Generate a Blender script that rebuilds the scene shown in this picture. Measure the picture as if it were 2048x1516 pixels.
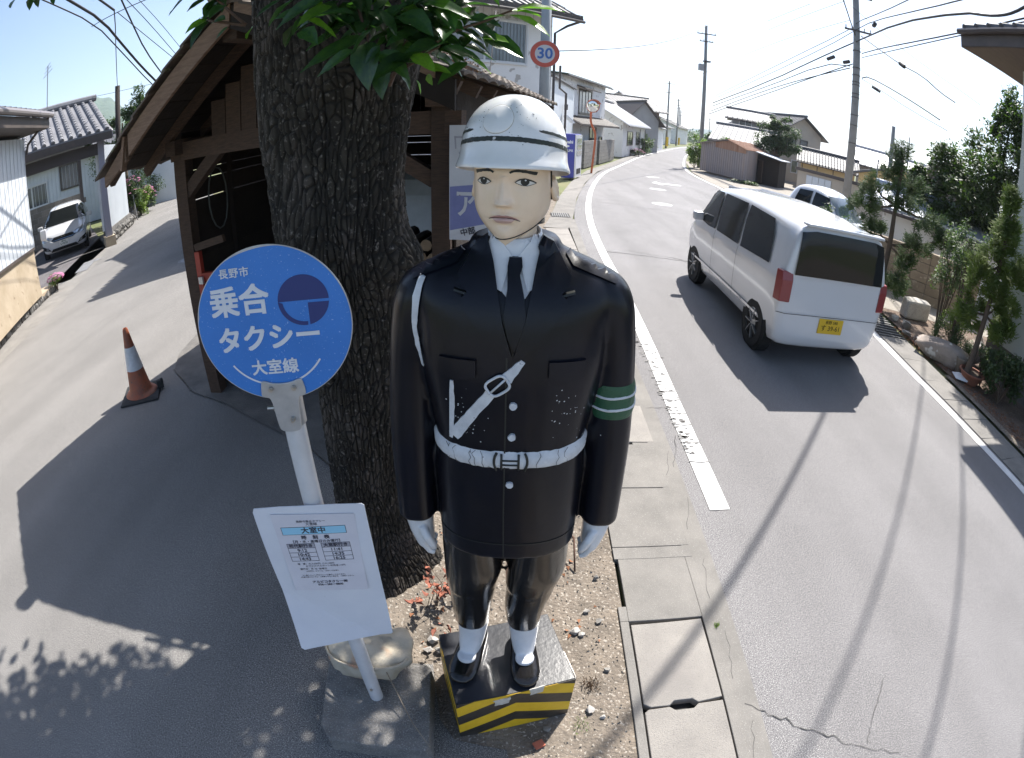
import bpy, bmesh, math, random, mathutils
from math import sin, cos, pi, radians as R, hypot, atan2, sqrt
from mathutils import Vector as V, Matrix, Euler, noise
from mathutils.bvhtree import BVHTree
for o in list(bpy.data.objects): bpy.data.objects.remove(o)
random.seed(7)
SC = bpy.context.scene; COL = SC.collection
# ---------------- camera: a wide fisheye held 2.2 m above the road
CAMH = 2.2
cd = bpy.data.cameras.new('camera'); cam = bpy.data.objects.new('camera', cd); COL.objects.link(cam); SC.camera = cam
cd.type = 'PANO'; cd.sensor_width = 36; cd.sensor_fit = 'HORIZONTAL'; cd.clip_start = .02; cd.clip_end = 5000
cd.panorama_type = 'FISHEYE_EQUISOLID'
cd.fisheye_lens = 1065/2048*36; cd.fisheye_fov = pi
_p, _r = R(27.9), R(-1.6)
_fw = V((0, cos(_p), -sin(_p))); _rt0 = V((1, 0, 0)); _up0 = _rt0.cross(_fw)
_rt = cos(_r)*_rt0 - sin(_r)*_up0; _up = sin(_r)*_rt0 + cos(_r)*_up0
cam.matrix_world = Matrix(((_rt.x, _up.x, -_fw.x, 0), (_rt.y, _up.y, -_fw.y, 0), (_rt.z, _up.z, -_fw.z, CAMH), (0, 0, 0, 1)))
# ---------------- light
SAZ, SEL = R(32), R(55)
TOSUN = V((sin(SAZ)*cos(SEL), cos(SAZ)*cos(SEL), sin(SEL)))
w = bpy.data.worlds.new('World'); SC.world = w; w.use_nodes = True
nt = w.node_tree; sky = nt.nodes.new('ShaderNodeTexSky'); sky.sky_type = 'NISHITA'; sky.sun_disc = False
sky.sun_elevation = SEL; sky.sun_rotation = SAZ; sky.altitude = 400; sky.air_density = 1.0; sky.dust_density = 2.2; sky.ozone_density = 1.2
bg = nt.nodes['Background']; bg.inputs[1].default_value = .125; nt.links.new(sky.outputs[0], bg.inputs[0])
sl = bpy.data.lights.new('sun', 'SUN'); sl.energy = 5; sl.angle = R(.53); sl.color = (1, .955, .89)
so = bpy.data.objects.new('sun', sl); COL.objects.link(so); so.rotation_euler = TOSUN.to_track_quat('Z', 'Y').to_euler()
SC.view_settings.view_transform = 'Standard'; SC.view_settings.look = 'None'; SC.view_settings.exposure = 1.0; SC.view_settings.gamma = 1
SC.view_settings.use_curve_mapping = False
SC.cycles.max_bounces = 6; SC.cycles.diffuse_bounces = 3; SC.cycles.glossy_bounces = 3; SC.cycles.transmission_bounces = 4
SC.cycles.use_denoising = True; SC.cycles.caustics_reflective = False; SC.cycles.caustics_refractive = False
# ---------------- materials
def mat(name, c1, c2=None, scale=4, rough=.7, bump=0, bscale=60, metal=0, spec=.5, lo=.35, hi=.65, c3=None, sscale=90, sthr=.62, coat=0, rand=0, bdist=.01, stretch=None, trans=0, streak=None):
    m = bpy.data.materials.new(name); m.use_nodes = True; n = m.node_tree.nodes; l = m.node_tree.links
    b = n['Principled BSDF']; b.inputs['Roughness'].default_value = rough; b.inputs['Metallic'].default_value = metal
    b.inputs['Specular IOR Level'].default_value = spec; b.inputs['Coat Weight'].default_value = coat; b.inputs['Coat Roughness'].default_value = .08
    m.diffuse_color = (*c1, 1)
    tc = n.new('ShaderNodeTexCoord'); vec = tc.outputs['Object']
    if stretch:
        mp = n.new('ShaderNodeMapping'); mp.inputs['Scale'].default_value = stretch; l.new(vec, mp.inputs[0]); vec = mp.outputs[0]
    if rand:
        oi = n.new('ShaderNodeObjectInfo'); va = n.new('ShaderNodeVectorMath'); va.operation = 'ADD'; mu = n.new('ShaderNodeMath'); mu.operation = 'MULTIPLY'; mu.inputs[1].default_value = 37
        l.new(oi.outputs['Random'], mu.inputs[0]); l.new(vec, va.inputs[0]); l.new(mu.outputs[0], va.inputs[1]); vec = va.outputs[0]
    def noise_t(s, d=5):
        t = n.new('ShaderNodeTexNoise'); t.inputs['Scale'].default_value = s; t.inputs['Detail'].default_value = d; t.inputs['Roughness'].default_value = .6; l.new(vec, t.inputs['Vector']); return t.outputs['Fac']
    def ramp(f, a, b2):
        mr = n.new('ShaderNodeMapRange'); mr.inputs['From Min'].default_value = a; mr.inputs['From Max'].default_value = b2; l.new(f, mr.inputs['Value']); return mr.outputs[0]
    def mix(f, a, b2):
        x = n.new('ShaderNodeMix'); x.data_type = 'RGBA'
        if hasattr(f, 'node'): l.new(f, x.inputs[0])
        else: x.inputs[0].default_value = f
        for s_, v_ in ((x.inputs[6], a), (x.inputs[7], b2)):
            if hasattr(v_, 'node'): l.new(v_, s_)
            else: s_.default_value = (*v_, 1)
        return x.outputs[2]
    col = c1
    if c2: col = mix(ramp(noise_t(scale), lo, hi), c1, c2)
    if c3: col = mix(ramp(noise_t(sscale, 2), sthr, sthr+.05), col, c3)
    if rand:
        hs = n.new('ShaderNodeHueSaturation'); mm = n.new('ShaderNodeMapRange'); mm.inputs['To Min'].default_value = 1-rand; mm.inputs['To Max'].default_value = 1+rand
        l.new(oi.outputs['Random'], mm.inputs['Value']); l.new(mm.outputs[0], hs.inputs['Value'])
        if hasattr(col, 'node'): l.new(col, hs.inputs['Color'])
        else: hs.inputs['Color'].default_value = (*col, 1)
        col = hs.outputs[0]
    if hasattr(col, 'node'): l.new(col, b.inputs['Base Color'])
    else: b.inputs['Base Color'].default_value = (*col, 1)
    if bump:
        bp = n.new('ShaderNodeBump'); bp.inputs['Strength'].default_value = bump; bp.inputs['Distance'].default_value = bdist; l.new(noise_t(bscale, 4), bp.inputs['Height']); l.new(bp.outputs[0], b.inputs['Normal'])
    if trans:
        b.inputs['Transmission Weight'].default_value = 0
        tr = n.new('ShaderNodeBsdfTranslucent'); ms = n.new('ShaderNodeMixShader'); ms.inputs[0].default_value = trans
        if hasattr(col, 'node'):
            g = n.new('ShaderNodeMix'); g.data_type = 'RGBA'; g.blend_type = 'MULTIPLY'; g.inputs[0].default_value = 1; l.new(col, g.inputs[6]); g.inputs[7].default_value = (2.6, 3.4, .9, 1); l.new(g.outputs[2], tr.inputs[0])
        else: tr.inputs[0].default_value = (min(1, c1[0]*2.6), min(1, c1[1]*3.4), c1[2]*.9, 1)
        l.new(b.outputs[0], ms.inputs[1]); l.new(tr.outputs[0], ms.inputs[2]); l.new(ms.outputs[0], n['Material Output'].inputs[0])
    return m
# ---------------- mesh helpers (everything in metres, world axes unless a thing is turned)
class MB:
    def __init__(s): s.v = []; s.f = []; s.mi = []; s.cur = 0
    def add(s, vs, fs):
        k = len(s.v); s.v += [tuple(p) for p in vs]; s.f += [tuple(i+k for i in f) for f in fs]; s.mi += [s.cur]*len(fs); return s
    def box(s, c, size, rz=0, M=None, tilt=None):
        x, y, z = size[0]/2, size[1]/2, size[2]/2
        m = Matrix.Translation(c) @ (M if M is not None else Matrix.Rotation(rz, 4, 'Z'))
        if tilt: m = m @ Euler(tilt).to_matrix().to_4x4()
        vs = [m @ V((a, b, d)) for d in (-z, z) for a, b in ((-x, -y), (x, -y), (x, y), (-x, y))]
        return s.add(vs, [(0, 3, 2, 1), (4, 5, 6, 7), (0, 1, 5, 4), (1, 2, 6, 5), (2, 3, 7, 6), (3, 0, 4, 7)])
    def bar(s, a, b, w, h, up=V((0, 0, 1))):     # square bar from a to b
        a, b = V(a), V(b); d = (b-a).normalized(); u = d.cross(up)
        if u.length < 1e-4: u = d.cross(V((1, 0, 0)))
        u.normalize(); t = u.cross(d).normalized()
        vs = [p + u*i*w/2 + t*j*h/2 for p in (a, b) for i, j in ((-1, -1), (1, -1), (1, 1), (-1, 1))]
        return s.add(vs, [(0, 3, 2, 1), (4, 5, 6, 7), (0, 1, 5, 4), (1, 2, 6, 5), (2, 3, 7, 6), (3, 0, 4, 7)])
    def tube(s, pts, r, n=8, cap=True, sx=1):
        pts = [V(p) for p in pts]; m = len(pts); rs = r if isinstance(r, (list, tuple)) else [r]*m
        ref = None; vs = []
        for i, p in enumerate(pts):
            d = (pts[min(i+1, m-1)]-pts[max(i-1, 0)]).normalized()
            if ref is None: ref = d.orthogonal().normalized()
            ref = (ref - d*ref.dot(d)); ref = ref.normalized() if ref.length > 1e-6 else d.orthogonal().normalized()
            b = d.cross(ref)
            for k in range(n):
                a = 2*pi*k/n; vs.append(p + (ref*cos(a)*sx + b*sin(a))*rs[i])
        fs = [(i*n+k, i*n+(k+1) % n, (i+1)*n+(k+1) % n, (i+1)*n+k) for i in range(m-1) for k in range(n)]
        if cap: fs += [tuple(reversed(range(n))), tuple(range((m-1)*n, m*n))]
        return s.add(vs, fs)
    def cyl(s, a, b, r, n=16): return s.tube([a, b], r, n)
    def loft(s, rings, closed=True, cap=True):
        n = len(rings[0]); m = len(rings); vs = [p for r in rings for p in r]
        kk = n if closed else n-1
        fs = [(i*n+k, i*n+(k+1) % n, (i+1)*n+(k+1) % n, (i+1)*n+k) for i in range(m-1) for k in range(kk)]
        if cap and closed: fs += [tuple(reversed(range(n))), tuple(range((m-1)*n, m*n))]
        return s.add(vs, fs)
    def prism(s, poly, z0, z1):     # poly: list of (x,y)
        n = len(poly); vs = [(p[0], p[1], z0) for p in poly] + [(p[0], p[1], z1) for p in poly]
        return s.add(vs, [tuple(reversed(range(n))), tuple(range(n, 2*n))] + [(i, (i+1) % n, n+(i+1) % n, n+i) for i in range(n)])
    def prism_m(s, poly, d, M):     # poly in local xy, extruded 0..d along local z, by matrix M
        n = len(poly); vs = [M @ V((p[0], p[1], 0)) for p in poly] + [M @ V((p[0], p[1], d)) for p in poly]
        return s.add(vs, [tuple(reversed(range(n))), tuple(range(n, 2*n))] + [(i, (i+1) % n, n+(i+1) % n, n+i) for i in range(n)])
    def obj(s, name, m, parent=None, smooth=False, bevel=0, angle=None):
        me = bpy.data.meshes.new(name); me.from_pydata(s.v, [], s.f)
        mats = m if isinstance(m, (list, tuple)) else [m]
        for x in mats: me.materials.append(x)
        if len(mats) > 1: me.polygons.foreach_set('material_index', s.mi)
        return link(name, me, parent, smooth, bevel, angle)
def fixn(me):
    b = bmesh.new(); b.from_mesh(me); bmesh.ops.recalc_face_normals(b, faces=b.faces); b.to_mesh(me); b.free()
def link(name, me, parent=None, smooth=False, bevel=0, angle=None, local=False):
    fixn(me)
    o = bpy.data.objects.new(name, me); COL.objects.link(o)
    if smooth:
        me.polygons.foreach_set('use_smooth', [True]*len(me.polygons))
        if angle: me.set_sharp_from_angle(angle=angle)
    if bevel:
        bv = o.modifiers.new('b', 'BEVEL'); bv.width = bevel; bv.segments = 2; bv.limit_method = 'ANGLE'; bv.angle_limit = R(40)
    if parent is not None:
        o.parent = parent
        if not isloc(parent): o.matrix_parent_inverse = inv_of(parent)
    return o
def isloc(p):
    while p:
        if p.get('_loc'): return True
        p = p.parent
    return False
def inv_of(p):
    m = Matrix.Identity(4); q = p
    while q: m = (q.matrix_parent_inverse if q.parent else Matrix.Identity(4)) @ q.matrix_basis @ m; q = q.parent
    return m.inverted()
def tag(o, label=None, cat=None, group=None, kind=None):
    if label: o['label'] = label
    if cat: o['category'] = cat
    if group: o['group'] = group
    if kind: o['kind'] = kind
    return o
def thing(name, label, cat, loc=(0, 0, 0), rz=0, group=None):
    o = bpy.data.objects.new(name, None); COL.objects.link(o); o.location = loc; o.rotation_euler = (0, 0, rz); o.empty_display_size = .2
    return tag(o, label, cat, group)
def local(t): t['_loc'] = 1; return t      # children meshes are written in this thing's own axes
def piece(name, me, parent, M):            # another object that shares mesh data; M is a world matrix
    o = bpy.data.objects.new(name, me); COL.objects.link(o)
    if parent is not None: o.parent = parent; o.matrix_parent_inverse = inv_of(parent)
    o.matrix_basis = M; return o
def dup(root, loc, rz=None, label=None, group=None):
    def cp(o, par):
        c = o.copy(); COL.objects.link(c)
        if par is not None: c.parent = par
        for ch in list(o.children): cp(ch, c)
        return c
    r = cp(root, None); r.location = loc
    if rz is not None: r.rotation_euler = (0, 0, rz)
    if label: r['label'] = label
    if group: r['group'] = group
    return r

def text(name, s, size, m, M, parent=None, bold=0, sx=1, align='CENTER', ext=.0006, space=1, heavy=0):
    c = bpy.data.curves.new(name, 'FONT'); c.body = s; c.size = size; c.align_x = align; c.align_y = 'CENTER'; c.offset = bold; c.extrude = ext; c.resolution_u = 3; c.space_character = space
    t = bpy.data.objects.new(name, c); COL.objects.link(t)
    dg = bpy.context.evaluated_depsgraph_get(); dg.update()
    me = bpy.data.meshes.new_from_object(t.evaluated_get(dg)); bpy.data.objects.remove(t)
    if heavy:      # bolder strokes: the same glyphs laid again a hair to each side
        b = bmesh.new()
        for k, (dx, dy) in enumerate(((0, 0), (heavy, heavy), (-heavy, heavy), (heavy, -heavy), (-heavy, -heavy))):
            m2 = me.copy(); m2.transform(Matrix.Translation((dx, dy, .00006*k))); b.from_mesh(m2); bpy.data.meshes.remove(m2)
        b.to_mesh(me); b.free()
    me.transform(M @ Matrix.Diagonal((sx, 1, 1, 1))); me.materials.clear(); me.materials.append(m)
    o = bpy.data.objects.new(name, me); COL.objects.link(o)
    if parent is not None:
        o.parent = parent
        if not isloc(parent): o.matrix_parent_inverse = inv_of(parent)
    return o
def frame_m(o, xd, zd):     # matrix: local x along xd, local z along zd (outward), y = z cross x
    z = V(zd).normalized(); x = V(xd); x = (x - z*x.dot(z)).normalized(); y = z.cross(x)
    return Matrix(((x.x, y.x, z.x, o[0]), (x.y, y.y, z.y, o[1]), (x.z, y.z, z.z, o[2]), (0, 0, 0, 1)))
def sheet(name, poly, z, m, kind='structure', fine=0):
    tess = mathutils.geometry.tessellate_polygon([[V((p[0], p[1], 0)) for p in poly]])
    me = bpy.data.meshes.new(name); me.from_pydata([(p[0], p[1], z) for p in poly], [], [tuple(t) for t in tess]); me.materials.append(m)
    for p in me.polygons: pass
    o = link(name, me); 
    if me.polygons[0].normal.z < 0: me.flip_normals()
    return tag(o, kind=kind)
def strip_poly(pts, w0, w1):       # polygon between two offsets of a polyline (x,y)
    L, Rr = [], []
    for i, p in enumerate(pts):
        a = pts[max(i-1, 0)]; b = pts[min(i+1, len(pts)-1)]; d = hypot(b[0]-a[0], b[1]-a[1]); nx, ny = (b[1]-a[1])/d, -(b[0]-a[0])/d
        L.append((p[0]+nx*w0, p[1]+ny*w0)); Rr.append((p[0]+nx*w1, p[1]+ny*w1))
    return L + Rr[::-1]
def along(pts, s):
    for a, b in zip(pts, pts[1:]):
        d = hypot(b[0]-a[0], b[1]-a[1])
        if s <= d or b is pts[-1]: return (a[0]+(b[0]-a[0])*s/d, a[1]+(b[1]-a[1])*s/d, atan2(b[1]-a[1], b[0]-a[0]))
        s -= d
def dens(pts, step):
    out = []
    for a, b in zip(pts, pts[1:]):
        n = max(1, int(hypot(b[0]-a[0], b[1]-a[1])/step)); out += [(a[0]+(b[0]-a[0])*k/n, a[1]+(b[1]-a[1])*k/n) for k in range(n)]
    return out+[pts[-1]]
def smooth_pts(pts, it=2):
    for _ in range(it):
        o = [pts[0]]
        for a, b in zip(pts, pts[1:]): o += [tuple(a[i]*.75+b[i]*.25 for i in range(len(a))), tuple(a[i]*.25+b[i]*.75 for i in range(len(a)))]
        pts = o+[pts[-1]]
    return pts
# =============== ground, roads, markings ===============
m_dirt = mat('dirt', (.24, .20, .16), (.145, .123, .10), 6, .95, .9, 55, c3=(.40, .36, .31), sscale=70, sthr=.6, bdist=.02)
m_field = mat('field_grass', (.10, .13, .045), (.17, .16, .08), .3, .95, .5, 30)
def asphalt(name, base, light, cracks=True):
    m = mat(name, tuple(x*.90 for x in base), tuple(x*1.1 for x in base), 1.2, .86, .55, 260, c3=light, sscale=210, sthr=.56, bdist=.004, lo=.3, hi=.7)
    n, l = m.node_tree.nodes, m.node_tree.links; b = n['Principled BSDF']; src = b.inputs['Base Color'].links[0].from_socket
    tc = n.new('ShaderNodeTexCoord'); dark = n.new('ShaderNodeTexNoise'); dark.inputs['Scale'].default_value = 150; dark.inputs['Detail'].default_value = 2; l.new(tc.outputs['Object'], dark.inputs['Vector'])
    mr = n.new('ShaderNodeMapRange'); mr.inputs['From Min'].default_value = .34; mr.inputs['From Max'].default_value = .50; mr.inputs['To Min'].default_value = .42; l.new(dark.outputs[0], mr.inputs[0])
    mu = n.new('ShaderNodeMix'); mu.data_type = 'RGBA'; mu.blend_type = 'MULTIPLY'; mu.inputs[0].default_value = 1; l.new(src, mu.inputs[6]); l.new(mr.outputs[0], mu.inputs[7]); out = mu.outputs[2]
    # long tyre tracks / stains, low contrast
    st = n.new('ShaderNodeTexNoise'); st.inputs['Scale'].default_value = 1; st.inputs['Detail'].default_value = 4; mp = n.new('ShaderNodeMapping'); mp.inputs['Scale'].default_value = (1.3, .16, 1); l.new(tc.outputs['Object'], mp.inputs[0]); l.new(mp.outputs[0], st.inputs['Vector'])
    m2 = n.new('ShaderNodeMapRange'); m2.inputs['From Min'].default_value = .35; m2.inputs['From Max'].default_value = .65; m2.inputs['To Min'].default_value = .88; m2.inputs['To Max'].default_value = 1.08; l.new(st.outputs[0], m2.inputs[0])
    k = n.new('ShaderNodeMix'); k.data_type = 'RGBA'; k.blend_type = 'MULTIPLY'; k.inputs[0].default_value = 1; l.new(out, k.inputs[6]); l.new(m2.outputs[0], k.inputs[7]); out = k.outputs[2]
    l.new(out, b.inputs['Base Color']); return m
m_asph = asphalt('asphalt_main', (.165, .160, .164), (.46, .45, .44))
m_asph2 = asphalt('asphalt_lane', (.165, .158, .151), (.46, .44, .41))
m_conc = mat('concrete', (.225, .213, .197), (.165, .157, .146), 3, .9, .5, 120, c3=(.32, .31, .29), sscale=210, sthr=.62, bdist=.006)
m_conc_l = mat('concrete_exposed', (.31, .29, .265), (.235, .22, .205), 3, .9, .8, 170, c3=(.20, .19, .18), sscale=190, sthr=.60, bdist=.006, rand=.05)
m_conc_d = mat('concrete_dark', (.20, .19, .175), (.12, .115, .11), 3, .92, .9, 60, bdist=.02)
m_paint = mat('road_paint', (.74, .74, .73), (.62, .62, .61), 9, .75, .5, 120, c3=(.30, .29, .29), sscale=26, sthr=.66, bdist=.003)
m_black = mat('black_gap', (.012, .012, .012))
m_gravel = mat('forecourt_gravel', (.33, .30, .26), (.25, .225, .19), 2, .95, .8, 70, c3=(.42, .40, .37), sscale=60, sthr=.6, bdist=.02)
bm = bmesh.new(); bmesh.ops.create_circle(bm, cap_ends=True, segments=64, radius=2200); me = bpy.data.meshes.new('ground'); bm.to_mesh(me); bm.free(); me.materials.append(m_field)
g = link('ground', me); g.location.z = -.045; tag(g, kind='structure')
LEFT = smooth_pts([(1.07, -14), (1.07, 1), (1.07, 4.2), (1.12, 8), (1.28, 12), (1.72, 15.4), (2.48, 19.7), (3.7, 25), (5.7, 31), (9.8, 44.5), (18.5, 68.5), (27, 91), (48, 140)], 2)
LL = smooth_pts([(1.37, -14), (1.37, 2.4)], 0)
LINE = smooth_pts([(1.37, 2.42), (1.37, 3.6), (1.42, 5.0), (1.48, 7), (1.50, 9.1), (1.64, 11.8), (1.97, 14.8), (2.68, 19.1), (3.92, 24.7), (5.95, 30.8), (10.1, 44), (19, 68), (27.4, 90), (48.4, 139)], 2)
RLINE = smooth_pts([(5.4, -10), (5.0, -3), (4.86, 0), (4.84, 2.2), (4.82, 3.0), (4.87, 3.8), (4.95, 4.8), (5.25, 6.4), (6.1, 9.4), (6.95, 12.6), (8.2, 17.5), (9.2, 22.5), (9.45, 26.5), (10.1, 31.2), (11.9, 37.9), (17.6, 55.5), (28.2, 85), (48, 134)], 2)
RE = strip_poly(RLINE, .2, .2)[:len(RLINE)]
road = [p for p in LEFT] + [p for p in RE[::-1]]
sheet('road', road, 0, m_asph)
# side lane and the paved corner in front of the shed
lane = [(.02, -14), (.06, .70), (.02, .86), (-.20, .90), (-.27, 1.0), (-.33, 1.30), (-.80, 1.28), (-.92, 1.7), (-.98, 2.55), (-1.55, 3.05), (-2.6, 3.62), (-3.1, 3.78), (-3.55, 4.15), (-3.2, 4.8), (-4.2, 7.6), (-5.6, 9.0), (-9.3, 15.2), (-13.9, 21.5), (-20, 29), (-26, 34.5),
        (-28, 33.0), (-22.8, 28.0), (-18.4, 23.3), (-15.9, 18.5), (-13.5, 14.8), (-11.0, 10.95), (-9.6, 8.7), (-8.5, 6.8), (-7.8, 5.2), (-7.3, 3.9), (-6.7, 2.0), (-6, 0), (-5, -14)]
sheet('lane', lane, .0, m_asph2)
sheet('yard_dirt', [(-.98, 2.55), (-.86, 1.2), (-.86, .75), (-.33, .6), (-.30, -14), (.60, -14), (.60, 4.2), (.61, 8), (.75, 12), (1.2, 15.6), (.5, 19), (-3, 20), (-5.6, 9.0), (-4.2, 7.6), (-3.2, 4.8), (-3.55, 4.15), (-3.1, 3.78), (-2.6, 3.62), (-1.55, 3.05)], -.004, m_dirt)
sheet('pavement_concrete', [(-3.7, 4.5), (-3.50, 4.10), (-3.2, 3.88), (-3.0, 3.70), (-2.5, 3.52), (-1.9, 3.20), (-1.5, 3.0), (-1.05, 2.62), (-.6, 2.7), (-.45, 3.3), (-.7, 7), (-4.2, 7.6)], .018, m_conc_d)
sheet('lane_gutter', strip_poly([(-7.35, 3.9), (-7.85, 5.2), (-8.55, 6.8), (-9.65, 8.7), (-11.05, 10.95), (-13.55, 14.8), (-15.95, 18.5)], -.95, .05), .002, m_conc)
sheet('verge_dirt', strip_poly(RLINE[:26], .72, 6.0), -.006, m_dirt)
sheet('forecourt', [(5.75, 7.4), (7.0, 11.6), (8.4, 17.3), (9.4, 22.3), (9.65, 26.3), (10.4, 31), (14, 44), (34, 60), (40, 30), (16, 6), (9.2, 6.2)], -.002, m_gravel)
# left edge line: whole, then worn where the gutter lids crack it
MARK = MB()
def ribbon(mb, pts, w, z, wob=0):
    pl = strip_poly(pts, -w/2, w/2); n = len(pts)
    vs = [(p[0], p[1], z) for p in pl]; mb.add(vs, [(i, i+1, 2*n-2-i, 2*n-1-i) for i in range(n-1)])
mb = MB(); ribbon(mb, dens(LINE, .5), .145, .005); o = mb.obj('edge_line', m_paint); tag(o, kind='structure')
mb = MB(); ribbon(mb, dens(RLINE, .5), .12, .005); o = mb.obj('edge_line', m_paint); tag(o, kind='structure')
m_wear = mat('worn_asphalt', (.24, .235, .23), (.19, .185, .18), 9, .9, .5, 200)
mb = MB(); random.seed(3)
for i in range(150):      # paint flaked off between y 3 and 6
    y = random.uniform(3.05, 5.7); x = 1.37+.016*max(0, y-3.6)*2+random.gauss(-.035, .05)
    if y > 4.9 and random.random() < .4: continue
    r0 = random.uniform(.006, .03); k = random.randint(5, 7); x = max(1.31, min(1.5, x))
    mb.add([(x+cos(2*pi*j/k)*r0*random.uniform(.5, 1.4), y+sin(2*pi*j/k)*r0*.5*random.uniform(.5, 1.4), .0085) for j in range(k)], [tuple(range(k))])
for y in (2.95, 3.2, 3.45, 3.62, 3.85, 4.0, 4.12, 4.4, 4.8):
    mb.add([(1.29, y+.01, .0086), (1.38, y-.008, .0086), (1.46, y+.006, .0086), (1.46, y-.004, .0086), (1.38, y-.017, .0086), (1.29, y, .0086)], [(0, 5, 4, 1), (1, 4, 3, 2)])
o = mb.obj('worn_paint', m_wear); tag(o, kind='structure')
# cracks in the asphalt
m_crack = mat('crack', (.045, .043, .042))
mb = MB(); random.seed(11)
def crack(p, q, n, w, amp):
    P = [(p[0]+(q[0]-p[0])*i/n+random.uniform(-amp, amp), p[1]+(q[1]-p[1])*i/n+random.uniform(-amp, amp)) for i in range(n+1)]
    for a, b in zip(P, P[1:]):
        dx, dy = b[0]-a[0], b[1]-a[1]; d = hypot(dx, dy)+1e-6; w1 = w*random.uniform(.5, 1.2)/2
        mb.add([(a[0]-dy/d*w1, a[1]+dx/d*w1, .0045), (b[0]-dy/d*w1, b[1]+dx/d*w1, .0045), (b[0]+dy/d*w1, b[1]-dx/d*w1, .0045), (a[0]+dy/d*w1, a[1]-dx/d*w1, .0045)], [(0, 1, 2, 3)])
crack((1.12, 1.0), (1.62, .62), 22, .006, .012); crack((1.62, .62), (1.9, .45), 10, .004, .01)
crack((1.85, .78), (2.0, .96), 9, .003, .01); crack((1.72, .6), (1.85, .78), 9, .003, .01)
crack((1.55, 9.0), (5.0, 8.3), 70, .018, .03); crack((2.0, 9.2), (3.6, 8.5), 40, .01, .05)
crack((2.2, 15), (7.0, 13.4), 50, .02, .05); crack((3, 18.2), (7.6, 17.4), 50, .02, .05)
crack((1.12, 3.7), (1.3, 3.72), 8, .005, .006); crack((1.15, 2.9), (1.28, 3.3), 10, .004, .012); crack((-3.3, 4.1), (-1.4, 2.95), 40, .012, .03); crack((-3.05, 3.72), (-2.7, 4.5), 20, .014, .03)
for i in range(7): crack((1.09, -.5+i*.55), (1.09+random.uniform(.02, .12), -.2+i*.55), 6, .003, .01)
o = mb.obj('road_crack', m_crack); tag(o, kind='structure')
# painted arrow and faint bars, manhole lids
mb = MB(); mb.add([(5.62, 22.0, .005), (5.95, 22.7, .005), (5.95, 22.15, .005), (6.9, 22.15, .005), (6.9, 21.85, .005), (5.95, 21.85, .005), (5.95, 21.3, .005)], [(0, 6, 5, 2, 1), (2, 5, 4, 3)])
mb.add([(5.9, 24.6, .005), (6.5, 24.9, .005), (6.7, 24.7, .005), (6.1, 24.4, .005)], [(0, 1, 2, 3)]); mb.add([(8.2, 20.6, .005), (9.1, 20.2, .005), (9.1, 20.0, .005), (8.2, 20.4, .005)], [(0, 1, 2, 3)])
tag(mb.obj('painted_arrow', m_paint), kind='structure')
m_lid = mat('manhole_iron', (.30, .30, .31), (.20, .20, .21), 40, .55, .8, 90, metal=.3)
def lid(x, y, r, label):
    mb = MB(); n = 40; mb.add([(x+r*cos(2*pi*k/n), y+r*sin(2*pi*k/n), .006) for k in range(n)], [tuple(range(n))])
    t = thing('manhole_cover', label, 'manhole cover', (x, y, 0)); mb.obj('lid', m_lid, t)
    mb = MB(); mb.add([(x+q*cos(2*pi*k/n), y+q*sin(2*pi*k/n), .0072) for q in (r*.84, r*.93) for k in range(n)], [(k, (k+1) % n, n+(k+1) % n, n+k) for k in range(n)]); mb.obj('ring', m_paint if r > .3 else m_conc, t)
lid(4.35, 15.6, .33, 'round manhole cover in the near road behind the dark crack'); lid(5.25, 19.6, .33, 'round manhole cover just before the painted road arrow')
lid(-10.55, 9.85, .22, 'small round cover in the driveway before the carport'); lid(-6.45, 8.85, .27, 'round cover in the lane beside the shed post')
# gutter along the near side: channel frame with lift-out lids
mb = MB(); ys = [-3]
mb.box((.5975, -2.0, -.02), (.045, 7.14, .06)); mb.box((1.045, .6, -.02), (.05, 12.6, .06)); mb.box((.82, 1.80, -.02), (.40, .46, .060)); mb.box((.5975, 1.62, -.02), (.045, .1, .06))
tag(mb.obj('gutter_channel', m_conc, bevel=.004), kind='structure')
mb = MB(); mb.box((.82, -.2, -.041), (.40, 4.0, .006)); tag(mb.obj('gutter_floor', m_black), kind='structure')
lidme = None
LID = thing('gutter_lids', 'row of exposed aggregate concrete gutter lids beside the statue box', 'gutter cover', (.82, 1, 0))
for y0, y1 in ((1.05, 1.555), (.54, 1.043), (.03, .533), (-.48, .023), (-.99, -.487)):
    mb = MB(); x0, x1 = .628, 1.012; nx = .055
    if y1 < 1.1 and y1 > 1.0: poly = [(x0, y0), (x1, y0), (x1, y1), (x0+.26, y1), (x0+.235, y1-.022), (x0+.145, y1-.022), (x0+.12, y1), (x0+.02, y1-.004), (x0, y1-.02)]
    elif y0 > 1: poly = [(x0+.03, y0), (x0+.12, y0), (x0+.145, y0+.024), (x0+.235, y0+.024), (x0+.26, y0), (x1, y0+.012), (x1-.003, y1), (x0, y1-.01), (x0, y0+.02)]
    else: poly = [(x0, y0), (x1, y0), (x1, y1), (x0, y1)]
    mb.prism(poly, -.055, .012+random.uniform(-.002, .003)); mb.obj('lid', m_conc_l, LID, bevel=.004)
GP = thing('gutter_slabs', 'line of jointed concrete gutter slabs running up the roadside beyond the statue', 'gutter cover', (.8, 4, 0))
yy = [2.045, 2.107, 2.655, 3.19, 3.73, 4.27, 4.8, 5.4, 6.0, 6.6, 7.2, 7.8, 8.4, 9.0, 9.6, 10.2, 10.8]
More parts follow.
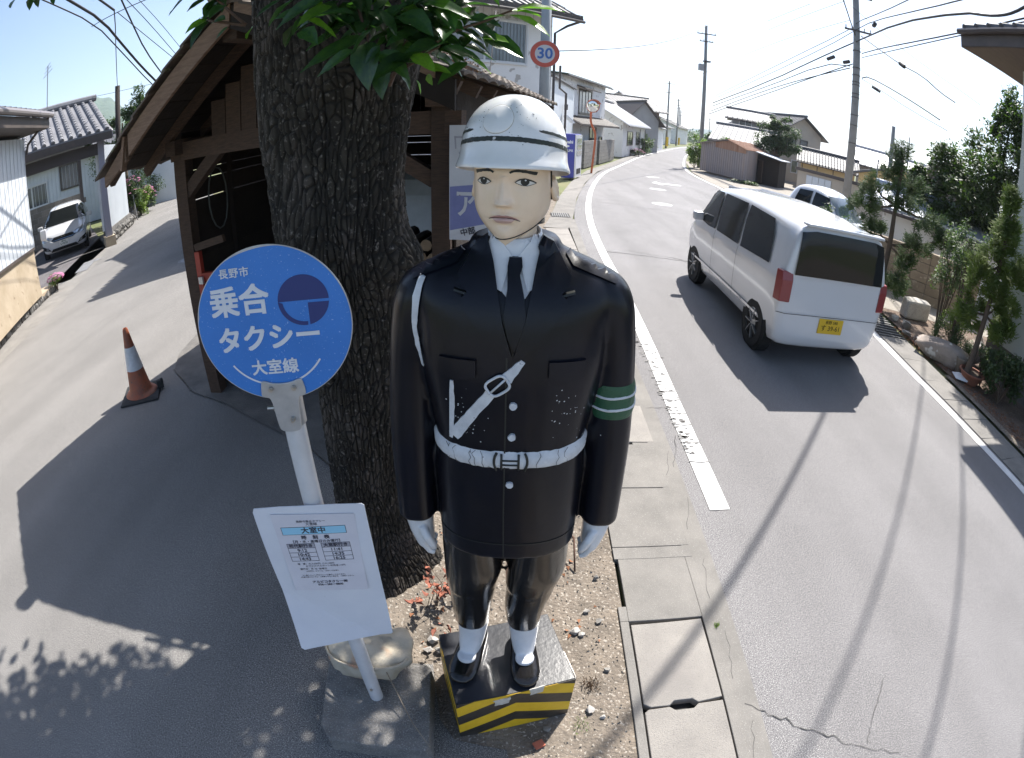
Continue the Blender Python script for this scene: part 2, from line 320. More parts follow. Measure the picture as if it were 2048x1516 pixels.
for a, b in zip(yy[1:], yy[2:]):
    mb = MB(); poly = [(.60, a+.004), (1.068, a+.004), (1.068, b-.004), (.60, b-.004)]
    if abs(b-3.19) < .01: poly = [(.60, a+.004), (1.068, a+.004), (1.068, b-.004), (.9, b-.004), (.9, b-.03), (.78, b-.03), (.78, b-.004), (.60, b-.004)]
    mb.prism(poly, -.05, .013+random.uniform(-.002, .002)); mb.obj('slab', m_conc_l if random.random() < .5 else m_conc, GP, bevel=.003)
mb = MB(); mb.box((.834, 2.06, -.02), (.468, .09, .064)); mb.obj('slab', m_conc, GP)
mb = MB(); mb.box((.83, 6.5, -.035), (.47, 9, .01)); mb.obj('bed', m_black, GP)
sheet('pavement_strip', strip_poly([(1.07, 10.8), (1.28, 12), (1.72, 15.4), (2.48, 19.7), (3.7, 25), (5.7, 31), (9.8, 44)], -.52, 0), .010, m_conc)
sheet('pavement_strip', [(1.07, -14), (1.19, -14), (1.19, 4.2), (1.20, 8), (1.32, 12), (1.12, 12), (1.07, 8)], .0035, m_conc)
mg = mat('grate_steel', (.25, .25, .25), rough=.5, metal=.6)
t = thing('drain_grate', 'small square steel drain grate in the pavement behind the statue helmet', 'drain grate', (1.03, 12.4, 0)); mb = MB()
for k in range(8): mb.box((.84+.05*k, 12.4, .018), (.018, .5, .012))
mb.obj('bars', mg, t); mb = MB(); mb.box((1.02, 12.4, .012), (.44, .54, .004)); mb.obj('pan', m_black, t)
# far side gutter: slabs seen beyond the right edge line
GR = thing('roadside_gutter', 'concrete gutter with cracked lids beyond the right edge line', 'gutter', (5.3, 3, 0))
S = RLINE; tot = 0; k = 0
base = [p for p in RLINE if -4 < p[1] < 8.5]; base = dens(base, .3)
for i in range(0, len(base)-2, 2):
    seg = base[i:i+3]; 
    sp = strip_poly(seg, .10, .60); n3 = len(seg)
    a, b2 = V((sp[0][0], sp[0][1])), V((sp[2][0], sp[2][1])); sh = (b2-a).normalized()*.006
    mb = MB(); poly = [(sp[0][0]+sh.x, sp[0][1]+sh.y), sp[1], (sp[2][0]-sh.x, sp[2][1]-sh.y), (sp[3][0]-sh.x, sp[3][1]-sh.y), sp[4], (sp[5][0]+sh.x, sp[5][1]+sh.y)]
    if 5.4 < seg[1][1] < 7.0:
        mb.prism(poly, -.05, .006); mb.obj('slab', m_black, GR)
        for q in range(9):
            f = (q+.5)/9; p0 = V(sp[0])*(1-f)+V(sp[2])*f; p1 = V(sp[5])*(1-f)+V(sp[3])*f
            mb = MB(); mb.bar((*p0, .014), (*p1, .014), .018, .012); mb.obj('grate_bar', mg, GR)
    else: mb.prism(poly, -.05, .012); mb.obj('slab', m_conc, GR, bevel=.003)
m_leafdry = mat('dry_leaf', (.30, .13, .06), (.22, .09, .04), 5, .8, rand=.3)
# =============== the painted policeman figure on its striped box ===============
m_navy = mat('navy_gloss_paint', (.005, .006, .012), (.007, .007, .010), 5, .30, .22, 12, spec=.26, coat=.06, c3=(.09, .09, .095), sscale=120, sthr=.80, bdist=.006)
m_navy2 = mat('black_trouser_paint', (.005, .005, .006), (.011, .010, .010), 4, .19, .2, 12, spec=.45, coat=.3, bdist=.006)
m_wht = mat('white_enamel', (.70, .71, .73), (.60, .61, .63), 12, .3, .15, 30, coat=.3, c3=(.35, .34, .32), sscale=55, sthr=.74, bdist=.003)
m_wht_b = mat('white_brushed_paint', (.66, .68, .72), (.52, .54, .58), 30, .6, .6, 90, c3=(.10, .10, .11), sscale=75, sthr=.70, bdist=.003)
m_helm = mat('helmet_white', (.84, .845, .85), (.76, .765, .77), 7, .22, .05, 30, coat=.5, c3=(.26, .24, .20), sscale=95, sthr=.80, bdist=.002)
m_blk = mat('black_line_paint', (.015, .017, .016), rough=.5)
m_blk_w = mat('worn_black_band', (.018, .022, .02), (.03, .04, .03), 30, .5, .3, 90, c3=(.6, .6, .6), sscale=48, sthr=.66)
m_skin = mat('face_paint', (.90, .70, .52), (.80, .62, .45), 9, .36, .12, 25, coat=.25, c3=(.70, .50, .28), sscale=14, sthr=.70, bdist=.003)
m_lip = mat('lip_paint', (.50, .28, .25), (.42, .22, .20), 60, .4)
m_green = mat('armband_green', (.012, .075, .038), (.02, .09, .045), 20, .45, .3, 60)
m_eye = mat('eye_white', (.72, .70, .66), rough=.35)
ST = thing('policeman_statue', 'life-size painted policeman figure with white helmet standing on a striped box', 'statue', (0, 1.12, .336)); 
def se(t, a, b, n):     # superellipse point
    c, s = cos(t), sin(t); return a*math.copysign(abs(c)**(2/n), c), b*math.copysign(abs(s)**(2/n), s)
def lerp_secs(secs, m):
    out = []
    for i in range(m):
        u = i/(m-1)*(len(secs)-1); k = min(int(u), len(secs)-2); t = u-k
        p0, p1, p2, p3 = secs[max(k-1, 0)], secs[k], secs[k+1], secs[min(k+2, len(secs)-1)]
        out.append([.5*((2*b)+(-a+c)*t+(2*a-5*b+4*c-d)*t*t+(-a+3*b-3*c+d)*t**3) for a, b, c, d in zip(p0, p1, p2, p3)])
    return out
def loft_secs(mb, secs, m=40, n=40, ang=0):
    rings = []
    for z, cx, cy, a, b, e in lerp_secs(secs, m):
        r = []
        for k in range(n):
            x, y = se(2*pi*k/n, a, b, e); r.append((cx+x*cos(ang)-y*sin(ang), cy+x*sin(ang)+y*cos(ang), z))
        rings.append(r)
    mb.loft(rings)
def remesh(mb, vox, smooth=4, fac=.5):
    me = bpy.data.meshes.new('t'); me.from_pydata(mb.v, [], mb.f); fixn(me); o = bpy.data.objects.new('t', me); COL.objects.link(o)
    r = o.modifiers.new('r', 'REMESH'); r.mode = 'VOXEL'; r.voxel_size = vox
    s = o.modifiers.new('s', 'SMOOTH'); s.iterations = smooth; s.factor = fac
    dg = bpy.context.evaluated_depsgraph_get(); dg.update(); out = bpy.data.meshes.new_from_object(o.evaluated_get(dg)); bpy.data.objects.remove(o)
    out.polygons.foreach_set('use_smooth', [True]*len(out.polygons)); return out
# jacket: torso, shoulders, two sleeves grown into one surface
J = MB()
loft_secs(J, [(1.135, .0, 1.115, .186, .138, 2.5), (1.16, .0, 1.115, .188, .139, 2.5), (1.25, .0, 1.112, .188, .138, 2.5), (1.38, .0, 1.108, .186, .135, 2.5), (1.455, .0, 1.106, .181, .132, 2.5), (1.50, .0, 1.106, .182, .130, 2.5),
              (1.58, .0, 1.106, .193, .128, 2.5), (1.68, .0, 1.105, .208, .127, 2.6), (1.77, .0, 1.108, .212, .122, 2.7), (1.83, .0, 1.112, .222, .112, 2.7), (1.868, .0, 1.118, .216, .098, 2.6), (1.898, .0, 1.122, .185, .080, 2.4), (1.922, .0, 1.124, .130, .066, 2.2), (1.945, .0, 1.124, .085, .060, 2.1), (1.958, 0, 1.124, .078, .058, 2)], 60, 64)
for s in (-1, 1):
    loft_secs(J, [(1.195, s*.252, 1.108, .052, .062, 2.5), (1.21, s*.252, 1.108, .053, .063, 2.5), (1.32, s*.249, 1.108, .055, .064, 2.4), (1.45, s*.245, 1.112, .058, .065, 2.3), (1.56, s*.239, 1.118, .059, .067, 2.2), (1.66, s*.233, 1.120, .057, .068, 2.2),
                  (1.75, s*.220, 1.120, .060, .073, 2.2), (1.82, s*.206, 1.120, .062, .076, 2.1), (1.865, s*.188, 1.121, .056, .066, 2), (1.893, s*.165, 1.122, .034, .045, 2)], 44, 30)
# collar roll round the neck
J.tube([(sin(a)*.085, 1.124-cos(a)*.066, 1.943+.008*cos(a)*-1) for a in [R(x) for x in range(38, 323, 12)]], .013, 10)
jme = remesh(J, .006, 6)
JB = BVHTree.FromPolygons([v.co for v in jme.vertices], [p.vertices for p in jme.polygons])
jac = link('jacket', jme, ST); jme.materials.clear(); jme.materials.append(m_navy); jac.modifiers.clear()
FRONT = V((0, 1, 0))
def hit(bvh, x, z, y0=.3, d=FRONT):
    h = bvh.ray_cast(V((x, y0, z)), d); return h[0], h[1]
def decal(poly, bvh, off=.003, step=.012, maxy=1.25, d=FRONT, thick=.0035, org=None):
    """flat outline (x,z) laid onto the figure from the front and given thickness"""
    b = bmesh.new(); f = b.faces.new([b.verts.new((x, 0, z)) for x, z in poly]); bmesh.ops.triangulate(b, faces=[f])
    for _ in range(5):
        e = [q for q in b.edges if q.calc_length() > step]
        if not e: break
        bmesh.ops.subdivide_edges(b, edges=e, cuts=1); bmesh.ops.triangulate(b, faces=b.faces[:])
    drop = []
    for v in b.verts:
        h = bvh.ray_cast(V((v.co.x, .3, v.co.z)), d)
        if h[0] is None: drop.append(v)
        else: v.co = h[0] + h[1]*off
    bmesh.ops.delete(b, geom=drop, context='VERTS')
    r = bmesh.ops.extrude_face_region(b, geom=b.faces[:])
    for v in [q for q in r['geom'] if isinstance(q, bmesh.types.BMVert)]: v.co.y += thick+off
    me = bpy.data.meshes.new('d'); b.to_mesh(me); b.free(); return me
def put(name, me, m, parent=ST, smooth=True):
    me.name = name; me.materials.clear(); me.materials.append(m); o = link(name, me, parent, smooth, angle=R(32) if smooth else None); return o
def wob(poly, a, step=.012, seed=1):
    rr = random.Random(seed); out = []
    for p, q in zip(poly, poly[1:]+poly[:1]):
        n = max(1, int(hypot(q[0]-p[0], q[1]-p[1])/step)); out += [(p[0]+(q[0]-p[0])*i/n+rr.uniform(-a, a), p[1]+(q[1]-p[1])*i/n+rr.uniform(-a, a)) for i in range(n)]
    return out
def pstrip(pts, w, a=0, seed=1):        # ribbon outline along an (x,z) path, hand-painted edge
    rr = random.Random(seed); d = dens(pts, .012); L, Q = [], []
    for i, p in enumerate(d):
        a0 = d[max(i-1, 0)]; b0 = d[min(i+1, len(d)-1)]; k = hypot(b0[0]-a0[0], b0[1]-a0[1]) or 1; nx, nz = -(b0[1]-a0[1])/k, (b0[0]-a0[0])/k
        ww = w(i/(len(d)-1)) if callable(w) else w
        L.append((p[0]+nx*(ww/2+rr.uniform(-a, a)), p[1]+nz*(ww/2+rr.uniform(-a, a)))); Q.append((p[0]-nx*(ww/2+rr.uniform(-a, a)), p[1]-nz*(ww/2+rr.uniform(-a, a))))
    return L+Q[::-1]
# shirt front, tie, collar, lapels
put('shirt', decal([(-.045, 1.968), (-.056, 1.94), (-.050, 1.915), (-.038, 1.885), (-.028, 1.862), (-.012, 1.845), (.008, 1.843), (.022, 1.848), (.036, 1.868), (.050, 1.900), (.060, 1.93), (.056, 1.966)], JB, .004, .01), m_wht)
for s in (-1, 1):
    put('shirt_collar', decal([(s*.006, 1.921), (s*.022, 1.945), (s*.045, 1.968), (s*.054, 1.945), (s*.046, 1.905), (s*.034, 1.862), (s*.026, 1.858)], JB, .0085, .01), m_wht)
cb = MB(); cb.loft([[(-.002+a*cos(2*pi*k/48), 1.119+b*sin(2*pi*k/48), z+.010*sin(2*pi*k/48)) for k in range(48)] for z, a, b in ((1.915, .064, .062), (1.945, .061, .060), (1.968, .057, .058), (1.969, .053, .054), (1.95, .053, .054))], cap=False); cb.obj('collar_band', m_wht, ST, True)
put('necktie', decal([(-.012, 1.918), (.013, 1.918), (.015, 1.900), (.010, 1.885), (.019, 1.850), (.024, 1.815), (.018, 1.775), (.003, 1.745), (-.012, 1.775), (-.020, 1.815), (-.016, 1.850), (-.009, 1.885), (-.015, 1.900)], JB, .013, .008), m_navy)
for s in (-1, 1):
    put('lapel', decal([(s*.052, 1.955), (s*.050, 1.905), (s*.034, 1.850), (s*.022, 1.800), (s*.002, 1.735), (s*.018, 1.733), (s*.060, 1.775), (s*.100, 1.828), (s*.104, 1.845), (s*.092, 1.853), (s*.108, 1.868), (s*.112, 1.885), (s*.094, 1.912), (s*.072, 1.945)], JB, .015, .012, thick=.004), m_navy)
    put('lapel_notch', decal(pstrip([(s*.093, 1.851), (s*.121, 1.857)], .004), JB, .011, .01), m_blk)
    put('pocket_flap', decal([(s*.075, 1.722), (s*.150, 1.722), (s*.150, 1.685), (s*.113, 1.672), (s*.075, 1.685)], JB, .009, .012), m_navy)
    put('shoulder_strap', decal([(s*.105, 1.925), (s*.120, 1.905), (s*.215, 1.868), (s*.222, 1.878), (s*.20, 1.90), (s*.13, 1.93)], JB, .0035, .012, thick=.004), m_navy)
put('front_seam', decal(pstrip([(-.012, 1.73), (-.012, 1.60), (-.012, 1.30), (-.010, 1.142)], .0035), JB, .0022, .015), m_blk)
put('skirt_seam', decal(pstrip([(-.18, 1.20), (0, 1.198), (.18, 1.20)], .003), JB, .0018, .015), m_blk)
# white lanyard, cross strap with buckle, chest line
put('lanyard', decal(pstrip([(-.193, 1.876), (-.207, 1.835), (-.213, 1.78), (-.209, 1.725), (-.196, 1.675)], lambda t: .013-.006*t, .0012, 2), JB, .0035, .008), m_wht_b)
put('whistle_cord', decal(pstrip([(-.127, 1.668), (-.127, 1.60), (-.131, 1.545), (-.134, 1.515)], .0085, .0015, 3), JB, .0035, .008), m_wht_b)
STRP = put('cross_strap', decal(pstrip([(.022, 1.722), (-.012, 1.682)], lambda t: .012+.014*t, .0016, 4)[:], JB, .004, .008), m_wht_b)
put('cross_strap', decal(pstrip([(-.044, 1.648), (-.085, 1.590), (-.127, 1.523)], lambda t: .022+.004*t, .0014, 5), JB, .004, .008), m_wht_b)
bk = []
for k in range(28): a = 2*pi*k/28; x, z = se(a, .024, .019, 3.4); bk.append((-.030+x*.82-z*.57, 1.667+x*.57+z*.82))
for w_, nm in ((.0055, 'strap_buckle'),):
    cc = [V(hit(JB, x, z)[0])+V((0, -.006, 0)) for x, z in bk]; mb = MB(); mb.tube(cc+[cc[0]], .0032, 6); mb.obj(nm, m_wht_b, ST, True)
a0, b0 = hit(JB, -.045, 1.650)[0], hit(JB, -.015, 1.682)[0]; mb = MB(); mb.tube([a0+V((0, -.006, 0)), b0+V((0, -.006, 0))], .0025, 6); mb.obj('buckle_pin', m_wht_b, STRP, True)
# buttons
for x, z, r0 in ((.004, 1.618, .0085), (.003, 1.538, .0085), (.001, 1.405, .0085), (.132, 1.690, .0085), (-.128, 1.692, .0085)):
    pl = wob([(x+r0*cos(2*pi*k/12), z+r0*sin(2*pi*k/12)) for k in range(12)], .0007, .004, int(z*1000)); put('button', decal(pl, JB, .0065, .006), m_wht_b if x > -.1 else m_blk_w)
random.seed(5)
for cx, cz, n_, sp in ((.118, 1.60, 26, .018), (-.10, 1.60, 14, .02), (.16, 1.505, 16, .016), (-.09, 1.535, 12, .02)):     # chips where the undercoat shows
    mb2 = MB()
    for _ in range(n_):
        x, z = random.gauss(cx, sp), random.gauss(cz, sp*1.2); p, nn = hit(JB, x, z)
        if p is None: continue
        r0 = random.uniform(.0006, .002); t1 = nn.orthogonal().normalized(); t2 = nn.cross(t1)
        mb2.add([p+nn*.0007+t1*cos(q)*r0*random.uniform(.6, 1.5)+t2*sin(q)*r0 for q in (0, 1.2, 2.4, 3.7, 5)], [(0, 1, 2, 3, 4)])
    tag(mb2.obj('paint_chips', m_wht_b, ST), kind='stuff')
# belt: a band round the waist that dips at the front, with painted buckle
def ring_band(bvh, zf, h, off, c=(0, 1.106), n=96, thick=0, a0=0, a1=2*pi, edge=0, seed=3, nz=5):
    mb = MB(); rr = random.Random(seed); rings = []
    for k in range(n+1):
        a = a0+(a1-a0)*k/n; dx, dy = sin(a), -cos(a); zc = zf(a); col = []
        e0, e1 = rr.uniform(-edge, edge), rr.uniform(-edge, edge)
        for j in range(nz):
            z = zc-h/2+h*j/(nz-1)+(e0 if j == 0 else e1 if j == nz-1 else 0)
            q = bvh.ray_cast(V((c[0]+dx*.9, c[1]+dy*.9, z)), V((-dx, -dy, 0)))[0]
            if q is None: q = V((c[0]+dx*.1, c[1]+dy*.1, z))
            oo = off if 0 < j < nz-1 else 0
            col.append(q+V((dx, dy, 0))*oo)
        rings.append(col)
    mb.loft(rings, closed=False, cap=False); return mb
T2 = MB(); loft_secs(T2, [(1.30, 0, 1.107, .188, .137, 2.5), (1.40, .0, 1.107, .185, .134, 2.5), (1.455, .0, 1.106, .181, .132, 2.5), (1.52, .0, 1.106, .184, .130, 2.5), (1.60, 0, 1.106, .195, .13, 2.5)], 30, 72)
TBm = BVHTree.FromPolygons([V(p) for p in T2.v], T2.f)
ring_band(TBm, lambda a: 1.478-.004*cos(a), .046, .007, edge=.0016).obj('belt', m_wht_b, ST, True)
def on(x, z, off): h = TBm.ray_cast(V((x, .3, z)), FRONT); return h[0]+V((0, -off, 0))
for x0 in (-.030, .004+.030):
    mb = MB(); mb.tube([on(x0+.004*(1 if x0 < 0 else -1)*-abs(t)*0+(.006*(1-t*t) * (-1 if x0 < 0 else 1)), 1.474+.024*t, .0075) for t in (-1, -.6, -.2, .2, .6, 1)], .0032, 6); mb.obj('belt_buckle', m_blk, ST, True)
for x0 in (-.019, .020):
    mb = MB(); mb.tube([on(x0, 1.474+.021*t, .0075) for t in (-1, 0, 1)], .0028, 6); mb.obj('belt_buckle', m_blk, ST, True)
for z0 in (1.478, 1.466):
    mb = MB(); mb.tube([on(x, z0, .0075) for x in (-.019, 0, .020)], .0024, 6); mb.obj('belt_buckle', m_blk, ST, True)
random.seed(9)
for k in range(9):       # hairline cracks in the old belt paint
    x = random.choice([-1, 1])*random.uniform(.05, .15); z = 1.455; mb = MB(); mb.tube([on(x+random.uniform(-.006, .006), z+.045*t/4, .0072) for t in range(5)], .0006, 4); mb.obj('belt_crack', m_blk, ST)
# armband on the figure's left sleeve (right in the picture)
A2 = MB(); loft_secs(A2, [(1.32, .249, 1.108, .055, .064, 2.4), (1.45, .245, 1.112, .058, .065, 2.3), (1.56, .239, 1.118, .059, .067, 2.2), (1.66, .233, 1.120, .057, .068, 2.2), (1.75, .220, 1.120, .060, .073, 2.2)], 24, 40)
AB = BVHTree.FromPolygons([V(p) for p in A2.v], A2.f)
arm = ring_band(AB, lambda a: 1.585, .088, .0035, c=(.243, 1.118), n=48, nz=7).obj('armband', m_green, ST, True)
for zc in (1.600, 1.568): ring_band(AB, lambda a: zc+.001*sin(5*a), .0105, .0058, c=(.243, 1.118), n=60, nz=4, edge=.0012, seed=int(zc*999)).obj('armband_stripe', m_wht_b, arm, True)
# trousers
TR = MB()
for cx0, cx1, sx in ((-.104, -.124, -1), (.092, .068, 1)):
    loft_secs(TR, [(.535, cx1, 1.215, .060, .066, 2.2), (.55, cx1, 1.214, .063, .068, 2.2), (.66, cx1*.98, 1.198, .071, .077, 2.3), (.80, (cx0+cx1)/2, 1.175, .080, .086, 2.3), (.84, (cx0+cx1)/2, 1.168, .084, .090, 2.3), (.95, cx0, 1.15, .092, .096, 2.3), (1.10, cx0*1.0, 1.13, .088, .098, 2.2), (1.18, cx0*.9, 1.12, .088, .11, 2.2)], 40, 36)
tme = remesh(TR, .007, 5); put('trousers', tme, m_navy2)
# feet: white spats and black shoes
def foot(cx, ang, nm):
    A = V((cx, 1.215, 0)); d = V((sin(ang), -cos(ang), 0)); s = V((cos(ang), sin(ang), 0))
    mb = MB(); rings = []
    for t, h, wd, zb in ((-.062, .045, .028, .345), (-.045, .075, .038, .342), (.0, .085, .043, .340), (.05, .080, .046, .339), (.10, .062, .050, .339), (.15, .050, .050, .339), (.185, .040, .042, .341), (.205, .026, .026, .345), (.212, .012, .010, .350)):
        rings.append([A+d*t+s*wd*1.16*x1+V((0, 0, zb+h*(z1*.5+.5))) for x1, z1 in [se(2*pi*k/20, 1, 1, 2.6) for k in range(20)]])
    mb.loft(rings); sh = put('shoe', remesh(mb, .005, 3), m_navy2)
    mb = MB(); rings = []
    for z, f, a, b in ((.395, .052, .030, .052), (.42, .040, .036, .058), (.45, .026, .040, .056), (.48, .014, .043, .054), (.52, .004, .047, .054), (.56, 0, .049, .055)):
        rings.append([A+d*(f+b*y1)+s*a*1.24*x1+V((0, 0, z-.02*max(0, y1)*(.56-z)/.16)) for x1, y1 in [se(2*pi*k/28, 1, 1, 2.2) for k in range(28)]])
    # instep tongue
    mb.loft(rings); mb.loft([[A+d*(.10+.035*y1)+s*.037*x1+V((0, 0, z)) for x1, y1 in [se(2*pi*k/20, 1, 1, 2) for k in range(20)]] for z in (.37, .395, .408)])
    put('spat', remesh(mb, .005, 5), m_wht)
foot(-.120, R(-14), 'l'); foot(.070, R(5), 'r')
# gloved hands: palm, four fingers and a thumb fused under thick paint
for s in (-1, 1):
    mb = MB(); hx = s*.250; c = V((hx, 1.103, 1.20))
    loft_secs(mb, [(1.085, hx-s*.012, 1.100, .024, .042, 2.3), (1.11, hx-s*.008, 1.102, .030, .045, 2.3), (1.15, hx-s*.002, 1.104, .036, .046, 2.3), (1.19, hx, 1.106, .041, .045, 2.2), (1.225, hx, 1.107, .041, .045, 2.2)], 16, 24)
    for i, (yy, ln) in enumerate(((1.068, .062), (1.089, .072), (1.111, .070), (1.131, .058))):
        mb.tube([(hx-s*.010, yy, 1.115), (hx-s*.014, yy+.001, 1.115-ln*.45), (hx-s*.026, yy+.002, 1.115-ln*.85), (hx-s*.040, yy+.002, 1.115-ln*.95)], [.0125, .0122, .011, .009], 12)
    mb.tube([(hx-s*.010, 1.066, 1.165), (hx-s*.026, 1.052, 1.135), (hx-s*.038, 1.053, 1.105), (hx-s*.042, 1.058, 1.088)], [.014, .0135, .012, .009], 12)
    put('gloved_hand', remesh(mb, .0035, 3), m_wht)
# ---------- head
HY = R(-12); HC = V((-.008, 1.128, 2.060)); HM = Matrix.Translation(HC) @ Matrix.Rotation(HY, 4, 'Z') @ Matrix.Rotation(R(3), 4, 'X')
def gau(x, z, cx, cz, sx, sz): return math.exp(-((x-cx)/sx)**2-((z-cz)/sz)**2)
def face_pt(a, z):      # head frame: +x right, -y front
    t = (z+.108)/.24
    w = .080*(1-max(0, (-.018-z)/.092)**2.3*.80) if z < -.018 else .080
    if z < -.102: w *= max(.0, 1-((-.102-z)/.012)**2*.9)
    f = .088-.012*max(0, (-.03-z)/.08)**2; bk = .092-.045*max(0, (-.01-z)/.10)
    if z > .06: k = sqrt(max(0, 1-((z-.06)/.085)**2)); w *= k; f *= k; bk *= k
    x = w*math.copysign(abs(sin(a))**.92, sin(a)); c = cos(a); y = -f*math.copysign(abs(c)**.88, c) if c > 0 else bk*-c
    if c > .05:
        m = min(1, c*2.2)
        d = .0
        d += .006*gau(x, z, 0, .042, .055, .012)                # brow
        for s in (-1, 1): d -= .0062*gau(x, z, s*.036, .024, .019, .011); d += .0030*gau(x, z, s*.042, -.018, .022, .020)   # sockets, cheeks
        for s in (-1, 1): d += .0034*gau(x, z, s*.036, .0235, .015, .0075)    # eyeball swell
        if z < .036 and z > -.030:                                  # nose ridge widening to the tip
            u = (.036-z)/.058; wd = .0075+.0055*u; d += (.005+.019*u**1.2)*math.exp(-(abs(x)/wd)**2.2)*(1 if z > -.020 else max(0, 1-((-.020-z)/.010))**1.3)
        for s in (-1, 1): d += .0085*gau(x, z, s*.0125, -.019, .0058, .0065)      # nostril wings
        d += .0055*gau(x, z, 0, -.046, .026, .012)                  # mouth mound
        d += .0045*gau(x, z, 0, -.0435, .021, .0038); d += .0058*gau(x, z, 0, -.0545, .017, .0048); d -= .0042*gau(x, z+.12*abs(x), 0, -.0487, .026, .0016)
        d -= .0035*gau(x, z, 0, -.066, .016, .0055); d += .0060*gau(x, z, 0, -.087, .020, .014)  # chin
        d -= .0016*gau(x, z, 0, -.036, .004, .006)
        y -= d*m
    return V((x, y, z))
mb = MB(); rings = []; zs = [-.1135, -.112, -.110, -.107]+[-.104+.0017*i for i in range(95)]+[.060+.008*i for i in range(10)]+[.1445]
angs = []
for i in range(160): u = i/160; angs.append(2*pi*(u-.13*sin(2*pi*u)/1.0))
for z in zs: rings.append([face_pt(a, z) for a in angs])
mb.loft(rings); mb.v = [tuple(HM @ V(p)) for p in mb.v]
# neck and ears in the same skin
nk = MB(); loft_secs(nk, [(1.915, -.002, 1.118, .050, .050, 2), (1.94, -.002, 1.118, .049, .050, 2), (1.97, -.004, 1.123, .048, .052, 2), (2.0, -.006, 1.128, .048, .055, 2)], 10, 40); mb.add(nk.v, nk.f)
head = mb.obj('head', m_skin, ST, True)
FB = BVHTree.FromPolygons([V(p) for p in mb.v], mb.f)
for s in (-1, 1):
    e = MB(); pts = [HM @ V((s*(.079+.010*sin(k/11*pi)), .012+.014*cos(R(70-k*26)), .002+.026*sin(R(70-k*26)))) for k in range(12)]
    e.tube(pts, [.004+.003*sin(k/11*pi) for k in range(12)], 8); e.tube([HM @ V((s*.078, .010, .02)), HM @ V((s*.083, .016, 0)), HM @ V((s*.080, .008, -.022))], [.009, .012, .007], 10); put('ear', remesh(e, .003, 2), m_skin, head)
hd = (HM.to_3x3() @ V((0, 1, 0))).normalized()
def fdecal(poly, off, m, name, step=.004, thick=.0008):
    b = bmesh.new(); f = b.faces.new([b.verts.new((x, 0, z)) for x, z in poly]); bmesh.ops.triangulate(b, faces=[f])
    for _ in range(4):
        e = [q for q in b.edges if q.calc_length() > step]
        if not e: break
        bmesh.ops.subdivide_edges(b, edges=e, cuts=1); bmesh.ops.triangulate(b, faces=b.faces[:])
    for v in b.verts:
        h = FB.ray_cast(HM @ V((v.co.x, -.3, v.co.z)), hd); v.co = h[0]-hd*off if h[0] else HM @ V((v.co.x, -.09, v.co.z))
    me = bpy.data.meshes.new(name); b.to_mesh(me); b.free(); me.materials.append(m); o = link(name, me, head, True)
    return o
def arcp(cx, cz, a, b, a0, a1, n=14, e=2): return [(cx+se(a0+(a1-a0)*k/n, a, b, e)[0], cz+se(a0+(a1-a0)*k/n, a, b, e)[1]) for k in range(n+1)]
for s, ex, ew in ((-1, -.0430, .0165), (1, .0410, .0195)):
    ez = .0235; drop = -.0015*s
    up = [(ex-ew+2*ew*k/16, ez+.0076*sin(pi*(k/16)**.85)-.0022*(k/16 if s > 0 else 1-k/16)) for k in range(17)]
    dn = [(ex-ew+2*ew*k/16, ez-.0060*sin(pi*k/16)-.0022*(k/16 if s > 0 else 1-k/16)) for k in range(17)]
    fdecal(up+dn[1:-1][::-1], .0009, m_eye, 'eye_white')
    ix = ex-.001; fdecal([(ix+.0080*cos(2*pi*k/24), ez+.0008+.0076*sin(2*pi*k/24)) for k in range(24)], .0013, m_blk, 'iris')
    fdecal([(ix+.0012+.0017*cos(2*pi*k/10), ez+.0042+.0016*sin(2*pi*k/10)) for k in range(10)], .0018, m_wht, 'eye_glint')
    fdecal(pstrip(up, lambda t: .0030*(.55+.6*sin(pi*t)), .0003, 3), .0016, m_blk, 'eyelid_line', .003)
    fdecal(pstrip(dn, .0011, .0002, 4), .0016, m_blk, 'eyelid_line', .003)
    bx = -.041 if s < 0 else .037; bw = .0215 if s < 0 else .0245
    br = [(bx-bw+2*bw*k/12, .0435+.0052*sin(pi*(k/12 if s > 0 else 1-k/12)**.7)-.003*(k/12 if s > 0 else 1-k/12)) for k in range(13)]
    fdecal(pstrip(br, lambda t: .0062*(1.1-.35*(t if s < 0 else (1-t))), .0006, 6+s), .0012, m_blk, 'eyebrow')
mu = [(-.0315, -.0530), (-.020, -.0468), (-.008, -.0420), (0, -.0432), (.008, -.0420), (.020, -.0468), (.0315, -.0545)]
md = [(.0315, -.0550), (.018, -.0500), (.006, -.0487), (-.006, -.0487), (-.018, -.0495), (-.0315, -.0535)]
fdecal(smooth_pts(mu, 1)+smooth_pts(md, 1), .0008, m_lip, 'upper_lip', .003)
fdecal(smooth_pts([(-.024, -.0515), (-.01, -.0492), (0, -.0490), (.01, -.0492), (.024, -.0520)], 1)+smooth_pts([(.015, -.0600), (0, -.0625), (-.015, -.0600)], 1), .0007, mat('lower_lip_paint', (.60, .40, .36), rough=.4), 'lower_lip', .003)
fdecal(pstrip([(-.0315, -.0535), (-.018, -.0497), (-.006, -.0489), (.006, -.0489), (.018, -.0502), (.0325, -.0560)], .0013, .0003, 8), .0013, m_blk, 'mouth_line', .003)
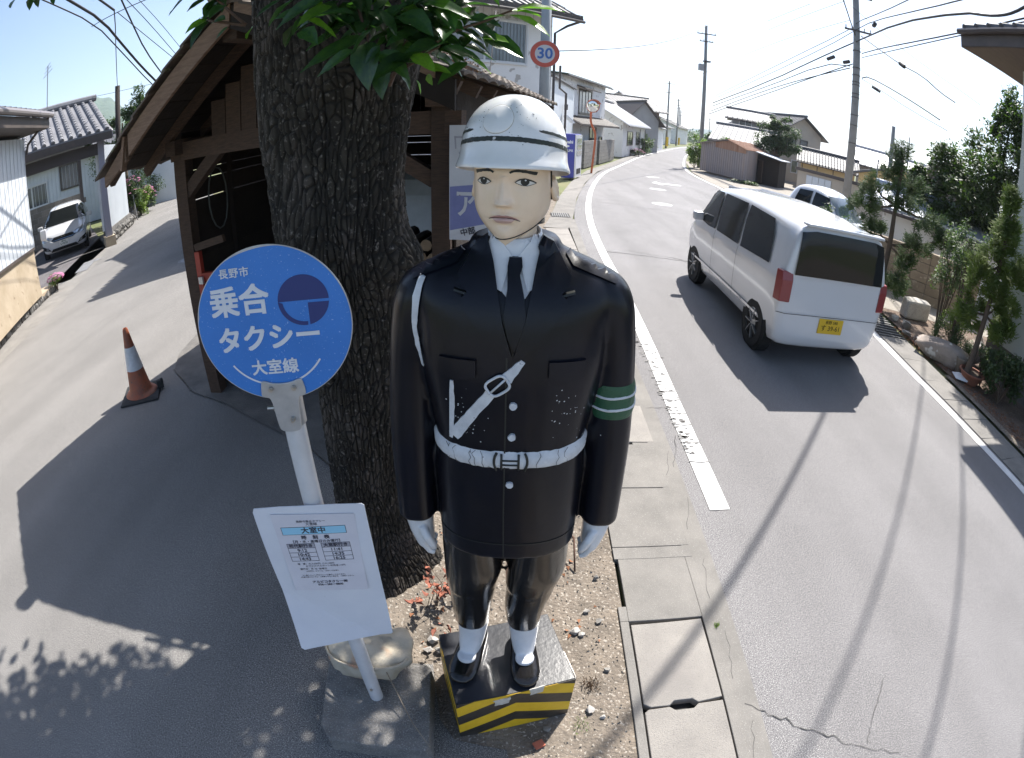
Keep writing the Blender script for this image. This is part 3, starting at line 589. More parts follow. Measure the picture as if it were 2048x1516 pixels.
# chin strap: thin painted line under the jaw, and one before the ear
pts = []
for k in range(15):
    a = R(-18+k*6.6); h = FB.ray_cast(HM @ (V((sin(a)*.3, -cos(a)*.3, -.097+.036*((k/14)**1.8)))), (HM.to_3x3() @ V((-sin(a), cos(a), 0))).normalized())
    if h[0]: pts.append(h[0]+h[1]*.0008)
mb = MB(); mb.tube(pts, .0013, 6); mb.obj('chin_strap', m_blk, ST, True)
mb = MB(); pts = []
for k in range(8):
    h = FB.ray_cast(HM @ V((.3, -.012+.002*k, .040-.009*k)), (HM.to_3x3() @ V((-1, 0, 0))).normalized())
    if h[0]: pts.append(h[0]+h[1]*.001)
mb.tube(pts, .002, 6); mb.obj('chin_strap', m_blk, ST, True)
# ---------- helmet
HX = .111; HYr = .124; HB = V((-.010, 1.136, 2.100)); HE = Matrix.Translation(HB) @ Matrix.Rotation(HY, 4, 'Z') @ Matrix.Rotation(R(-11), 4, 'X')
prof = [(1.080, -.002), (1.072, .002), (1.045, .010), (1.02, .020), (1.008, .032), (1.0, .046), (.990, .058), (.968, .073), (.930, .087), (.88, .101), (.81, .115), (.72, .128), (.61, .1395), (.48, .149), (.33, .156), (.17, .160), (.0001, .1613)]
inner = [(.0001, .140), (.5, .128), (.85, .09), (.97, .05), (.985, .02), (1.04, .002), (1.065, -.005)]
def hpt(r, z, a):
    fl = 1+.07*max(0, cos(a))**3*max(0, (.03-z)/.03)*.8
    x, y = sin(a)*HX*r, -cos(a)*HYr*r*fl; return HE @ V((x, y, z-.010*max(0, cos(a))**2*max(0, (.03-z)/.03)))
mb = MB(); N = 96; mb.loft([[hpt(r, z, 2*pi*k/N) for k in range(N)] for r, z in [(1.065, -.005)]+prof], cap=False); mb.loft([[hpt(r, z, 2*pi*k/N) for k in range(N)] for r, z in inner], cap=False)
helm = mb.obj('helmet', m_helm, ST, True)
def rad_at(z):
    for (r0, z0), (r1, z1) in zip(prof[3:], prof[4:]):
        if z0 <= z <= z1: return r0+(r1-r0)*(z-z0)/(z1-z0)
    return 1
def hband(z0, z1, a0, a1, nm, seed):
    rr = random.Random(seed); mb = MB(); n = max(8, int(abs(a1-a0)/(2*pi)*150)); rings = []
    for k in range(n+1):
        a = a0+(a1-a0)*k/n; tap = min(1, k/3+.3, (n-k)/3+.3) if abs(a1-a0) < 6 else 1; e0, e1 = rr.uniform(-.0006, .0006), rr.uniform(-.0006, .0006); zc = (z0+z1)/2
        rings.append([hpt(rad_at(z)*1.006, z, a) for z in [zc+(z0-zc)*tap+e0, zc, zc+(z1-zc)*tap+e1]])
    mb.loft(rings, closed=False, cap=False); mb.obj(nm, m_blk_w, helm, True)
hband(.0395, .0495, 0, 2*pi, 'helmet_band', 1)
hband(.0635, .0700, R(38), R(325), 'helmet_band', 2)
em = MB(); rings = []
for q, off in ((1.0, .0), (.97, .0022), (.90, .0026), (.5, .003), (.01, .003)):
    ring = []
    for k in range(40):
        a = R(-6)+sin(2*pi*k/40)*.30*q; z = .087+cos(2*pi*k/40)*.0330*q; ring.append(hpt(rad_at(z)*(1.001+off/.112), z, a))
    rings.append(ring)
em.loft(rings, cap=False); em.obj('helmet_emblem', m_helm, helm, True)
em = MB(); em.tube([hpt(rad_at(.087+cos(2*pi*k/48)*.0325)*1.0055, .087+cos(2*pi*k/48)*.0325, R(-6)+sin(2*pi*k/48)*.296) for k in range(49)], .0007, 5); em.obj('emblem_edge', mat('grime_line', (.30, .27, .23), rough=.8), helm, True)
random.seed(21); mb = MB()
for _ in range(70):
    a = R(random.gauss(-4, 22)); z = random.gauss(.085, .022)
    if not .03 < z < .15: continue
    p = hpt(rad_at(z)*1.004, z, a); t1 = V((1, 0, 0)); t2 = V((0, 0, 1)); r0 = random.uniform(.0003, .0011)
    mb.add([p+V((0, -.0003, 0))+t1*cos(q)*r0+t2*sin(q)*r0*random.uniform(.6, 1.6) for q in (0, 1.3, 2.6, 3.9, 5.2)], [(0, 1, 2, 3, 4)])
tag(mb.obj('paint_chips', m_blk, helm), kind='stuff')
# ---------- box
BX = local(thing('striped_box', 'black topped wooden box with yellow and black warning stripes under the statue', 'box', (.003, 1.155, 0), R(16.5)))
bw_, bd_, bh_ = .475, .355, .336
m_boxtop = mat('box_black', (.016, .018, .024), (.03, .032, .04), 6, .30, .1, 40, coat=.35, c3=(.12, .12, .12), sscale=140, sthr=.77)
m_yel = mat('tape_yellow', (.76, .49, .02), (.68, .42, .015), 14, .5, .1, 60, c3=(.35, .24, .05), sscale=60, sthr=.74)
m_tblk = mat('tape_black', (.02, .018, .016), (.045, .038, .03), 14, .45, .1, 60)
mb = MB(); mb.box((0, 0, bh_/2), (bw_-.004, bd_-.004, bh_-.001)); mb.obj('box_body', m_boxtop, BX, bevel=.002)
def clip(poly, f):      # keep f(p)>=0
    out = []
    for p, q in zip(poly, poly[1:]+poly[:1]):
        fp, fq = f(p), f(q)
        if fp >= 0: out.append(p)
        if (fp >= 0) != (fq >= 0): t = fp/(fp-fq); out.append((p[0]+(q[0]-p[0])*t, p[1]+(q[1]-p[1])*t))
    return out
FRM = Matrix(((1, 0, 0, -bw_/2), (0, 0, -1, -bd_/2), (0, 1, 0, 0), (0, 0, 0, 1)))
SID = Matrix(((0, 0, -1, -bw_/2), (-1, 0, 0, bd_/2), (0, 1, 0, 0), (0, 0, 0, 1)))
rect = lambda w: [(0, 0), (w, 0), (w, bh_), (0, bh_)]
# front: bands climb from the left corner to a ridge, then fall away (chevrons)
kx = .235; per = .168
for i in range(-1, 4):
    for q, mm in ((0, m_yel), (.5, m_tblk)):
        z1 = bh_-.035-per*(i+q); z0 = z1-per/2
        def zf(x, zz): return zz+(.49*x if x <= kx else .49*kx-.50*(x-kx))
        for xa, xb in ((0, kx), (kx, bw_)):
            pl = clip(clip([(xa, zf(xa, z0)), (xb, zf(xb, z0)), (xb, zf(xb, z1)), (xa, zf(xa, z1))], lambda p: p[1]-.001), lambda p: bh_-.002-p[1])
            if len(pl) > 2: mb = MB(); mb.prism_m(pl, .0012, FRM); mb.obj('warning_stripe', mm, BX)
        pl = clip(clip([(bd_, z0), (0, z0+bd_*.42), (0, z1+bd_*.42), (bd_, z1)], lambda p: p[1]-.001), lambda p: bh_-.002-p[1])
        if len(pl) > 2: mb = MB(); mb.prism_m(pl, .0012, SID); mb.obj('warning_stripe', mm, BX)
m_tape = mat('old_white_tape', (.60, .59, .54), (.45, .43, .38), 40, .6, .4, 80)
for x0, z0, w0 in ((.150, .262, .062), (.292, .295, .056)):
    pl = wob([(x0, z0), (x0+w0*.9, z0+.004), (x0+w0, z0+.052), (x0-.006, z0+.05)], .003, .012, int(x0*99)); mb = MB(); mb.prism_m(pl, .0035, FRM); mb.obj('tape_scrap', m_tape, BX)
m_steel = mat('steel_rod', (.30, .28, .26), rough=.4, metal=.8)
mb = MB(); hx = bw_/2
mb.tube([(hx-.002, .06, .16), (hx+.045, .065, .165), (hx+.052, .06, .16), (hx+.056, -.08, .155), (hx+.05, -.088, .152), (hx-.002, -.09, .15)], .0045, 8); mb.obj('carry_handle', m_steel, BX, True)
# =============== sign, sandbag, cone, tree and litter beside the statue ===============
m_blue = mat('sign_blue', (.030, .20, .64), (.025, .175, .57), 6, .45, .03, 60, coat=.15, c3=(.25, .42, .75), sscale=230, sthr=.67)
m_navyink = mat('sign_navy_ink', (.018, .035, .17), rough=.5)
m_swhite = mat('sign_white_ink', (.66, .69, .76), rough=.55)
m_alu = mat('aluminium', (.50, .51, .53), (.42, .43, .45), 20, .42, .1, 60, metal=.55)
m_post = mat('post_white', (.62, .63, .66), (.55, .56, .58), 10, .35, .1, 40, coat=.2)
m_bolt = mat('bolt_steel', (.45, .43, .40), rough=.35, metal=.9)
SG = thing('taxi_stop_sign', 'round blue shared taxi stop sign with a white timetable board on a white post', 'sign', (-.535, 1.03, .12))
yaw = R(12.2); nrm = V((sin(yaw)*1, -cos(yaw), 0)); xd = V((cos(yaw), sin(yaw), 0))
mb = MB(); mb.tube([(-.535, 1.03, .12), (-.535, 1.03, 1.60)], .0285, 28); mb.obj('post', m_post, SG, True, angle=R(50))
DC = V((-.535, 1.03, 1.79))+nrm*.036; FM = frame_m(DC, xd, nrm)
def disc(c, r, t, n=96): mb = MB(); mb.prism_m([(c[0]+r*cos(2*pi*k/n), c[1]+r*sin(2*pi*k/n)) for k in range(n)], t, FM); return mb
rr = random.Random(4)
mb = disc((0, 0), .1835, .0035); plate = mb.obj('sign_disc', m_alu, SG)
mb = MB(); mb.prism_m([((.1815-(.0035*max(0, sin(9*k/96*pi)) if 18 < k < 46 else 0)-rr.uniform(0, .0004))*cos(2*pi*k/96), (.1815-(.0035*max(0, sin(9*k/96*pi)) if 18 < k < 46 else 0))*sin(2*pi*k/96)) for k in range(96)], .0008, FM @ Matrix.Translation((0, 0, .0036))); mb.obj('sign_face', m_blue, plate)
def ontop(x, y, a=0, z=.0048): return FM @ Matrix.Translation((x, y, z)) @ Matrix.Rotation(a, 4, 'Z')
text('lettering', '長野市', .0235, m_swhite, ontop(-.073, .128), plate, 0, space=1.12, heavy=.0003)
text('lettering', '乗合', .0735, m_swhite, ontop(-.070, .060), plate, 0, space=.98, heavy=.0018)
text('lettering', 'タクシー', .0655, m_swhite, ontop(-.014, -.030), plate, 0, .97, space=.98, heavy=.0017)
text('lettering', '大室線', .0385, m_swhite, ontop(-.010, -.101), plate, 0, heavy=.0008)
mb = MB(); pts = [(-.006+.128*sin(R(a)), -.016-.128*cos(R(a))) for a in range(-56, 57, 4)]
mb.prism_m(strip_poly(pts, -.0021, .0021), .0006, ontop(0, 0)); mb.obj('underline_arc', m_swhite, plate)
lc, lr = (.079, .053), .0575
mb = MB(); mb.prism_m([(lc[0]+lr*cos(R(a)), lc[1]+lr*sin(R(a))) for a in range(0, 181, 5)], .0006, ontop(0, 0)); mb.obj('emblem', m_navyink, plate)
mb = MB(); mb.prism_m([(lc[0]+.010, lc[1]-.0065), (lc[0]+.010, lc[1]-lr*.98)]+[(lc[0]+lr*cos(R(a)), lc[1]+lr*sin(R(a))) for a in range(-80, -5, 5)]+[(lc[0]+lr, lc[1]-.0065)], .0006, ontop(0, 0)); mb.obj('emblem', m_navyink, plate)
o1 = [(lc[0]+lr*cos(R(a)), lc[1]+lr*sin(R(a))) for a in range(180, 276, 5)]; i1 = [(lc[0]+.0015+(lr-.0085)*cos(R(a)), lc[1]+(lr-.0085)*sin(R(a))) for a in range(275, 182, -5)]
mb = MB(); mb.prism_m(o1+i1, .0006, ontop(0, 0)); mb.obj('emblem', m_navyink, plate)
# pressed steel bracket with bolts
BRM = frame_m(V((-.535, 1.03, 1.630))+nrm*.040, xd, nrm)
mb = MB(); outline = smooth_pts([(-.056, -.008), (-.052, .024), (-.045, .030), (-.02, .020), (.02, .020), (.045, .030), (.052, .024), (.056, -.008), (.050, -.014), (.033, -.016), (.030, -.09), (.024, -.112), (-.024, -.112), (-.030, -.09), (-.033, -.016), (-.050, -.014)], 2)
mb.prism_m(outline, .005, BRM); brk = mb.obj('bracket', m_alu, SG, bevel=.0015)
mb = MB(); mb.tube([(-.535, 1.03, 1.52), (-.535, 1.03, 1.62)], .0335, 28); mb.obj('post_sleeve', m_alu, SG, True, angle=R(50))
for x, y in ((-.0285, .008), (.0285, .008), (.012, -.075)):
    mb = MB(); mb.prism_m([(x+.0065*cos(R(a)), y+.0065*sin(R(a))) for a in range(0, 360, 60)], .013, BRM); mb.prism_m([(x+.0035*cos(R(a)), y+.0035*sin(R(a))) for a in range(0, 360, 30)], .022 if y < 0 else .016, BRM); mb.obj('bolt', m_bolt, brk)
mb = MB(); c0 = V((-.535, 1.03, 1.562)); mb.tube([c0-xd*.028, c0-xd*.062], .0055, 8); mb.tube([c0-xd*.034, c0-xd*.044], .010, 6); mb.obj('side_bolt', m_bolt, brk)
mb = MB(); c0 = V((-.535, 1.03, .235)); mb.tube([c0+nrm*.026+xd*-.004, c0+nrm*.036+xd*-.004], .006, 6); mb.obj('bolt', m_bolt, SG)
# timetable board, lower left corner bent forward
m_board = mat('board_white', (.70, .73, .80), (.64, .67, .75), 4, .45, .03, 30, coat=.1, c3=(.45, .45, .45), sscale=30, sthr=.8)
BC = V((-.5405, .996, .962)); BM = frame_m(BC, xd, nrm)
bp = smooth_pts([(-.163, .295), (-.155, .312), (.150, .312), (.163, .300), (.163, -.298), (.150, -.311), (-.152, -.311), (-.165, -.296)], 1)
b = bmesh.new(); f = b.faces.new([b.verts.new((x, y, 0)) for x, y in bp]); bmesh.ops.triangulate(b, faces=[f])
for _ in range(5):
    e = [q for q in b.edges if q.calc_length() > .04]
    if not e: break
    bmesh.ops.subdivide_edges(b, edges=e, cuts=1); bmesh.ops.triangulate(b, faces=b.faces[:])
for v in b.verts:
    t = max(0, (-v.co.x-.02)+(-v.co.y-.16)-.02); v.co.z += .32*t*t+.14*t
    v.co.z += .004*sin(v.co.y*9)
r = bmesh.ops.extrude_face_region(b, geom=b.faces[:])
for v in [q for q in r['geom'] if isinstance(q, bmesh.types.BMVert)]: v.co.z += .0022
me = bpy.data.meshes.new('timetable_board'); b.to_mesh(me); b.free(); me.transform(BM); me.materials.append(m_board); BO = link('timetable_board', me, SG)
m_paper = mat('timetable_paper', (.66, .66, .73), (.60, .60, .67), 8, .6); m_ink = mat('print_black', (.05, .05, .07), rough=.7); m_cy = mat('print_cyan', (.30, .60, .80), rough=.6); m_gry = mat('print_grey', (.36, .36, .42), rough=.6)
def bq(x, y, z=.0075): return BM @ Matrix.Translation((x, y, z))
def brect(x0, y0, x1, y1, t, m, nm, z): mb = MB(); mb.prism_m([(x0, y0), (x1, y0), (x1, y1), (x0, y1)], t, BM @ Matrix.Translation((0, 0, z))); return mb.obj(nm, m, BO)
mb = MB(); mb.prism_m([(-.116, -.036), (.118, -.044), (.128, .272), (.126, .279), (-.112, .288)], .0008, bq(0, 0, .0062)); mb.obj('timetable_sheet', m_paper, BO)
brect(-.094, .208, .096, .238, .0003, m_ink, 'printed_box', .0072); brect(-.0925, .2095, .0945, .2365, .0004, m_cy, 'printed_box', .0073)
for a, b2 in ((-.092, -.008), (.012, .097)):
    brect(a, .154, b2, .172, .0003, m_gry, 'printed_table', .0072)
    for y in (.172, .154, .135, .117, .099): brect(a, y-.0006, b2, y+.0006, .0004, m_ink, 'table_line', .0073)
    for x in (a, b2): brect(x-.0006, .099, x+.0006, .172, .0004, m_ink, 'table_line', .0073)
for s_, x, y, sz, bd in (('長野市乗合タクシー', 0, .258, .0095, 0), ('大室線', 0, .2475, .0115, 0), ('大室中', .001, .223, .0245, .0005), ('時　刻　表', .001, .196, .0170, .0003), ('【月・水・金曜日のみ運行】', .001, .180, .0120, .0001), ('松代駅行き', -.050, .163, .0145, .0003), ('大室駅行き', .0545, .163, .0145, .0003),
        ('9:12', -.050, .1445, .0175, .0002), ('10:42', -.050, .126, .0175, .0002), ('14:43', -.050, .108, .0175, .0002), ('11:41', .0545, .1445, .0175, .0002), ('14:35', .0545, .126, .0175, .0002), ('16:25', .0545, .108, .0175, .0002),
        ('運　賃：大人200円, 小人100円', -.022, .086, .0085, 0), ('おでかけパスポート利用者110円', .006, .0755, .0085, 0), ('運行日：月･水･金曜日', -.034, .063, .0085, 0), ('土日祝日、8/13〜16、12/29〜1/3を除く', -.008, .053, .006, 0), ('※１乗りジャンボタクシーで運行しております。', -.006, .034, .0065, 0), ('※定員を超えるときは、ご乗車できない場合は、ご容赦ください。', .002, .026, .0058, 0),
        ('アルピコタクシー㈱', .004, .002, .0125, .0002), ('026－283－8800', .004, -.011, .0115, .0002)):
    text('print', s_, sz, m_ink, bq(x, y, .0082), BO, 0, ext=.0001, heavy=bd)
# ---- foot slab and sandbag
m_slab = mat('aggregate_slab', (.15, .145, .14), (.235, .225, .21), 9, .95, 1.0, 90, c3=(.34, .33, .32), sscale=150, sthr=.58, bdist=.012)
SL = thing('concrete_foot_slab', 'square dark concrete foot block with chamfered corners under the sign post', 'concrete block', (-.53, 1, 0))
mb = MB(); P = [(-.75, .845), (-.70, .775), (-.30, .785), (-.285, .81), (-.315, 1.20), (-.34, 1.225), (-.765, 1.195), (-.785, 1.17)]
def inset(P, f): c = (sum(p[0] for p in P)/len(P), sum(p[1] for p in P)/len(P)); return [(c[0]+(p[0]-c[0])*f, c[1]+(p[1]-c[1])*f) for p in P]
mb.loft([[(x, y, z) for x, y in inset(P, f)] for f, z in ((1.03, 0), (1.01, .06), (1.0, .112), (.985, .12))]); mb.obj('block', m_slab, SL, bevel=.006)
m_sack = mat('sack_canvas', (.52, .47, .38), (.40, .35, .27), 7, .85, .6, 35, bdist=.01)
n, l = m_sack.node_tree.nodes, m_sack.node_tree.links; bsd = n['Principled BSDF']; src = bsd.inputs['Base Color'].links[0].from_socket
tc = n.new('ShaderNodeTexCoord'); nz = n.new('ShaderNodeTexNoise'); nz.inputs['Scale'].default_value = 5.5; nz.inputs['Detail'].default_value = 5; l.new(tc.outputs['Object'], nz.inputs[0]); mr = n.new('ShaderNodeMapRange'); mr.inputs[1].default_value = .52; mr.inputs[2].default_value = .66; l.new(nz.outputs[0], mr.inputs[0])
mx = n.new('ShaderNodeMix'); mx.data_type = 'RGBA'; l.new(mr.outputs[0], mx.inputs[0]); l.new(src, mx.inputs[6]); mx.inputs[7].default_value = (.40, .15, .06, 1); l.new(mx.outputs[2], bsd.inputs['Base Color'])
SK = thing('sandbag', 'stained off-white sandbag slumped on the foot block behind the sign post', 'sandbag', (-.56, 1.2, .12)); mb = MB(); rings = []
for z, a, bb, dx in ((.118, .11, .085, 0), (.135, .135, .105, 0), (.17, .158, .125, 0), (.21, .175, .135, 0), (.245, .185, .132, .004), (.272, .19, .12, .006), (.29, .178, .098, .008), (.302, .15, .065, .01), (.308, .10, .03, .01)):
    ring = []
    for k in range(48):
        t = 2*pi*k/48; x, y = se(t, a, bb, 2.3); w_ = .007*sin(5*t+z*40)+.005*sin(9*t+z*25); x *= 1+w_/.15; y *= 1+w_/.12
        ear = max(0, (abs(x)/a-.88))*max(0, z-.22)*1.6; x += math.copysign(ear, x)*a*2
        ring.append((-.575+dx+x*cos(.1)-y*sin(.1), 1.205+x*sin(.1)+y*cos(.1), z+.012*sin(3*t)*(z-.118)/.19))
    rings.append(ring)
mb.loft(rings); bag = mb.obj('sack', m_sack, SK, True)
mb = MB(); mb.tube([(-.575+.185*cos(R(a)), 1.205+.115*sin(R(a))-.02, .285+.010*sin(R(a*3))) for a in range(-170, -8, 9)], .0055, 6); mb.obj('seam', m_sack, SK, True)
m_twig = mat('dry_twig', (.30, .25, .19), (.2, .16, .12), 20, .9)
mb = MB(); mb.tube([(-.50, 1.12, .27), (-.44, 1.03, .20), (-.36, .90, .15), (-.28, .80, .125)], [.0018, .0025, .0025, .0012], 6); tag(mb.obj('fallen_twig', m_twig, None, True), 'thin dry twig leaning from the sandbag across the foot block', 'twig')
# ---- traffic cone
m_cone = mat('cone_faded_orange', (.33, .085, .035), (.20, .075, .045), 9, .6, .3, 40, c3=(.12, .07, .05), sscale=40, sthr=.64); m_cband = mat('cone_band', (.62, .64, .66), (.50, .51, .53), 14, .5); m_rub = mat('black_rubber', (.018, .018, .019), (.03, .03, .03), 20, .75)
CN = thing('traffic_cone', 'faded orange traffic cone with a pale band on a black rubber foot', 'traffic cone', (-3.62, 3.62, 0), R(28)); local(CN)
def cr(z): return .135-(.135-.028)*z/.70
def ring(r, z, n=32): return [(r*cos(2*pi*k/n), r*sin(2*pi*k/n), z) for k in range(n)]
mb = MB(); mb.loft([[(x*a, y*a, z) for x, y in ((-1, -1), (1, -1), (1, 1), (-1, 1))] for a, z in ((.215, 0), (.215, .022), (.17, .030), (.16, .03))]); mb.obj('rubber_foot', m_rub, CN, bevel=.006)
mb = MB(); mb.loft([ring(.18, .031), ring(.165, .045), ring(.145, .050), ring(cr(.07), .07), ring(cr(.30), .30), ring(cr(.50), .50), ring(cr(.68), .68), ring(cr(.70)-.004, .705), ring(.018, .705), ring(.018, .66)]); mb.obj('cone_body', m_cone, CN, True, angle=R(40))
mb = MB(); mb.loft([ring(cr(z)+.0025, z) for z in (.29, .40, .52)], cap=False); mb.obj('reflective_band', m_cband, CN, True)
mb = MB(); mb.box((.22, .02, .06), (.07, .05, .09), .3); mb.box((.25, .0, .10), (.03, .03, .05), .5); o = mb.obj('rubber_weight', m_rub, CN, bevel=.008)
# ---- tree
def bark(name):
    m = bpy.data.materials.new(name); m.use_nodes = True; n = m.node_tree.nodes; l = m.node_tree.links; b = n['Principled BSDF']; b.inputs['Roughness'].default_value = .9
    tc = n.new('ShaderNodeTexCoord'); mp = n.new('ShaderNodeMapping'); mp.inputs['Scale'].default_value = (1, 1, .5); l.new(tc.outputs['Object'], mp.inputs[0])
    nz = n.new('ShaderNodeTexNoise'); nz.inputs['Scale'].default_value = 9; nz.inputs['Detail'].default_value = 6; l.new(mp.outputs[0], nz.inputs[0])
    nz2 = n.new('ShaderNodeTexNoise'); nz2.inputs['Scale'].default_value = 60; nz2.inputs['Detail'].default_value = 4; l.new(tc.outputs['Object'], nz2.inputs[0])
    cr_ = n.new('ShaderNodeValToRGB'); e = cr_.color_ramp.elements; e[0].position = .3; e[0].color = (.014, .012, .011, 1); e[1].position = .72; e[1].color = (.085, .072, .064, 1); e2 = cr_.color_ramp.elements.new(.5); e2.color = (.034, .029, .022, 1)
    l.new(nz.outputs[0], cr_.inputs[0]); mm = n.new('ShaderNodeMix'); mm.data_type = 'RGBA'; mr = n.new('ShaderNodeMapRange'); mr.inputs[1].default_value = .58; mr.inputs[2].default_value = .75; l.new(nz2.outputs[0], mr.inputs[0]); l.new(mr.outputs[0], mm.inputs[0]); l.new(cr_.outputs[0], mm.inputs[6]); mm.inputs[7].default_value = (.20, .18, .165, 1)
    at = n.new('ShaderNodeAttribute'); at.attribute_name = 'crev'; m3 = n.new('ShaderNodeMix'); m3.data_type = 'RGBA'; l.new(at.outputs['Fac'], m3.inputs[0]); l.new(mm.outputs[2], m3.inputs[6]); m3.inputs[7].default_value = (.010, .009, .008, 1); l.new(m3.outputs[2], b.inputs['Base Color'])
    bp = n.new('ShaderNodeBump'); bp.inputs['Strength'].default_value = .8; bp.inputs['Distance'].default_value = .008; l.new(nz2.outputs[0], bp.inputs['Height']); l.new(bp.outputs[0], b.inputs['Normal']); return m
m_bark = bark('bark'); 
TREE = thing('roadside_tree', 'old tree with thick dark furrowed trunk and large glossy leaves behind the taxi sign', 'tree', (-.68, 1.98, 0))
TS = [(-.05, .28, -.66, 1.99), (.06, .25, -.67, 1.99), (.2, .215, -.68, 1.98), (.4, .20, -.675, 1.98), (.7, .188, -.675, 1.98), (1.0, .19, -.67, 1.98), (1.25, .205, -.655, 1.98), (1.5, .235, -.665, 1.98), (1.75, .262, -.690, 1.98), (2.0, .262, -.690, 1.98), (2.25, .285, -.68, 1.97), (2.5, .315, -.665, 1.97), (2.75, .345, -.655, 1.96), (3.0, .37, -.65, 1.95), (3.2, .36, -.65, 1.95)]
def tsec(z):
    for a, b in zip(TS, TS[1:]):
        if a[0] <= z <= b[0]: t = (z-a[0])/(b[0]-a[0]); return [a[i]*(1-t)+b[i]*t for i in (1, 2, 3)]
    return list(TS[-1][1:])
import numpy as np
NA, NZ, CU = 640, 860, 78
jj, kk = np.meshgrid(np.arange(NZ), np.arange(NA), indexing='ij'); zg = -.04+3.2*jj/(NZ-1); ag = 2*pi*kk/NA
sec = np.array([tsec(float(z)) for z in zg[:, 0]]); r0g, cxg, cyg = (sec[:, i][:, None] for i in range(3))
def lown(f, seed):      # cheap smooth noise, periodic round the trunk
    rs = np.random.RandomState(seed); o = np.zeros_like(zg)
    for _ in range(9): o += np.sin(np.round(rs.uniform(1, f))*ag+rs.uniform(-f, f)*1.6*zg+rs.uniform(0, 6.28))
    return o/4.5
w1 = lown(5, 1); w2 = lown(9, 2); ug = ag/(2*pi)*CU+w1*1.6+w2*.9+lown(22, 12)*.5; vg = zg*15+w2*1.1+w1*.8
iu, iv = np.floor(ug).astype(int), np.floor(vg).astype(int); d1 = np.full(zg.shape, 9.); d2 = np.full(zg.shape, 9.); hh = np.zeros_like(zg); rs = np.random.RandomState(5); R1 = rs.rand(CU, 128); R2 = rs.rand(CU, 128); R3 = rs.rand(CU, 128)
for a in (-1, 0, 1):
    for b in (-1, 0, 1):
        cu, cv_ = iu+a, iv+b; q1, q2, q3 = R1[cu % CU, cv_ % 128], R2[cu % CU, cv_ % 128], R3[cu % CU, cv_ % 128]; d = (ug-cu-.1-.8*q1)**2+(vg-cv_-.1-.8*q2)**2
        n1 = d < d1; d2 = np.where(n1, d1, np.minimum(d2, d)); hh = np.where(n1, q3, hh); d1 = np.where(n1, d, d1)
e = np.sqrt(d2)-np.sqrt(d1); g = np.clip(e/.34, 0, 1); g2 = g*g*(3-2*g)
lump = .014*lown(4, 3)+.010*np.sin(3*ag+zg*1.2)+.09*np.maximum(0, .35-zg)*np.maximum(0, np.sin(4*ag+.8)); kn = .05*np.exp(-((zg-1.66)/.10)**2)*np.maximum(0, np.cos(ag-.1))**3
fine = lown(40, 7)*.0016+rs.randn(*zg.shape)*.0004
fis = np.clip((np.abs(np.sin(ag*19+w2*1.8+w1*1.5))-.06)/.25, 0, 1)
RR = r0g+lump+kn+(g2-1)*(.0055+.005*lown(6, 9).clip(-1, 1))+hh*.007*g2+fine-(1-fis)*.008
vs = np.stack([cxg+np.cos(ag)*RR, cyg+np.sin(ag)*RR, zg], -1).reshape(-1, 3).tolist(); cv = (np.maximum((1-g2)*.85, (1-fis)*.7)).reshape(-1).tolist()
me = bpy.data.meshes.new('trunk'); me.from_pydata(vs, [], [(j*NA+k, j*NA+(k+1) % NA, (j+1)*NA+(k+1) % NA, (j+1)*NA+k) for j in range(NZ-1) for k in range(NA)])
at = me.attributes.new('crev', 'FLOAT', 'POINT'); at.data.foreach_set('value', cv); me.materials.append(m_bark); link('trunk', me, TREE, True)
random.seed(12)
def limb(p, q, r0, r1, n=7, wv=.12):
    p, q = V(p), V(q); pts = [p.lerp(q, i/n)+V((random.uniform(-wv, wv), random.uniform(-wv, wv), random.uniform(-wv, wv)*.5))*sin(pi*i/n) for i in range(n+1)]; mb = MB(); mb.tube(pts, [r0+(r1-r0)*i/n for i in range(n+1)], 10); mb.obj('branch', m_bark, TREE, True)
for q, r0 in (((-1.6, 2.6, 5.0), .17), ((.3, 2.4, 5.0), .16), ((-.9, 1.3, 4.6), .13), ((-.4, 3.2, 5.2), .13), ((-1.4, 1.0, 4.2), .08), ((.1, 1.1, 4.3), .08), ((-.3, .6, 4.4), .07)): limb((-.65, 1.95, 2.95), q, r0, .03)
m_tw = mat('twig_bark', (.11, .06, .04), (.07, .045, .03), 30, .7); m_leaf = mat('leaf_glossy', (.018, .050, .022), (.035, .080, .022), 9, .28, .12, 60, coat=.25, rand=.35, trans=.22); m_leaf_l = mat('leaf_young', (.07, .15, .025), (.10, .19, .03), 9, .32, .1, 60, rand=.2, trans=.4)
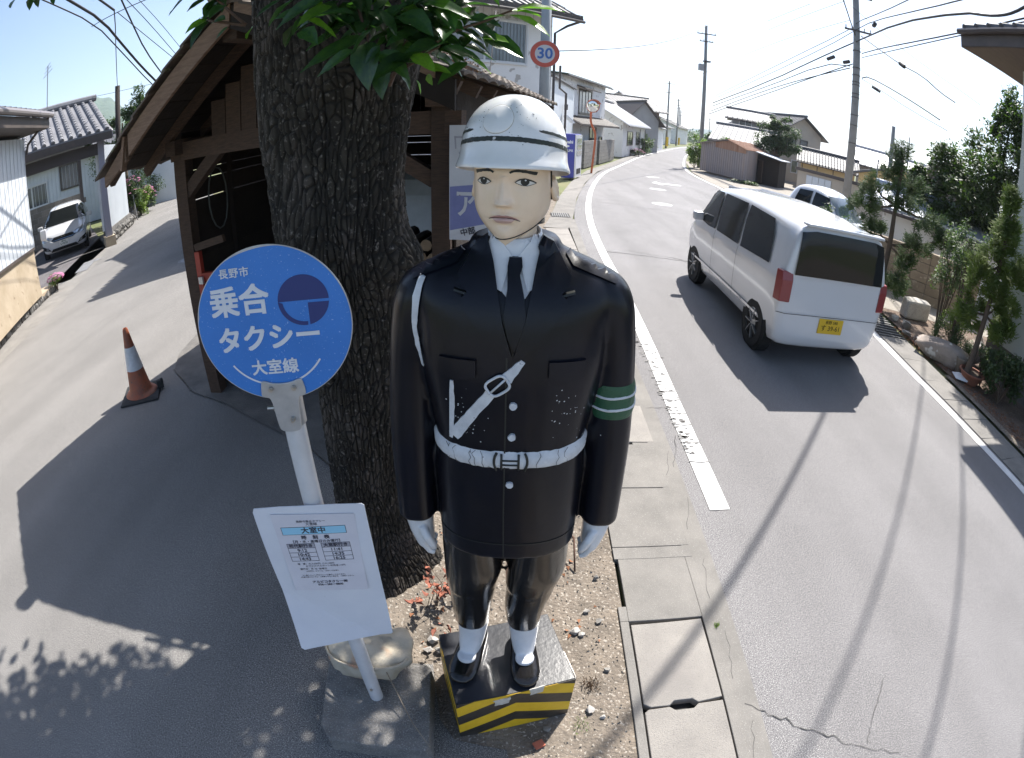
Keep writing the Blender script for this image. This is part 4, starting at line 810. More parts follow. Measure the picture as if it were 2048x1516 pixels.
for pts in ([(-.844, 1.533, 2.587), (-.897, 1.502, 2.605), (-.951, 1.469, 2.622), (-1.0, 1.547, 2.655)], [(-.844, 1.533, 2.589), (-.885, 1.51, 2.635), (-.928, 1.484, 2.693), (-.98, 1.50, 2.72)], [(-.40, 1.66, 2.36), (-.258, 1.396, 2.377), (-.208, 1.405, 2.436), (-.152, 1.412, 2.465), (-.101, 1.416, 2.48), (-.044, 1.38, 2.5), (-.010, 1.32, 2.50)],
            [(-.45, 1.66, 2.95), (-.381, 1.451, 2.589), (-.374, 1.453, 2.526), (-.372, 1.453, 2.48)], [(-.55, 1.64, 2.80), (-.426, 1.418, 2.513), (-.408, 1.423, 2.478), (-.384, 1.35, 2.424)], [(-.40, 1.66, 2.33), (-.332, 1.463, 2.364), (-.326, 1.464, 2.416), (-.287, 1.472, 2.475)], [(-.258, 1.40, 2.39), (-.214, 1.404, 2.408), (-.20, 1.35, 2.41)], [(-.95, 1.62, 3.2), (-1.2, 1.25, 2.95), (-1.29, .95, 2.80)], [(-.7, 1.6, 2.75), (-.60, 1.35, 2.62), (-.50, 1.35, 2.58)]):
    mb = MB(); mb.tube(smooth_pts(pts, 1), [.0065-.004*i/(len(smooth_pts(pts, 1))-1) for i in range(len(smooth_pts(pts, 1)))], 6); mb.obj('twig', m_tw, TREE, True)
def leaf_mesh(name, m, bend=.14, fold=.10, wd=.44, notch=0):
    vs, fs = [], []; n = 8
    for i in range(n+1):
        t = i/n; w = wd*.5*(sin(pi*min(1, t**.82))**.85)*(1-.25*t) if 0 < i < n else .004; z = -bend*(t**2)
        for q, s in enumerate((-1, -.5, 0, .5, 1)):
            ww = w*(1+(.0 if abs(s) < 1 else .06*sin(i*2.3+s))); vs.append((t, s*ww, z+fold*abs(s)*w*1.6+.012*sin(i*1.9+s*2)*abs(s)))
    for i in range(n):
        for q in range(4): fs.append((i*5+q, i*5+q+1, i*5+q+6, i*5+q+5))
    me = bpy.data.meshes.new(name); me.from_pydata(vs, [], fs); me.materials.append(m); me.polygons.foreach_set('use_smooth', [True]*len(fs)); return me
LM = [leaf_mesh('leaf', m_leaf, .16, .26, .56), leaf_mesh('leaf', m_leaf, .30, .30, .62), leaf_mesh('leaf', m_leaf, .08, .16, .50), leaf_mesh('leaf', m_leaf_l, .14, .22, .52)]
LEAVES=[(-0.564,1.267,2.564,-0.631,1.277,2.525),(-0.503,1.333,2.566,-0.615,1.320,2.528),(-0.402,1.285,2.500,-0.481,1.259,2.513),(-0.498,1.468,2.585,-0.431,1.441,2.503),(-0.429,1.451,2.504,-0.496,1.455,2.464),(-0.404,1.402,2.455,-0.548,1.370,2.397),(-0.409,1.309,2.405,-0.496,1.319,2.362),(-0.380,1.328,2.425,-0.368,1.268,2.334),(-0.379,1.481,2.385,-0.374,1.434,2.308),(-0.346,1.482,2.378,-0.306,1.518,2.319),(-0.328,1.366,2.369,-0.259,1.355,2.365),(-0.330,1.469,2.435,-0.266,1.428,2.386),(-0.369,1.496,2.474,-0.338,1.544,2.444),(-0.331,1.438,2.479,-0.268,1.420,2.436),(-0.270,1.426,2.466,-0.222,1.463,2.435),(-0.267,1.419,2.505,-0.198,1.470,2.458),(-0.242,1.535,2.535,-0.205,1.486,2.482),(-0.162,1.452,2.514,-0.196,1.462,2.466),(-0.178,1.538,2.485,-0.115,1.525,2.468),(-0.117,1.401,2.465,-0.068,1.393,2.435),(-0.097,1.362,2.476,-0.050,1.363,2.494),(-0.193,1.355,2.401,-0.116,1.377,2.380),(-0.248,1.505,2.405,-0.170,1.561,2.360),(-0.236,1.320,2.380,-0.189,1.302,2.406),(-0.239,1.377,2.353,-0.185,1.371,2.341),(-0.270,1.418,2.320,-0.258,1.429,2.288),(-0.261,1.547,2.348,-0.258,1.575,2.324),(-0.208,1.414,2.431,-0.179,1.444,2.420),(-0.014,1.314,2.498,0.077,1.319,2.510),(-0.029,1.321,2.482,0.051,1.303,2.447),(-0.023,1.286,2.486,0.034,1.328,2.493),(-0.251,1.362,2.529,-0.146,1.335,2.500),(-0.423,1.416,2.571,-0.374,1.452,2.549),(-0.389,1.355,2.480,-0.361,1.392,2.468),(-0.343,1.399,2.509,-0.302,1.454,2.527),(-0.973,1.549,2.716,-0.967,1.476,2.659),(-0.990,1.553,2.661,-1.050,1.571,2.679),(-1.002,1.547,2.652,-1.030,1.477,2.621),(-0.995,1.546,2.642,-1.034,1.491,2.585),(-0.882,1.463,2.608,-0.931,1.465,2.621),(-0.858,1.441,2.576,-0.888,1.428,2.548),(-0.809,1.513,2.569,-0.850,1.547,2.553),(-1.314,0.913,2.794,-1.285,0.877,2.759),(-1.285,0.953,2.781,-1.315,0.977,2.767),(-1.274,0.968,2.776,-1.289,0.990,2.764),(-1.240,1.011,2.766,-1.259,1.034,2.757),(-0.456,1.421,2.469,-0.515,1.435,2.441),(-0.339,1.296,2.409,-0.365,1.280,2.370),(-0.304,1.356,2.500,-0.230,1.300,2.462),(-0.346,1.314,2.510,-0.306,1.311,2.449),(-0.303,1.485,2.463,-0.250,1.496,2.477),(-0.271,1.543,2.447,-0.228,1.543,2.413),(-0.180,1.376,2.481,-0.131,1.383,2.495),(-0.139,1.332,2.513,-0.085,1.336,2.520),(-0.206,1.374,2.518,-0.167,1.322,2.463),(-0.470,1.455,2.554,-0.512,1.431,2.509),(-0.357,1.289,2.451,-0.414,1.292,2.410),(-0.216,1.371,2.453,-0.163,1.404,2.435),(-0.270,1.359,2.385,-0.217,1.313,2.349),(-0.288,1.333,2.529,-0.247,1.386,2.546),(-0.410,1.498,2.588,-0.451,1.467,2.546),(-0.671,1.417,2.616,-0.723,1.393,2.583),(-0.216,1.531,2.578,-0.151,1.510,2.571),(-0.992,1.501,2.714,-1.027,1.465,2.692),(-0.877,1.447,2.655,-0.881,1.380,2.621)]
random.seed(31); young = {24, 25, 26, 27, 28, 29, 30, 36, 37, 41, 50, 58}
def place_leaf(me, a, b, roll=None, sc=1.25):
    a, b = V(a), V(b); d = (b-a); L = d.length*sc; x = d.normalized(); up = V((random.uniform(-.35, .35), random.uniform(-1.1, -.2), 1)); z = (up-x*up.dot(x)).normalized(); y = z.cross(x)
    M = Matrix(((x.x*L, y.x*L, z.x*L, a.x), (x.y*L, y.y*L, z.y*L, a.y), (x.z*L, y.z*L, z.z*L, a.z), (0, 0, 0, 1))); piece('leaf', me, TREE, M)
for i, q in enumerate(LEAVES): place_leaf(LM[3] if i in young else random.choice(LM[:3]), q[:3], q[3:])
for c, sp, n_ in (((-.30, 1.46, 2.53), (.10, .06, .05), 46), ((-.42, 1.42, 2.56), (.10, .06, .05), 30), ((-.20, 1.46, 2.48), (.07, .05, .05), 34), ((-.93, 1.52, 2.72), (.06, .04, .02), 6)):
    for _ in range(n_):
        a = V([random.gauss(c[i], sp[i]) for i in range(3)]); ang = random.uniform(0, 2*pi); L = random.uniform(.09, .14); b = a+V((cos(ang)*L, sin(ang)*L*.7, -random.uniform(.0, .6)*L))
        place_leaf(random.choice(LM[:3]) if random.random() < .85 else LM[3], a, b, sc=1)
# crown above: leaves in the volume whose shade falls over the corner in front of the statue
mb = MB(); random.seed(77)
shade = [(-3.6, -3), (-3.4, .30), (-2.7, .50), (-2.1, .72), (-1.8, 1.0), (-1.5, 1.16), (-1.1, 1.25), (-.9, 1.35), (-.55, 1.30), (-.34, .95), (-.16, .62), (.10, .35), (.35, -3)]
def inside(p, P):
    c = False
    for (x0, y0), (x1, y1) in zip(P, P[1:]+P[:1]):
        if (y0 > p[1]) != (y1 > p[1]) and p[0] < (x1-x0)*(p[1]-y0)/(y1-y0)+x0: c = not c
    return c
clus = []
while len(clus) < 1150:
    s = (random.uniform(-3.6, .4), random.uniform(-2.2, 1.4))
    if not inside(s, shade): continue
    h = random.uniform(3.25, 5.0); clus.append((s[0]+.371*h, s[1]+.594*h, h))
shade2 = [(-3.75, 2.3), (-2.7, 1.35), (-1.2, 1.35), (-.95, 2.1), (-1.5, 2.8), (-3.2, 4.5)]
while len(clus) < 2100:      # unseen upper crown, added to block sky light where the shed already shades
    s = (random.uniform(-3.8, -.9), random.uniform(1.3, 4.5))
    if inside(s, shade2): h = random.uniform(4.2, 6.2); clus.append((s[0]+.371*h, s[1]+.594*h, h))
def sun_on_helmet(c): k = c[2]-2.15; return hypot(c[0]-.371*k+.0, c[1]-.594*k-1.12) < .34
clus = [c for c in clus if not sun_on_helmet(c)]
for c in clus:
    for _ in range(random.randint(7, 13)):
        p = V(c)+V([random.gauss(0, .085) for _ in range(3)])
        if p.z < CAMH+.40*hypot(p.x, p.y) + .05: continue
        ang = random.uniform(0, 2*pi); x = V((cos(ang), sin(ang), random.uniform(-.6, .2))).normalized(); z = V((random.uniform(-.5, .5), random.uniform(-.5, .5), 1)); z = (z-x*z.dot(x)).normalized(); y = z.cross(x); L = random.uniform(.09, .14); W = L*.24
        mb.add([p, p+x*L*.3+y*W, p+x*L*.7+y*W*.8, p+x*L, p+x*L*.7-y*W*.8, p+x*L*.3-y*W], [(0, 1, 2, 3), (0, 3, 4, 5)])
tag(mb.obj('crown', m_leaf, TREE), kind='stuff')
# ---- withered red-leaved seedling, pebbles, chips
random.seed(41); m_red = mat('withered_leaf', (.20, .055, .038), (.28, .11, .065), 9, .8, rand=.35); m_stem = mat('brown_stem', (.14, .10, .07), rough=.9)
WP = thing('withered_seedling', 'withered seedling with curled rust red leaves between the trunk and the box', 'plant', (-.33, 1.62, 0)); wl = leaf_mesh('withered_leaf', m_red, .5, .9, .7)
for k in range(9):
    x, y = random.gauss(-.33, .05), random.gauss(1.66, .10); h = random.uniform(.10, .34); top = V((x+random.gauss(0, .05), y+random.gauss(0, .05), h)); mb = MB(); mb.tube([(x, y, 0), (x+.02, y, h*.5), top], [.0025, .002, .001], 5); mb.obj('stem', m_stem, WP, True)
    for _ in range(6):
        a = V((x, y, 0)).lerp(top, random.uniform(.35, 1))+V((random.gauss(0, .012), random.gauss(0, .012), 0)); L = random.uniform(.022, .045); ang = random.uniform(0, 6.28); d = V((cos(ang), sin(ang), random.uniform(-.8, .3)))*L
        x1 = d.normalized(); z1 = x1.orthogonal().normalized(); y1 = z1.cross(x1); piece('leaf', wl, WP, Matrix(((x1.x*L, y1.x*L, z1.x*L, a.x), (x1.y*L, y1.y*L, z1.y*L, a.y), (x1.z*L, y1.z*L, z1.z*L, a.z), (0, 0, 0, 1))))
m_stone = mat('pebble_stone', (.34, .32, .29), (.25, .24, .22), 15, .9, .5, 40, rand=.3); m_stone_w = mat('pebble_white', (.43, .41, .38), (.34, .32, .30), 15, .9, .4, 40)
def rock(name, c, size, m, seed, parent=None, rough=.22, sub=2, flat=1, rz=0):
    b = bmesh.new(); rr = random.Random(seed*13+7)      # hull of scattered points: flat broken faces
    for _ in range(16 if sub < 3 else 26):
        d = V((rr.gauss(0, 1), rr.gauss(0, 1), rr.gauss(0, 1))).normalized()*rr.uniform(.85, 1.12); b.verts.new(d)
    g_ = bmesh.ops.convex_hull(b, input=b.verts[:]); bmesh.ops.delete(b, geom=list({e for e in g_['geom_interior'] if isinstance(e, bmesh.types.BMVert)}), context='VERTS')
    if sub > 2: bmesh.ops.subdivide_edges(b, edges=b.edges[:], cuts=3, use_grid_fill=True)
    for v in b.verts:
        k = 1+rough*noise.noise(v.co*1.3+V((seed*7.1, seed*3.3, 0)))*2+rough*.35*noise.noise(v.co*4+V((seed, 0, 0))); v.co *= k
        v.co = Matrix.Rotation(rz, 3, 'Z') @ V((v.co.x*size[0], v.co.y*size[1], v.co.z*size[2])); v.co += V(c)
    me = bpy.data.meshes.new(name); b.to_mesh(me); b.free(); me.materials.append(m); o = link(name, me, parent, sub > 2); return o
for i, (x, y, r0, mm, lb) in enumerate(((.48, 1.88, .022, m_stone, 'grey pebble on the dirt beside the jointed gutter slabs'), (.41, 1.65, .020, m_stone, 'dark pebble on the dirt right of the statue leg'), (.47, 1.58, .020, m_stone, 'round grey pebble near the gutter edge'), (.34, 1.52, .027, m_stone_w, 'white pebble above the box carry handle'), (.375, 1.50, .017, m_stone_w, 'small white pebble beside a larger white one'), (.38, 1.06, .022, m_stone_w, 'pale flat stone right of the box front corner'), (-.34, 1.44, .032, m_stone_w, 'white lump of plaster behind the box'), (-.30, 1.38, .028, m_stone, 'brown pebble touching the back corner of the box'), (-.36, 1.38, .022, m_stone_w, 'small white lump left of the brown pebble'), (.19, 1.0-.03, .020, m_stone, 'grey chip lying just in front of the box'), (.48, 1.28, .015, m_stone, 'oval dark pebble on the sandy strip by the gutter frame'), (.44, 1.02, .014, m_stone_w, 'tiny white pebble in front of the gutter lid joint'))):
    tag(rock('pebble', (x, y, r0*.5), (r0, r0*random.uniform(.7, 1), r0*.7), mm, i+1, rough=.25), lb, 'pebble')
mb = MB(); mb.box((.155, .885, .008), (.045, .035, .014), .5); tag(mb.obj('brick_chip', mat('brick_red', (.42, .13, .08), rough=.9)), 'red brick chip on the ground in front of the striped box', 'brick chip')
mb = MB(); random.seed(8)
for _ in range(2600):
    x, y = random.uniform(-.95, .56), random.uniform(.3, 3.2)
    if (abs(x) < .3 and .9 < y < 1.4) or (-.8 < x < -.28 and .75 < y < 1.25): continue
    if x < -.33 and y < .9: continue
    r0 = random.uniform(.002, .007)*(1.6 if random.random() < .06 else 1); a = random.uniform(0, 6); mb.add([(x+r0*cos(a), y+r0*sin(a), -.003), (x+r0*cos(a+2.1), y+r0*sin(a+2.1), -.003), (x+r0*cos(a+4.2), y+r0*sin(a+4.2), -.003), (x, y, r0*.9)], [(0, 1, 3), (1, 2, 3), (2, 0, 3)])
tag(mb.obj('gravel', m_stone), kind='stuff')
mb = MB(); mb.tube([(.36, 2.21, 0.03), (.365, 2.08, .12), (.37, 1.93, .005)], .006, 6); tag(mb.obj('iron_rod', mat('rusty_iron', (.09, .05, .035), rough=.9), None, True), 'short rusty iron rod stuck in the dirt right of the statue', 'rod')
def tuft(mb, x, y, z, n, h, sp, seed):
    rr = random.Random(seed)
    for _ in range(n):
        a = rr.uniform(0, 6.28); r0 = rr.uniform(0, sp); bx, by = x+cos(a)*r0, y+sin(a)*r0; a2 = rr.uniform(0, 6.28); hh = h*rr.uniform(.4, 1); w = h*.05; l = hh*rr.uniform(.2, .8)
        mb.add([(bx-sin(a2)*w, by+cos(a2)*w, z), (bx+sin(a2)*w, by-cos(a2)*w, z), (bx+cos(a2)*l*.4, by+sin(a2)*l*.4, z+hh*.7), (bx+cos(a2)*l, by+sin(a2)*l, z+hh)], [(0, 1, 2), (0, 2, 3)])
m_grass = mat('grass_blade', (.10, .17, .04), (.16, .20, .07), 30, .7, rand=.2, trans=.2); m_straw = mat('dry_straw', (.30, .20, .12), (.20, .13, .08), 30, .9)
mb = MB(); tuft(mb, 1.085, 1.50, 0, 40, .03, .02, 1); tag(mb.obj('weed_tuft', m_grass), 'tiny green weed in the crack at the gutter corner', 'weed')
mb = MB(); tuft(mb, .40, 1.20, 0, 90, .035, .045, 2); tag(mb.obj('dry_weed', m_straw), 'dry brown weed flattened beside the striped box', 'weed')
mb = MB(); tuft(mb, .33, .98, 0, 60, .025, .05, 3); tag(mb.obj('weed_tuft', m_grass), 'low green weed at the foot of the box corner', 'weed')
# =============== open timber shed behind the tree, and the barn behind it ===============
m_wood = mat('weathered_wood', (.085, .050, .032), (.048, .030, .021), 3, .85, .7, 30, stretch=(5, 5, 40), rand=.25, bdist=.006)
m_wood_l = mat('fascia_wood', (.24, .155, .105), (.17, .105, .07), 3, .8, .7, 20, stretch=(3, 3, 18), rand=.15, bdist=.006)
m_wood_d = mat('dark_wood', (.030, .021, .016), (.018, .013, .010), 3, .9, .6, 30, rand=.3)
m_tile = mat('grey_tile', (.16, .155, .15), (.10, .098, .095), 8, .6, .3, 60, rand=.25, c3=(.22, .19, .12), sscale=18, sthr=.66)
m_tile_b = mat('brown_old_tile', (.15, .11, .085), (.08, .065, .055), 8, .8, .5, 60, rand=.3, c3=(.20, .20, .12), sscale=14, sthr=.62)
A10 = R(-10); U = V((cos(A10), sin(A10), 0)); W = V((-sin(A10), cos(A10), 0)); O = V((-3.19, 3.28, 0))
def P3(u, v, z): return O+U*u+W*v+V((0, 0, z))
SH = thing('timber_shed', 'old open-fronted timber shed with tiled gable roof behind the tree', 'shed', tuple(P3(1.7, 2.2, 0)))
ZL, ZA, ZR, UA, UR = 2.14, 3.16, 2.44, 1.42, 2.92
def zroof(u): return ZL+(ZA-ZL)*u/UA if u < UA else ZA+(ZR-ZA)*(u-UA)/(UR-UA)
def sbar(a, b, w, h, nm, m=m_wood, par=SH): mb = MB(); mb.bar(P3(*a), P3(*b), w, h); return mb.obj(nm, m, par)
for u, nm in ((.40, 'post'), (2.66, 'post')):
    for v in (.55, 2.3, 4.1): sbar((u, v, 0), (u, v, zroof(u)-.12), .12, .12, nm, m_wood)
sbar((1.45, 4.1, 0), (1.45, 4.1, 3.0), .10, .10, 'post')
for v in (.55, 2.3, 4.1): sbar((.30, v, 2.20), (2.80, v, 2.20), .11, .15, 'tie_beam')
sbar((.40, .4, 2.24), (.40, 4.2, 2.24), .12, .12, 'wall_plate'); sbar((2.66, .4, 2.36), (2.66, 4.2, 2.36), .12, .12, 'wall_plate')
sbar((UA, .0, 2.97), (UA, 4.3, 2.97), .12, .16, 'ridge_beam')
sbar((.44, .55, 1.84), (.86, .55, 2.18), .075, .10, 'brace', m_wood); sbar((2.62, .55, 1.82), (2.02, .55, 2.18), .075, .10, 'brace', m_wood)
for k in range(10):       # vertical boards closing the gable above the beam
    u = .80+.155*k; 
    if u > 2.25: break
    mb = MB(); z1 = min(zroof(u), zroof(u+.15))-.16; a, b = P3(u+.004, .50, 0), P3(u+.149, .50, 0); mb.loft([[a+V((0, 0, 2.26)), b+V((0, 0, 2.26)), b+W*.02+V((0, 0, 2.26)), a+W*.02+V((0, 0, 2.26))], [a+V((0, 0, z1)), b+V((0, 0, z1)), b+W*.02+V((0, 0, z1)), a+W*.02+V((0, 0, z1))]]); mb.obj('gable_board', m_wood, SH)
# rafters and roof boards
for v in [.02+.42*k for k in range(11)]:
    mb = MB(); mb.bar(P3(.02, v, ZL-.055), P3(UA, v, ZA-.055), .05, .08); mb.obj('rafter', m_wood, SH); mb = MB(); mb.bar(P3(UA, v, ZA-.055), P3(UR, v, ZR-.055), .05, .08); mb.obj('rafter', m_wood, SH)
def slope_board(u0, u1, z, nm, m, v0=-.02, v1=4.35, t=.018):
    mb = MB(); a, b = P3(u0, v0, zroof(u0)+z), P3(u1, v0, zroof(u1)+z); c, d = P3(u0, v1, zroof(u0)+z), P3(u1, v1, zroof(u1)+z); n_ = V((0, 0, t)); mb.loft([[a, b, b+n_, a+n_], [c, d, d+n_, c+n_]]); return mb.obj(nm, m, SH)
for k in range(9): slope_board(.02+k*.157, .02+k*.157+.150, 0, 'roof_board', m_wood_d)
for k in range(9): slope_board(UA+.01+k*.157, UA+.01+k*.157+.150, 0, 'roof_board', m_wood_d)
# verge boards (light fascia, rotten lower piece)
mb = MB()
def fascia(u0, u1, h, v, nm, m, dz=0, jag=0):
    a, b = P3(u0, v, zroof(u0)+dz), P3(u1, v, zroof(u1)+dz); hv = V((0, 0, -h)); tk = W*.028; mb = MB(); mb.loft([[a, a+tk, a+tk+hv*(1-jag), a+hv*(1-jag)], [b, b+tk, b+tk+hv, b+hv]]); return mb.obj(nm, m, SH)
fascia(.40, UA+.04, .165, -.06, 'verge_board', m_wood_l, .0); fascia(.03, .36, .15, -.055, 'verge_board', m_wood_l, -.02, .45)
mb = MB(); mb.bar(P3(.36, -.05, 2.42), P3(.30, -.05, 2.16), .05, .03); mb.obj('rotten_strut', m_wood_l, SH)
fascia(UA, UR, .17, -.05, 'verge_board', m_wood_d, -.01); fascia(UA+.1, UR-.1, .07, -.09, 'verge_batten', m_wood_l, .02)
# tile courses: each verge tile is a piece of its own, the field behind is joined
def tiles(uA, uB, n, m, nm='roof_tile', lift=.022):
    fld = MB(); cnt = int(4.3/.27)
    for k in range(n):
        u0 = uA+(uB-uA)*k/n; u1 = uA+(uB-uA)*(k+1.18)/n
        a, b = P3(u0, -.10, zroof(u0)+lift+.030), P3(u1, -.10, zroof(max(0, min(UR, u1)))+lift+.008)
        for j in range(cnt+1):
            va, vb = j*.27, j*.27+.262; hump = .018
            def row(p): return [p+W*(va+(vb-va)*q/5)+V((0, 0, hump*sin(pi*q/5)**1.0 if q < 5 else -.004)) for q in range(6)]
            r0, r1 = row(a), row(b); t = V((0, 0, -.020))
            if j == 0:
                mb = MB(); mb.loft([r0, [p+t for p in r0], [p+t for p in r1], r1, r0], closed=False, cap=False); mb.add(r0+[p+t for p in r0]+r1+[p+t for p in r1], [(0, 12, 18, 6), (5, 11, 23, 17)]); mb.obj(nm, m, SH)
            else: fld.loft([r0, [p+t for p in r0], [p+t for p in r1], r1, r0], closed=False, cap=False)
    tag(fld.obj('tile_field', m, SH), kind='stuff')
tiles(-.06, UA, 8, m_tile_b); tiles(UR+.06, UA, 9, m_tile_b)
mb = MB(); mb.tube([P3(UA, -.16, ZA+.06), P3(UA, 4.4, ZA+.06)], .085, 12); mb.obj('ridge_cap', m_tile_b, SH, True)
mb = MB(); mb.bar(P3(UA+.95, -.11, zroof(UA+.95)+.085), P3(UR+.15, -.11, zroof(UR+.10)+.075), .03, .012); mb.obj('flashing_strip', mat('pale_metal', (.62, .60, .60), rough=.5), SH)
# side and back walls: level boards with daylight gaps between some
random.seed(6)
zz = [(.0, .252), (.25, .502), (.50, .752), (.75, 1.002), (1.0, 1.252), (1.25, 1.502), (1.50, 1.748), (1.757, 1.922), (1.931, 2.012), (2.018, 2.36)]
for i, (z0, z1) in enumerate(zz):
    for (a0, a1) in ((.60, 1.9), (1.93, 3.0), (3.03, 4.1)):
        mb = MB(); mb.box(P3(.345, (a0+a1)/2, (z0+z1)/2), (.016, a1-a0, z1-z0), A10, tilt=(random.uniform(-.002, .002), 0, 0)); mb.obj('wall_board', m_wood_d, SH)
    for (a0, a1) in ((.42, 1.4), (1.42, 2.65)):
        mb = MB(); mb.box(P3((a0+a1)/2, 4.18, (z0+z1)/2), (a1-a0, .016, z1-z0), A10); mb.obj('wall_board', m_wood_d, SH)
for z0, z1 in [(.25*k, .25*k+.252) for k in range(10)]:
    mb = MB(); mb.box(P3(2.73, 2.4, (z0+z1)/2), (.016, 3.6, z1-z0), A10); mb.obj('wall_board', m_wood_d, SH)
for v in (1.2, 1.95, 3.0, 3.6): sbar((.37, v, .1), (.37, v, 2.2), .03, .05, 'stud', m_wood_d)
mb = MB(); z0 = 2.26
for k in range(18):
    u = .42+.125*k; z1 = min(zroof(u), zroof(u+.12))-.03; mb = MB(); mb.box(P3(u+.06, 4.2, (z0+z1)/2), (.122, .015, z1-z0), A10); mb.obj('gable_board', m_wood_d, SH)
# red weeds on the roof
m_moss = mat('dry_rust_weed', (.34, .17, .10), (.40, .22, .13), 20, .95)
mb = MB(); random.seed(2)
for _ in range(520):
    u = random.gauss(UA+1.1, .42); v = random.uniform(.05, .55)
    if not UA+.1 < u < UR: continue
    p = P3(u, v, zroof(u)+.05); h = random.uniform(.02, .085)*(2 if random.random() < .05 else 1); a = random.uniform(0, 6.28); mb.add([p+V((cos(a)*.006, sin(a)*.006, 0)), p-V((cos(a)*.006, sin(a)*.006, 0)), p+V((random.gauss(0, .03), random.gauss(0, .03), h))], [(0, 1, 2)])
    for q in range(3):
        c = p+V((random.gauss(0, .02), random.gauss(0, .02), h*random.uniform(.5, 1.05))); mb.add([c+V((.007, 0, 0)), c+V((-.003, .006, 0)), c+V((0, -.004, .008))], [(0, 1, 2)])
tag(mb.obj('roof_weeds', m_moss), 'rust coloured dry weeds growing on the right slope of the shed roof', 'weeds', kind='stuff')
# enamel sign panel on the right post
m_enamel = mat('enamel_white', (.60, .61, .66), (.52, .53, .58), 5, .5, .1, 30, c3=(.25, .17, .13), sscale=24, sthr=.74); m_violet = mat('enamel_violet', (.20, .22, .46), (.16, .18, .38), 7, .5)
EP = thing('enamel_advert_panel', 'faded white and violet enamel advertising panel fixed to the shed post behind the helmet', 'sign', tuple(P3(2.92, .48, 1.5)))
EM = frame_m(P3(2.735, .47, 1.45), U, -W)
mb = MB(); mb.prism_m([(0, 0), (.42, 0), (.42, .73), (0, .73)], .006, EM); mb.obj('panel', m_enamel, EP)
mb = MB(); mb.prism_m([(.004, .06), (.42, .15), (.42, .38), (.004, .34)], .001, EM @ Matrix.Translation((0, 0, .006))); mb.obj('colour_field', m_violet, EP)
text('lettering', 'アラ', .19, m_enamel, EM @ Matrix.Translation((.185, .225, .0085)), EP, .004, .8); text('lettering', '中部', .05, m_ink, EM @ Matrix.Translation((.12, .055, .0085)) @ Matrix.Rotation(R(14), 4, 'Z'), EP, .001)
mb = MB(); EL = EM @ Matrix.Translation((0, 0, .0065))
for q in ([(.03, .66), (.09, .66), (.09, .648), (.03, .648)], [(.03, .66), (.04, .66), (.045, .58), (.036, .58)], [(.08, .66), (.09, .66), (.088, .58), (.08, .58)], [(.06, .56), (.10, .56), (.10, .548), (.06, .548)]): mb.prism_m(q, .001, EL)
tag(mb.obj('old_lettering', m_gry, EP), kind='stuff')
# things kept in the shed
m_redp = mat('red_machine_paint', (.38, .05, .03), (.28, .04, .025), 8, .5, .2, 30)
IM = thing('red_farm_implement', 'red painted farm implement with a wooden crossbar standing by the left shed post', 'farm implement', tuple(P3(.9, .8, 0)))
for a, b, w, h in (((.50, .52, .75), (.50, .52, 1.34), .05, .05), ((.50, .52, 1.12), (1.3, .75, 1.12), .05, .07), ((.55, .62, .8), (1.25, .9, .8), .05, .05), ((1.2, .78, .1), (1.2, .78, 1.15), .05, .05), ((.6, .9, .1), (.6, .9, 1.1), .05, .05)): mb = MB(); mb.bar(P3(*a), P3(*b), w, h); mb.obj('frame_bar', m_redp, IM)
mb = MB(); mb.box(P3(.95, .95, 1.0), (.5, .25, .26), A10); mb.obj('hopper', m_redp, IM, bevel=.02); mb = MB(); mb.bar(P3(.50, .50, 1.38), P3(.80, .55, 1.44), .04, .06); mb.obj('crossbar', m_wood, IM)
mb = MB(); mb.box(P3(.53, .48, 1.10), (.05, .02, .06), A10); mb.obj('bracket', m_alu, IM)
mb = MB(); mb.tube([P3(.42, .95+.13*cos(t), 1.72+.28*sin(t)) for t in [k*.42 for k in range(16)]], .008, 6); tag(mb.obj('hanging_hose', mat('grey_hose', (.10, .11, .10), rough=.6), None, True), 'grey hose coil hanging on the dark left wall inside the shed', 'hose')
m_log = mat('log_bark', (.10, .075, .055), (.06, .045, .035), 12, .95, .6, 30, rand=.3); m_logend = mat('log_end', (.28, .20, .13), (.20, .14, .09), 14, .9, rand=.2)
FW = thing('firewood_stack', 'stack of split firewood logs inside the shed beside the right post', 'firewood', tuple(P3(2.45, 1.2, 0))); random.seed(15)
for r_ in range(14):
    for c_ in range(3):
        u = 2.56-.115*c_-(.055 if r_ % 2 else 0)-random.uniform(0, .012); z = .07+.098*r_
        mb = MB(); jx = random.uniform(-.04, .04); a, b = P3(u, .72+jx, z), P3(u+random.gauss(0, .02), 1.15+jx, z+random.gauss(0, .01)); mb.cur = 0; rr0 = random.uniform(.038, .052); mb.tube([a, b], rr0, 9, cap=False); mb.cur = 1; nn = (b-a).normalized(); ref = nn.orthogonal().normalized(); bt = nn.cross(ref)
        mb.add([a-nn*.001+(ref*cos(2*pi*k/9)+bt*sin(2*pi*k/9))*rr0 for k in range(9)], [tuple(range(9))]); mb.obj('log', [m_log, m_logend], FW)
m_vw = mat('old_white_body', (.40, .41, .41), (.33, .34, .34), 6, .4, .05, 20, coat=.2); m_glass = mat('dark_glass', (.010, .013, .014), rough=.06, spec=.7, coat=.3)
KT = thing('parked_small_truck', 'old pale small truck parked inside the dark shed, mostly hidden by the trunk', 'truck', tuple(P3(1.75, 1.9, 0)))
c = P3(1.75, 2.2, 0); rings = []
for z, a, f in ((.35, .62, .0), (.7, .64, .0), (.95, .64, .0), (1.0, .63, .03), (1.55, .56, .22), (1.68, .50, .30), (1.72, .40, .40)): rings.append([c+U*x+W*y+V((0, 0, z)) for x, y in ((-a, -.75+f), (a, -.75+f), (a, .75), (-a, .75))])
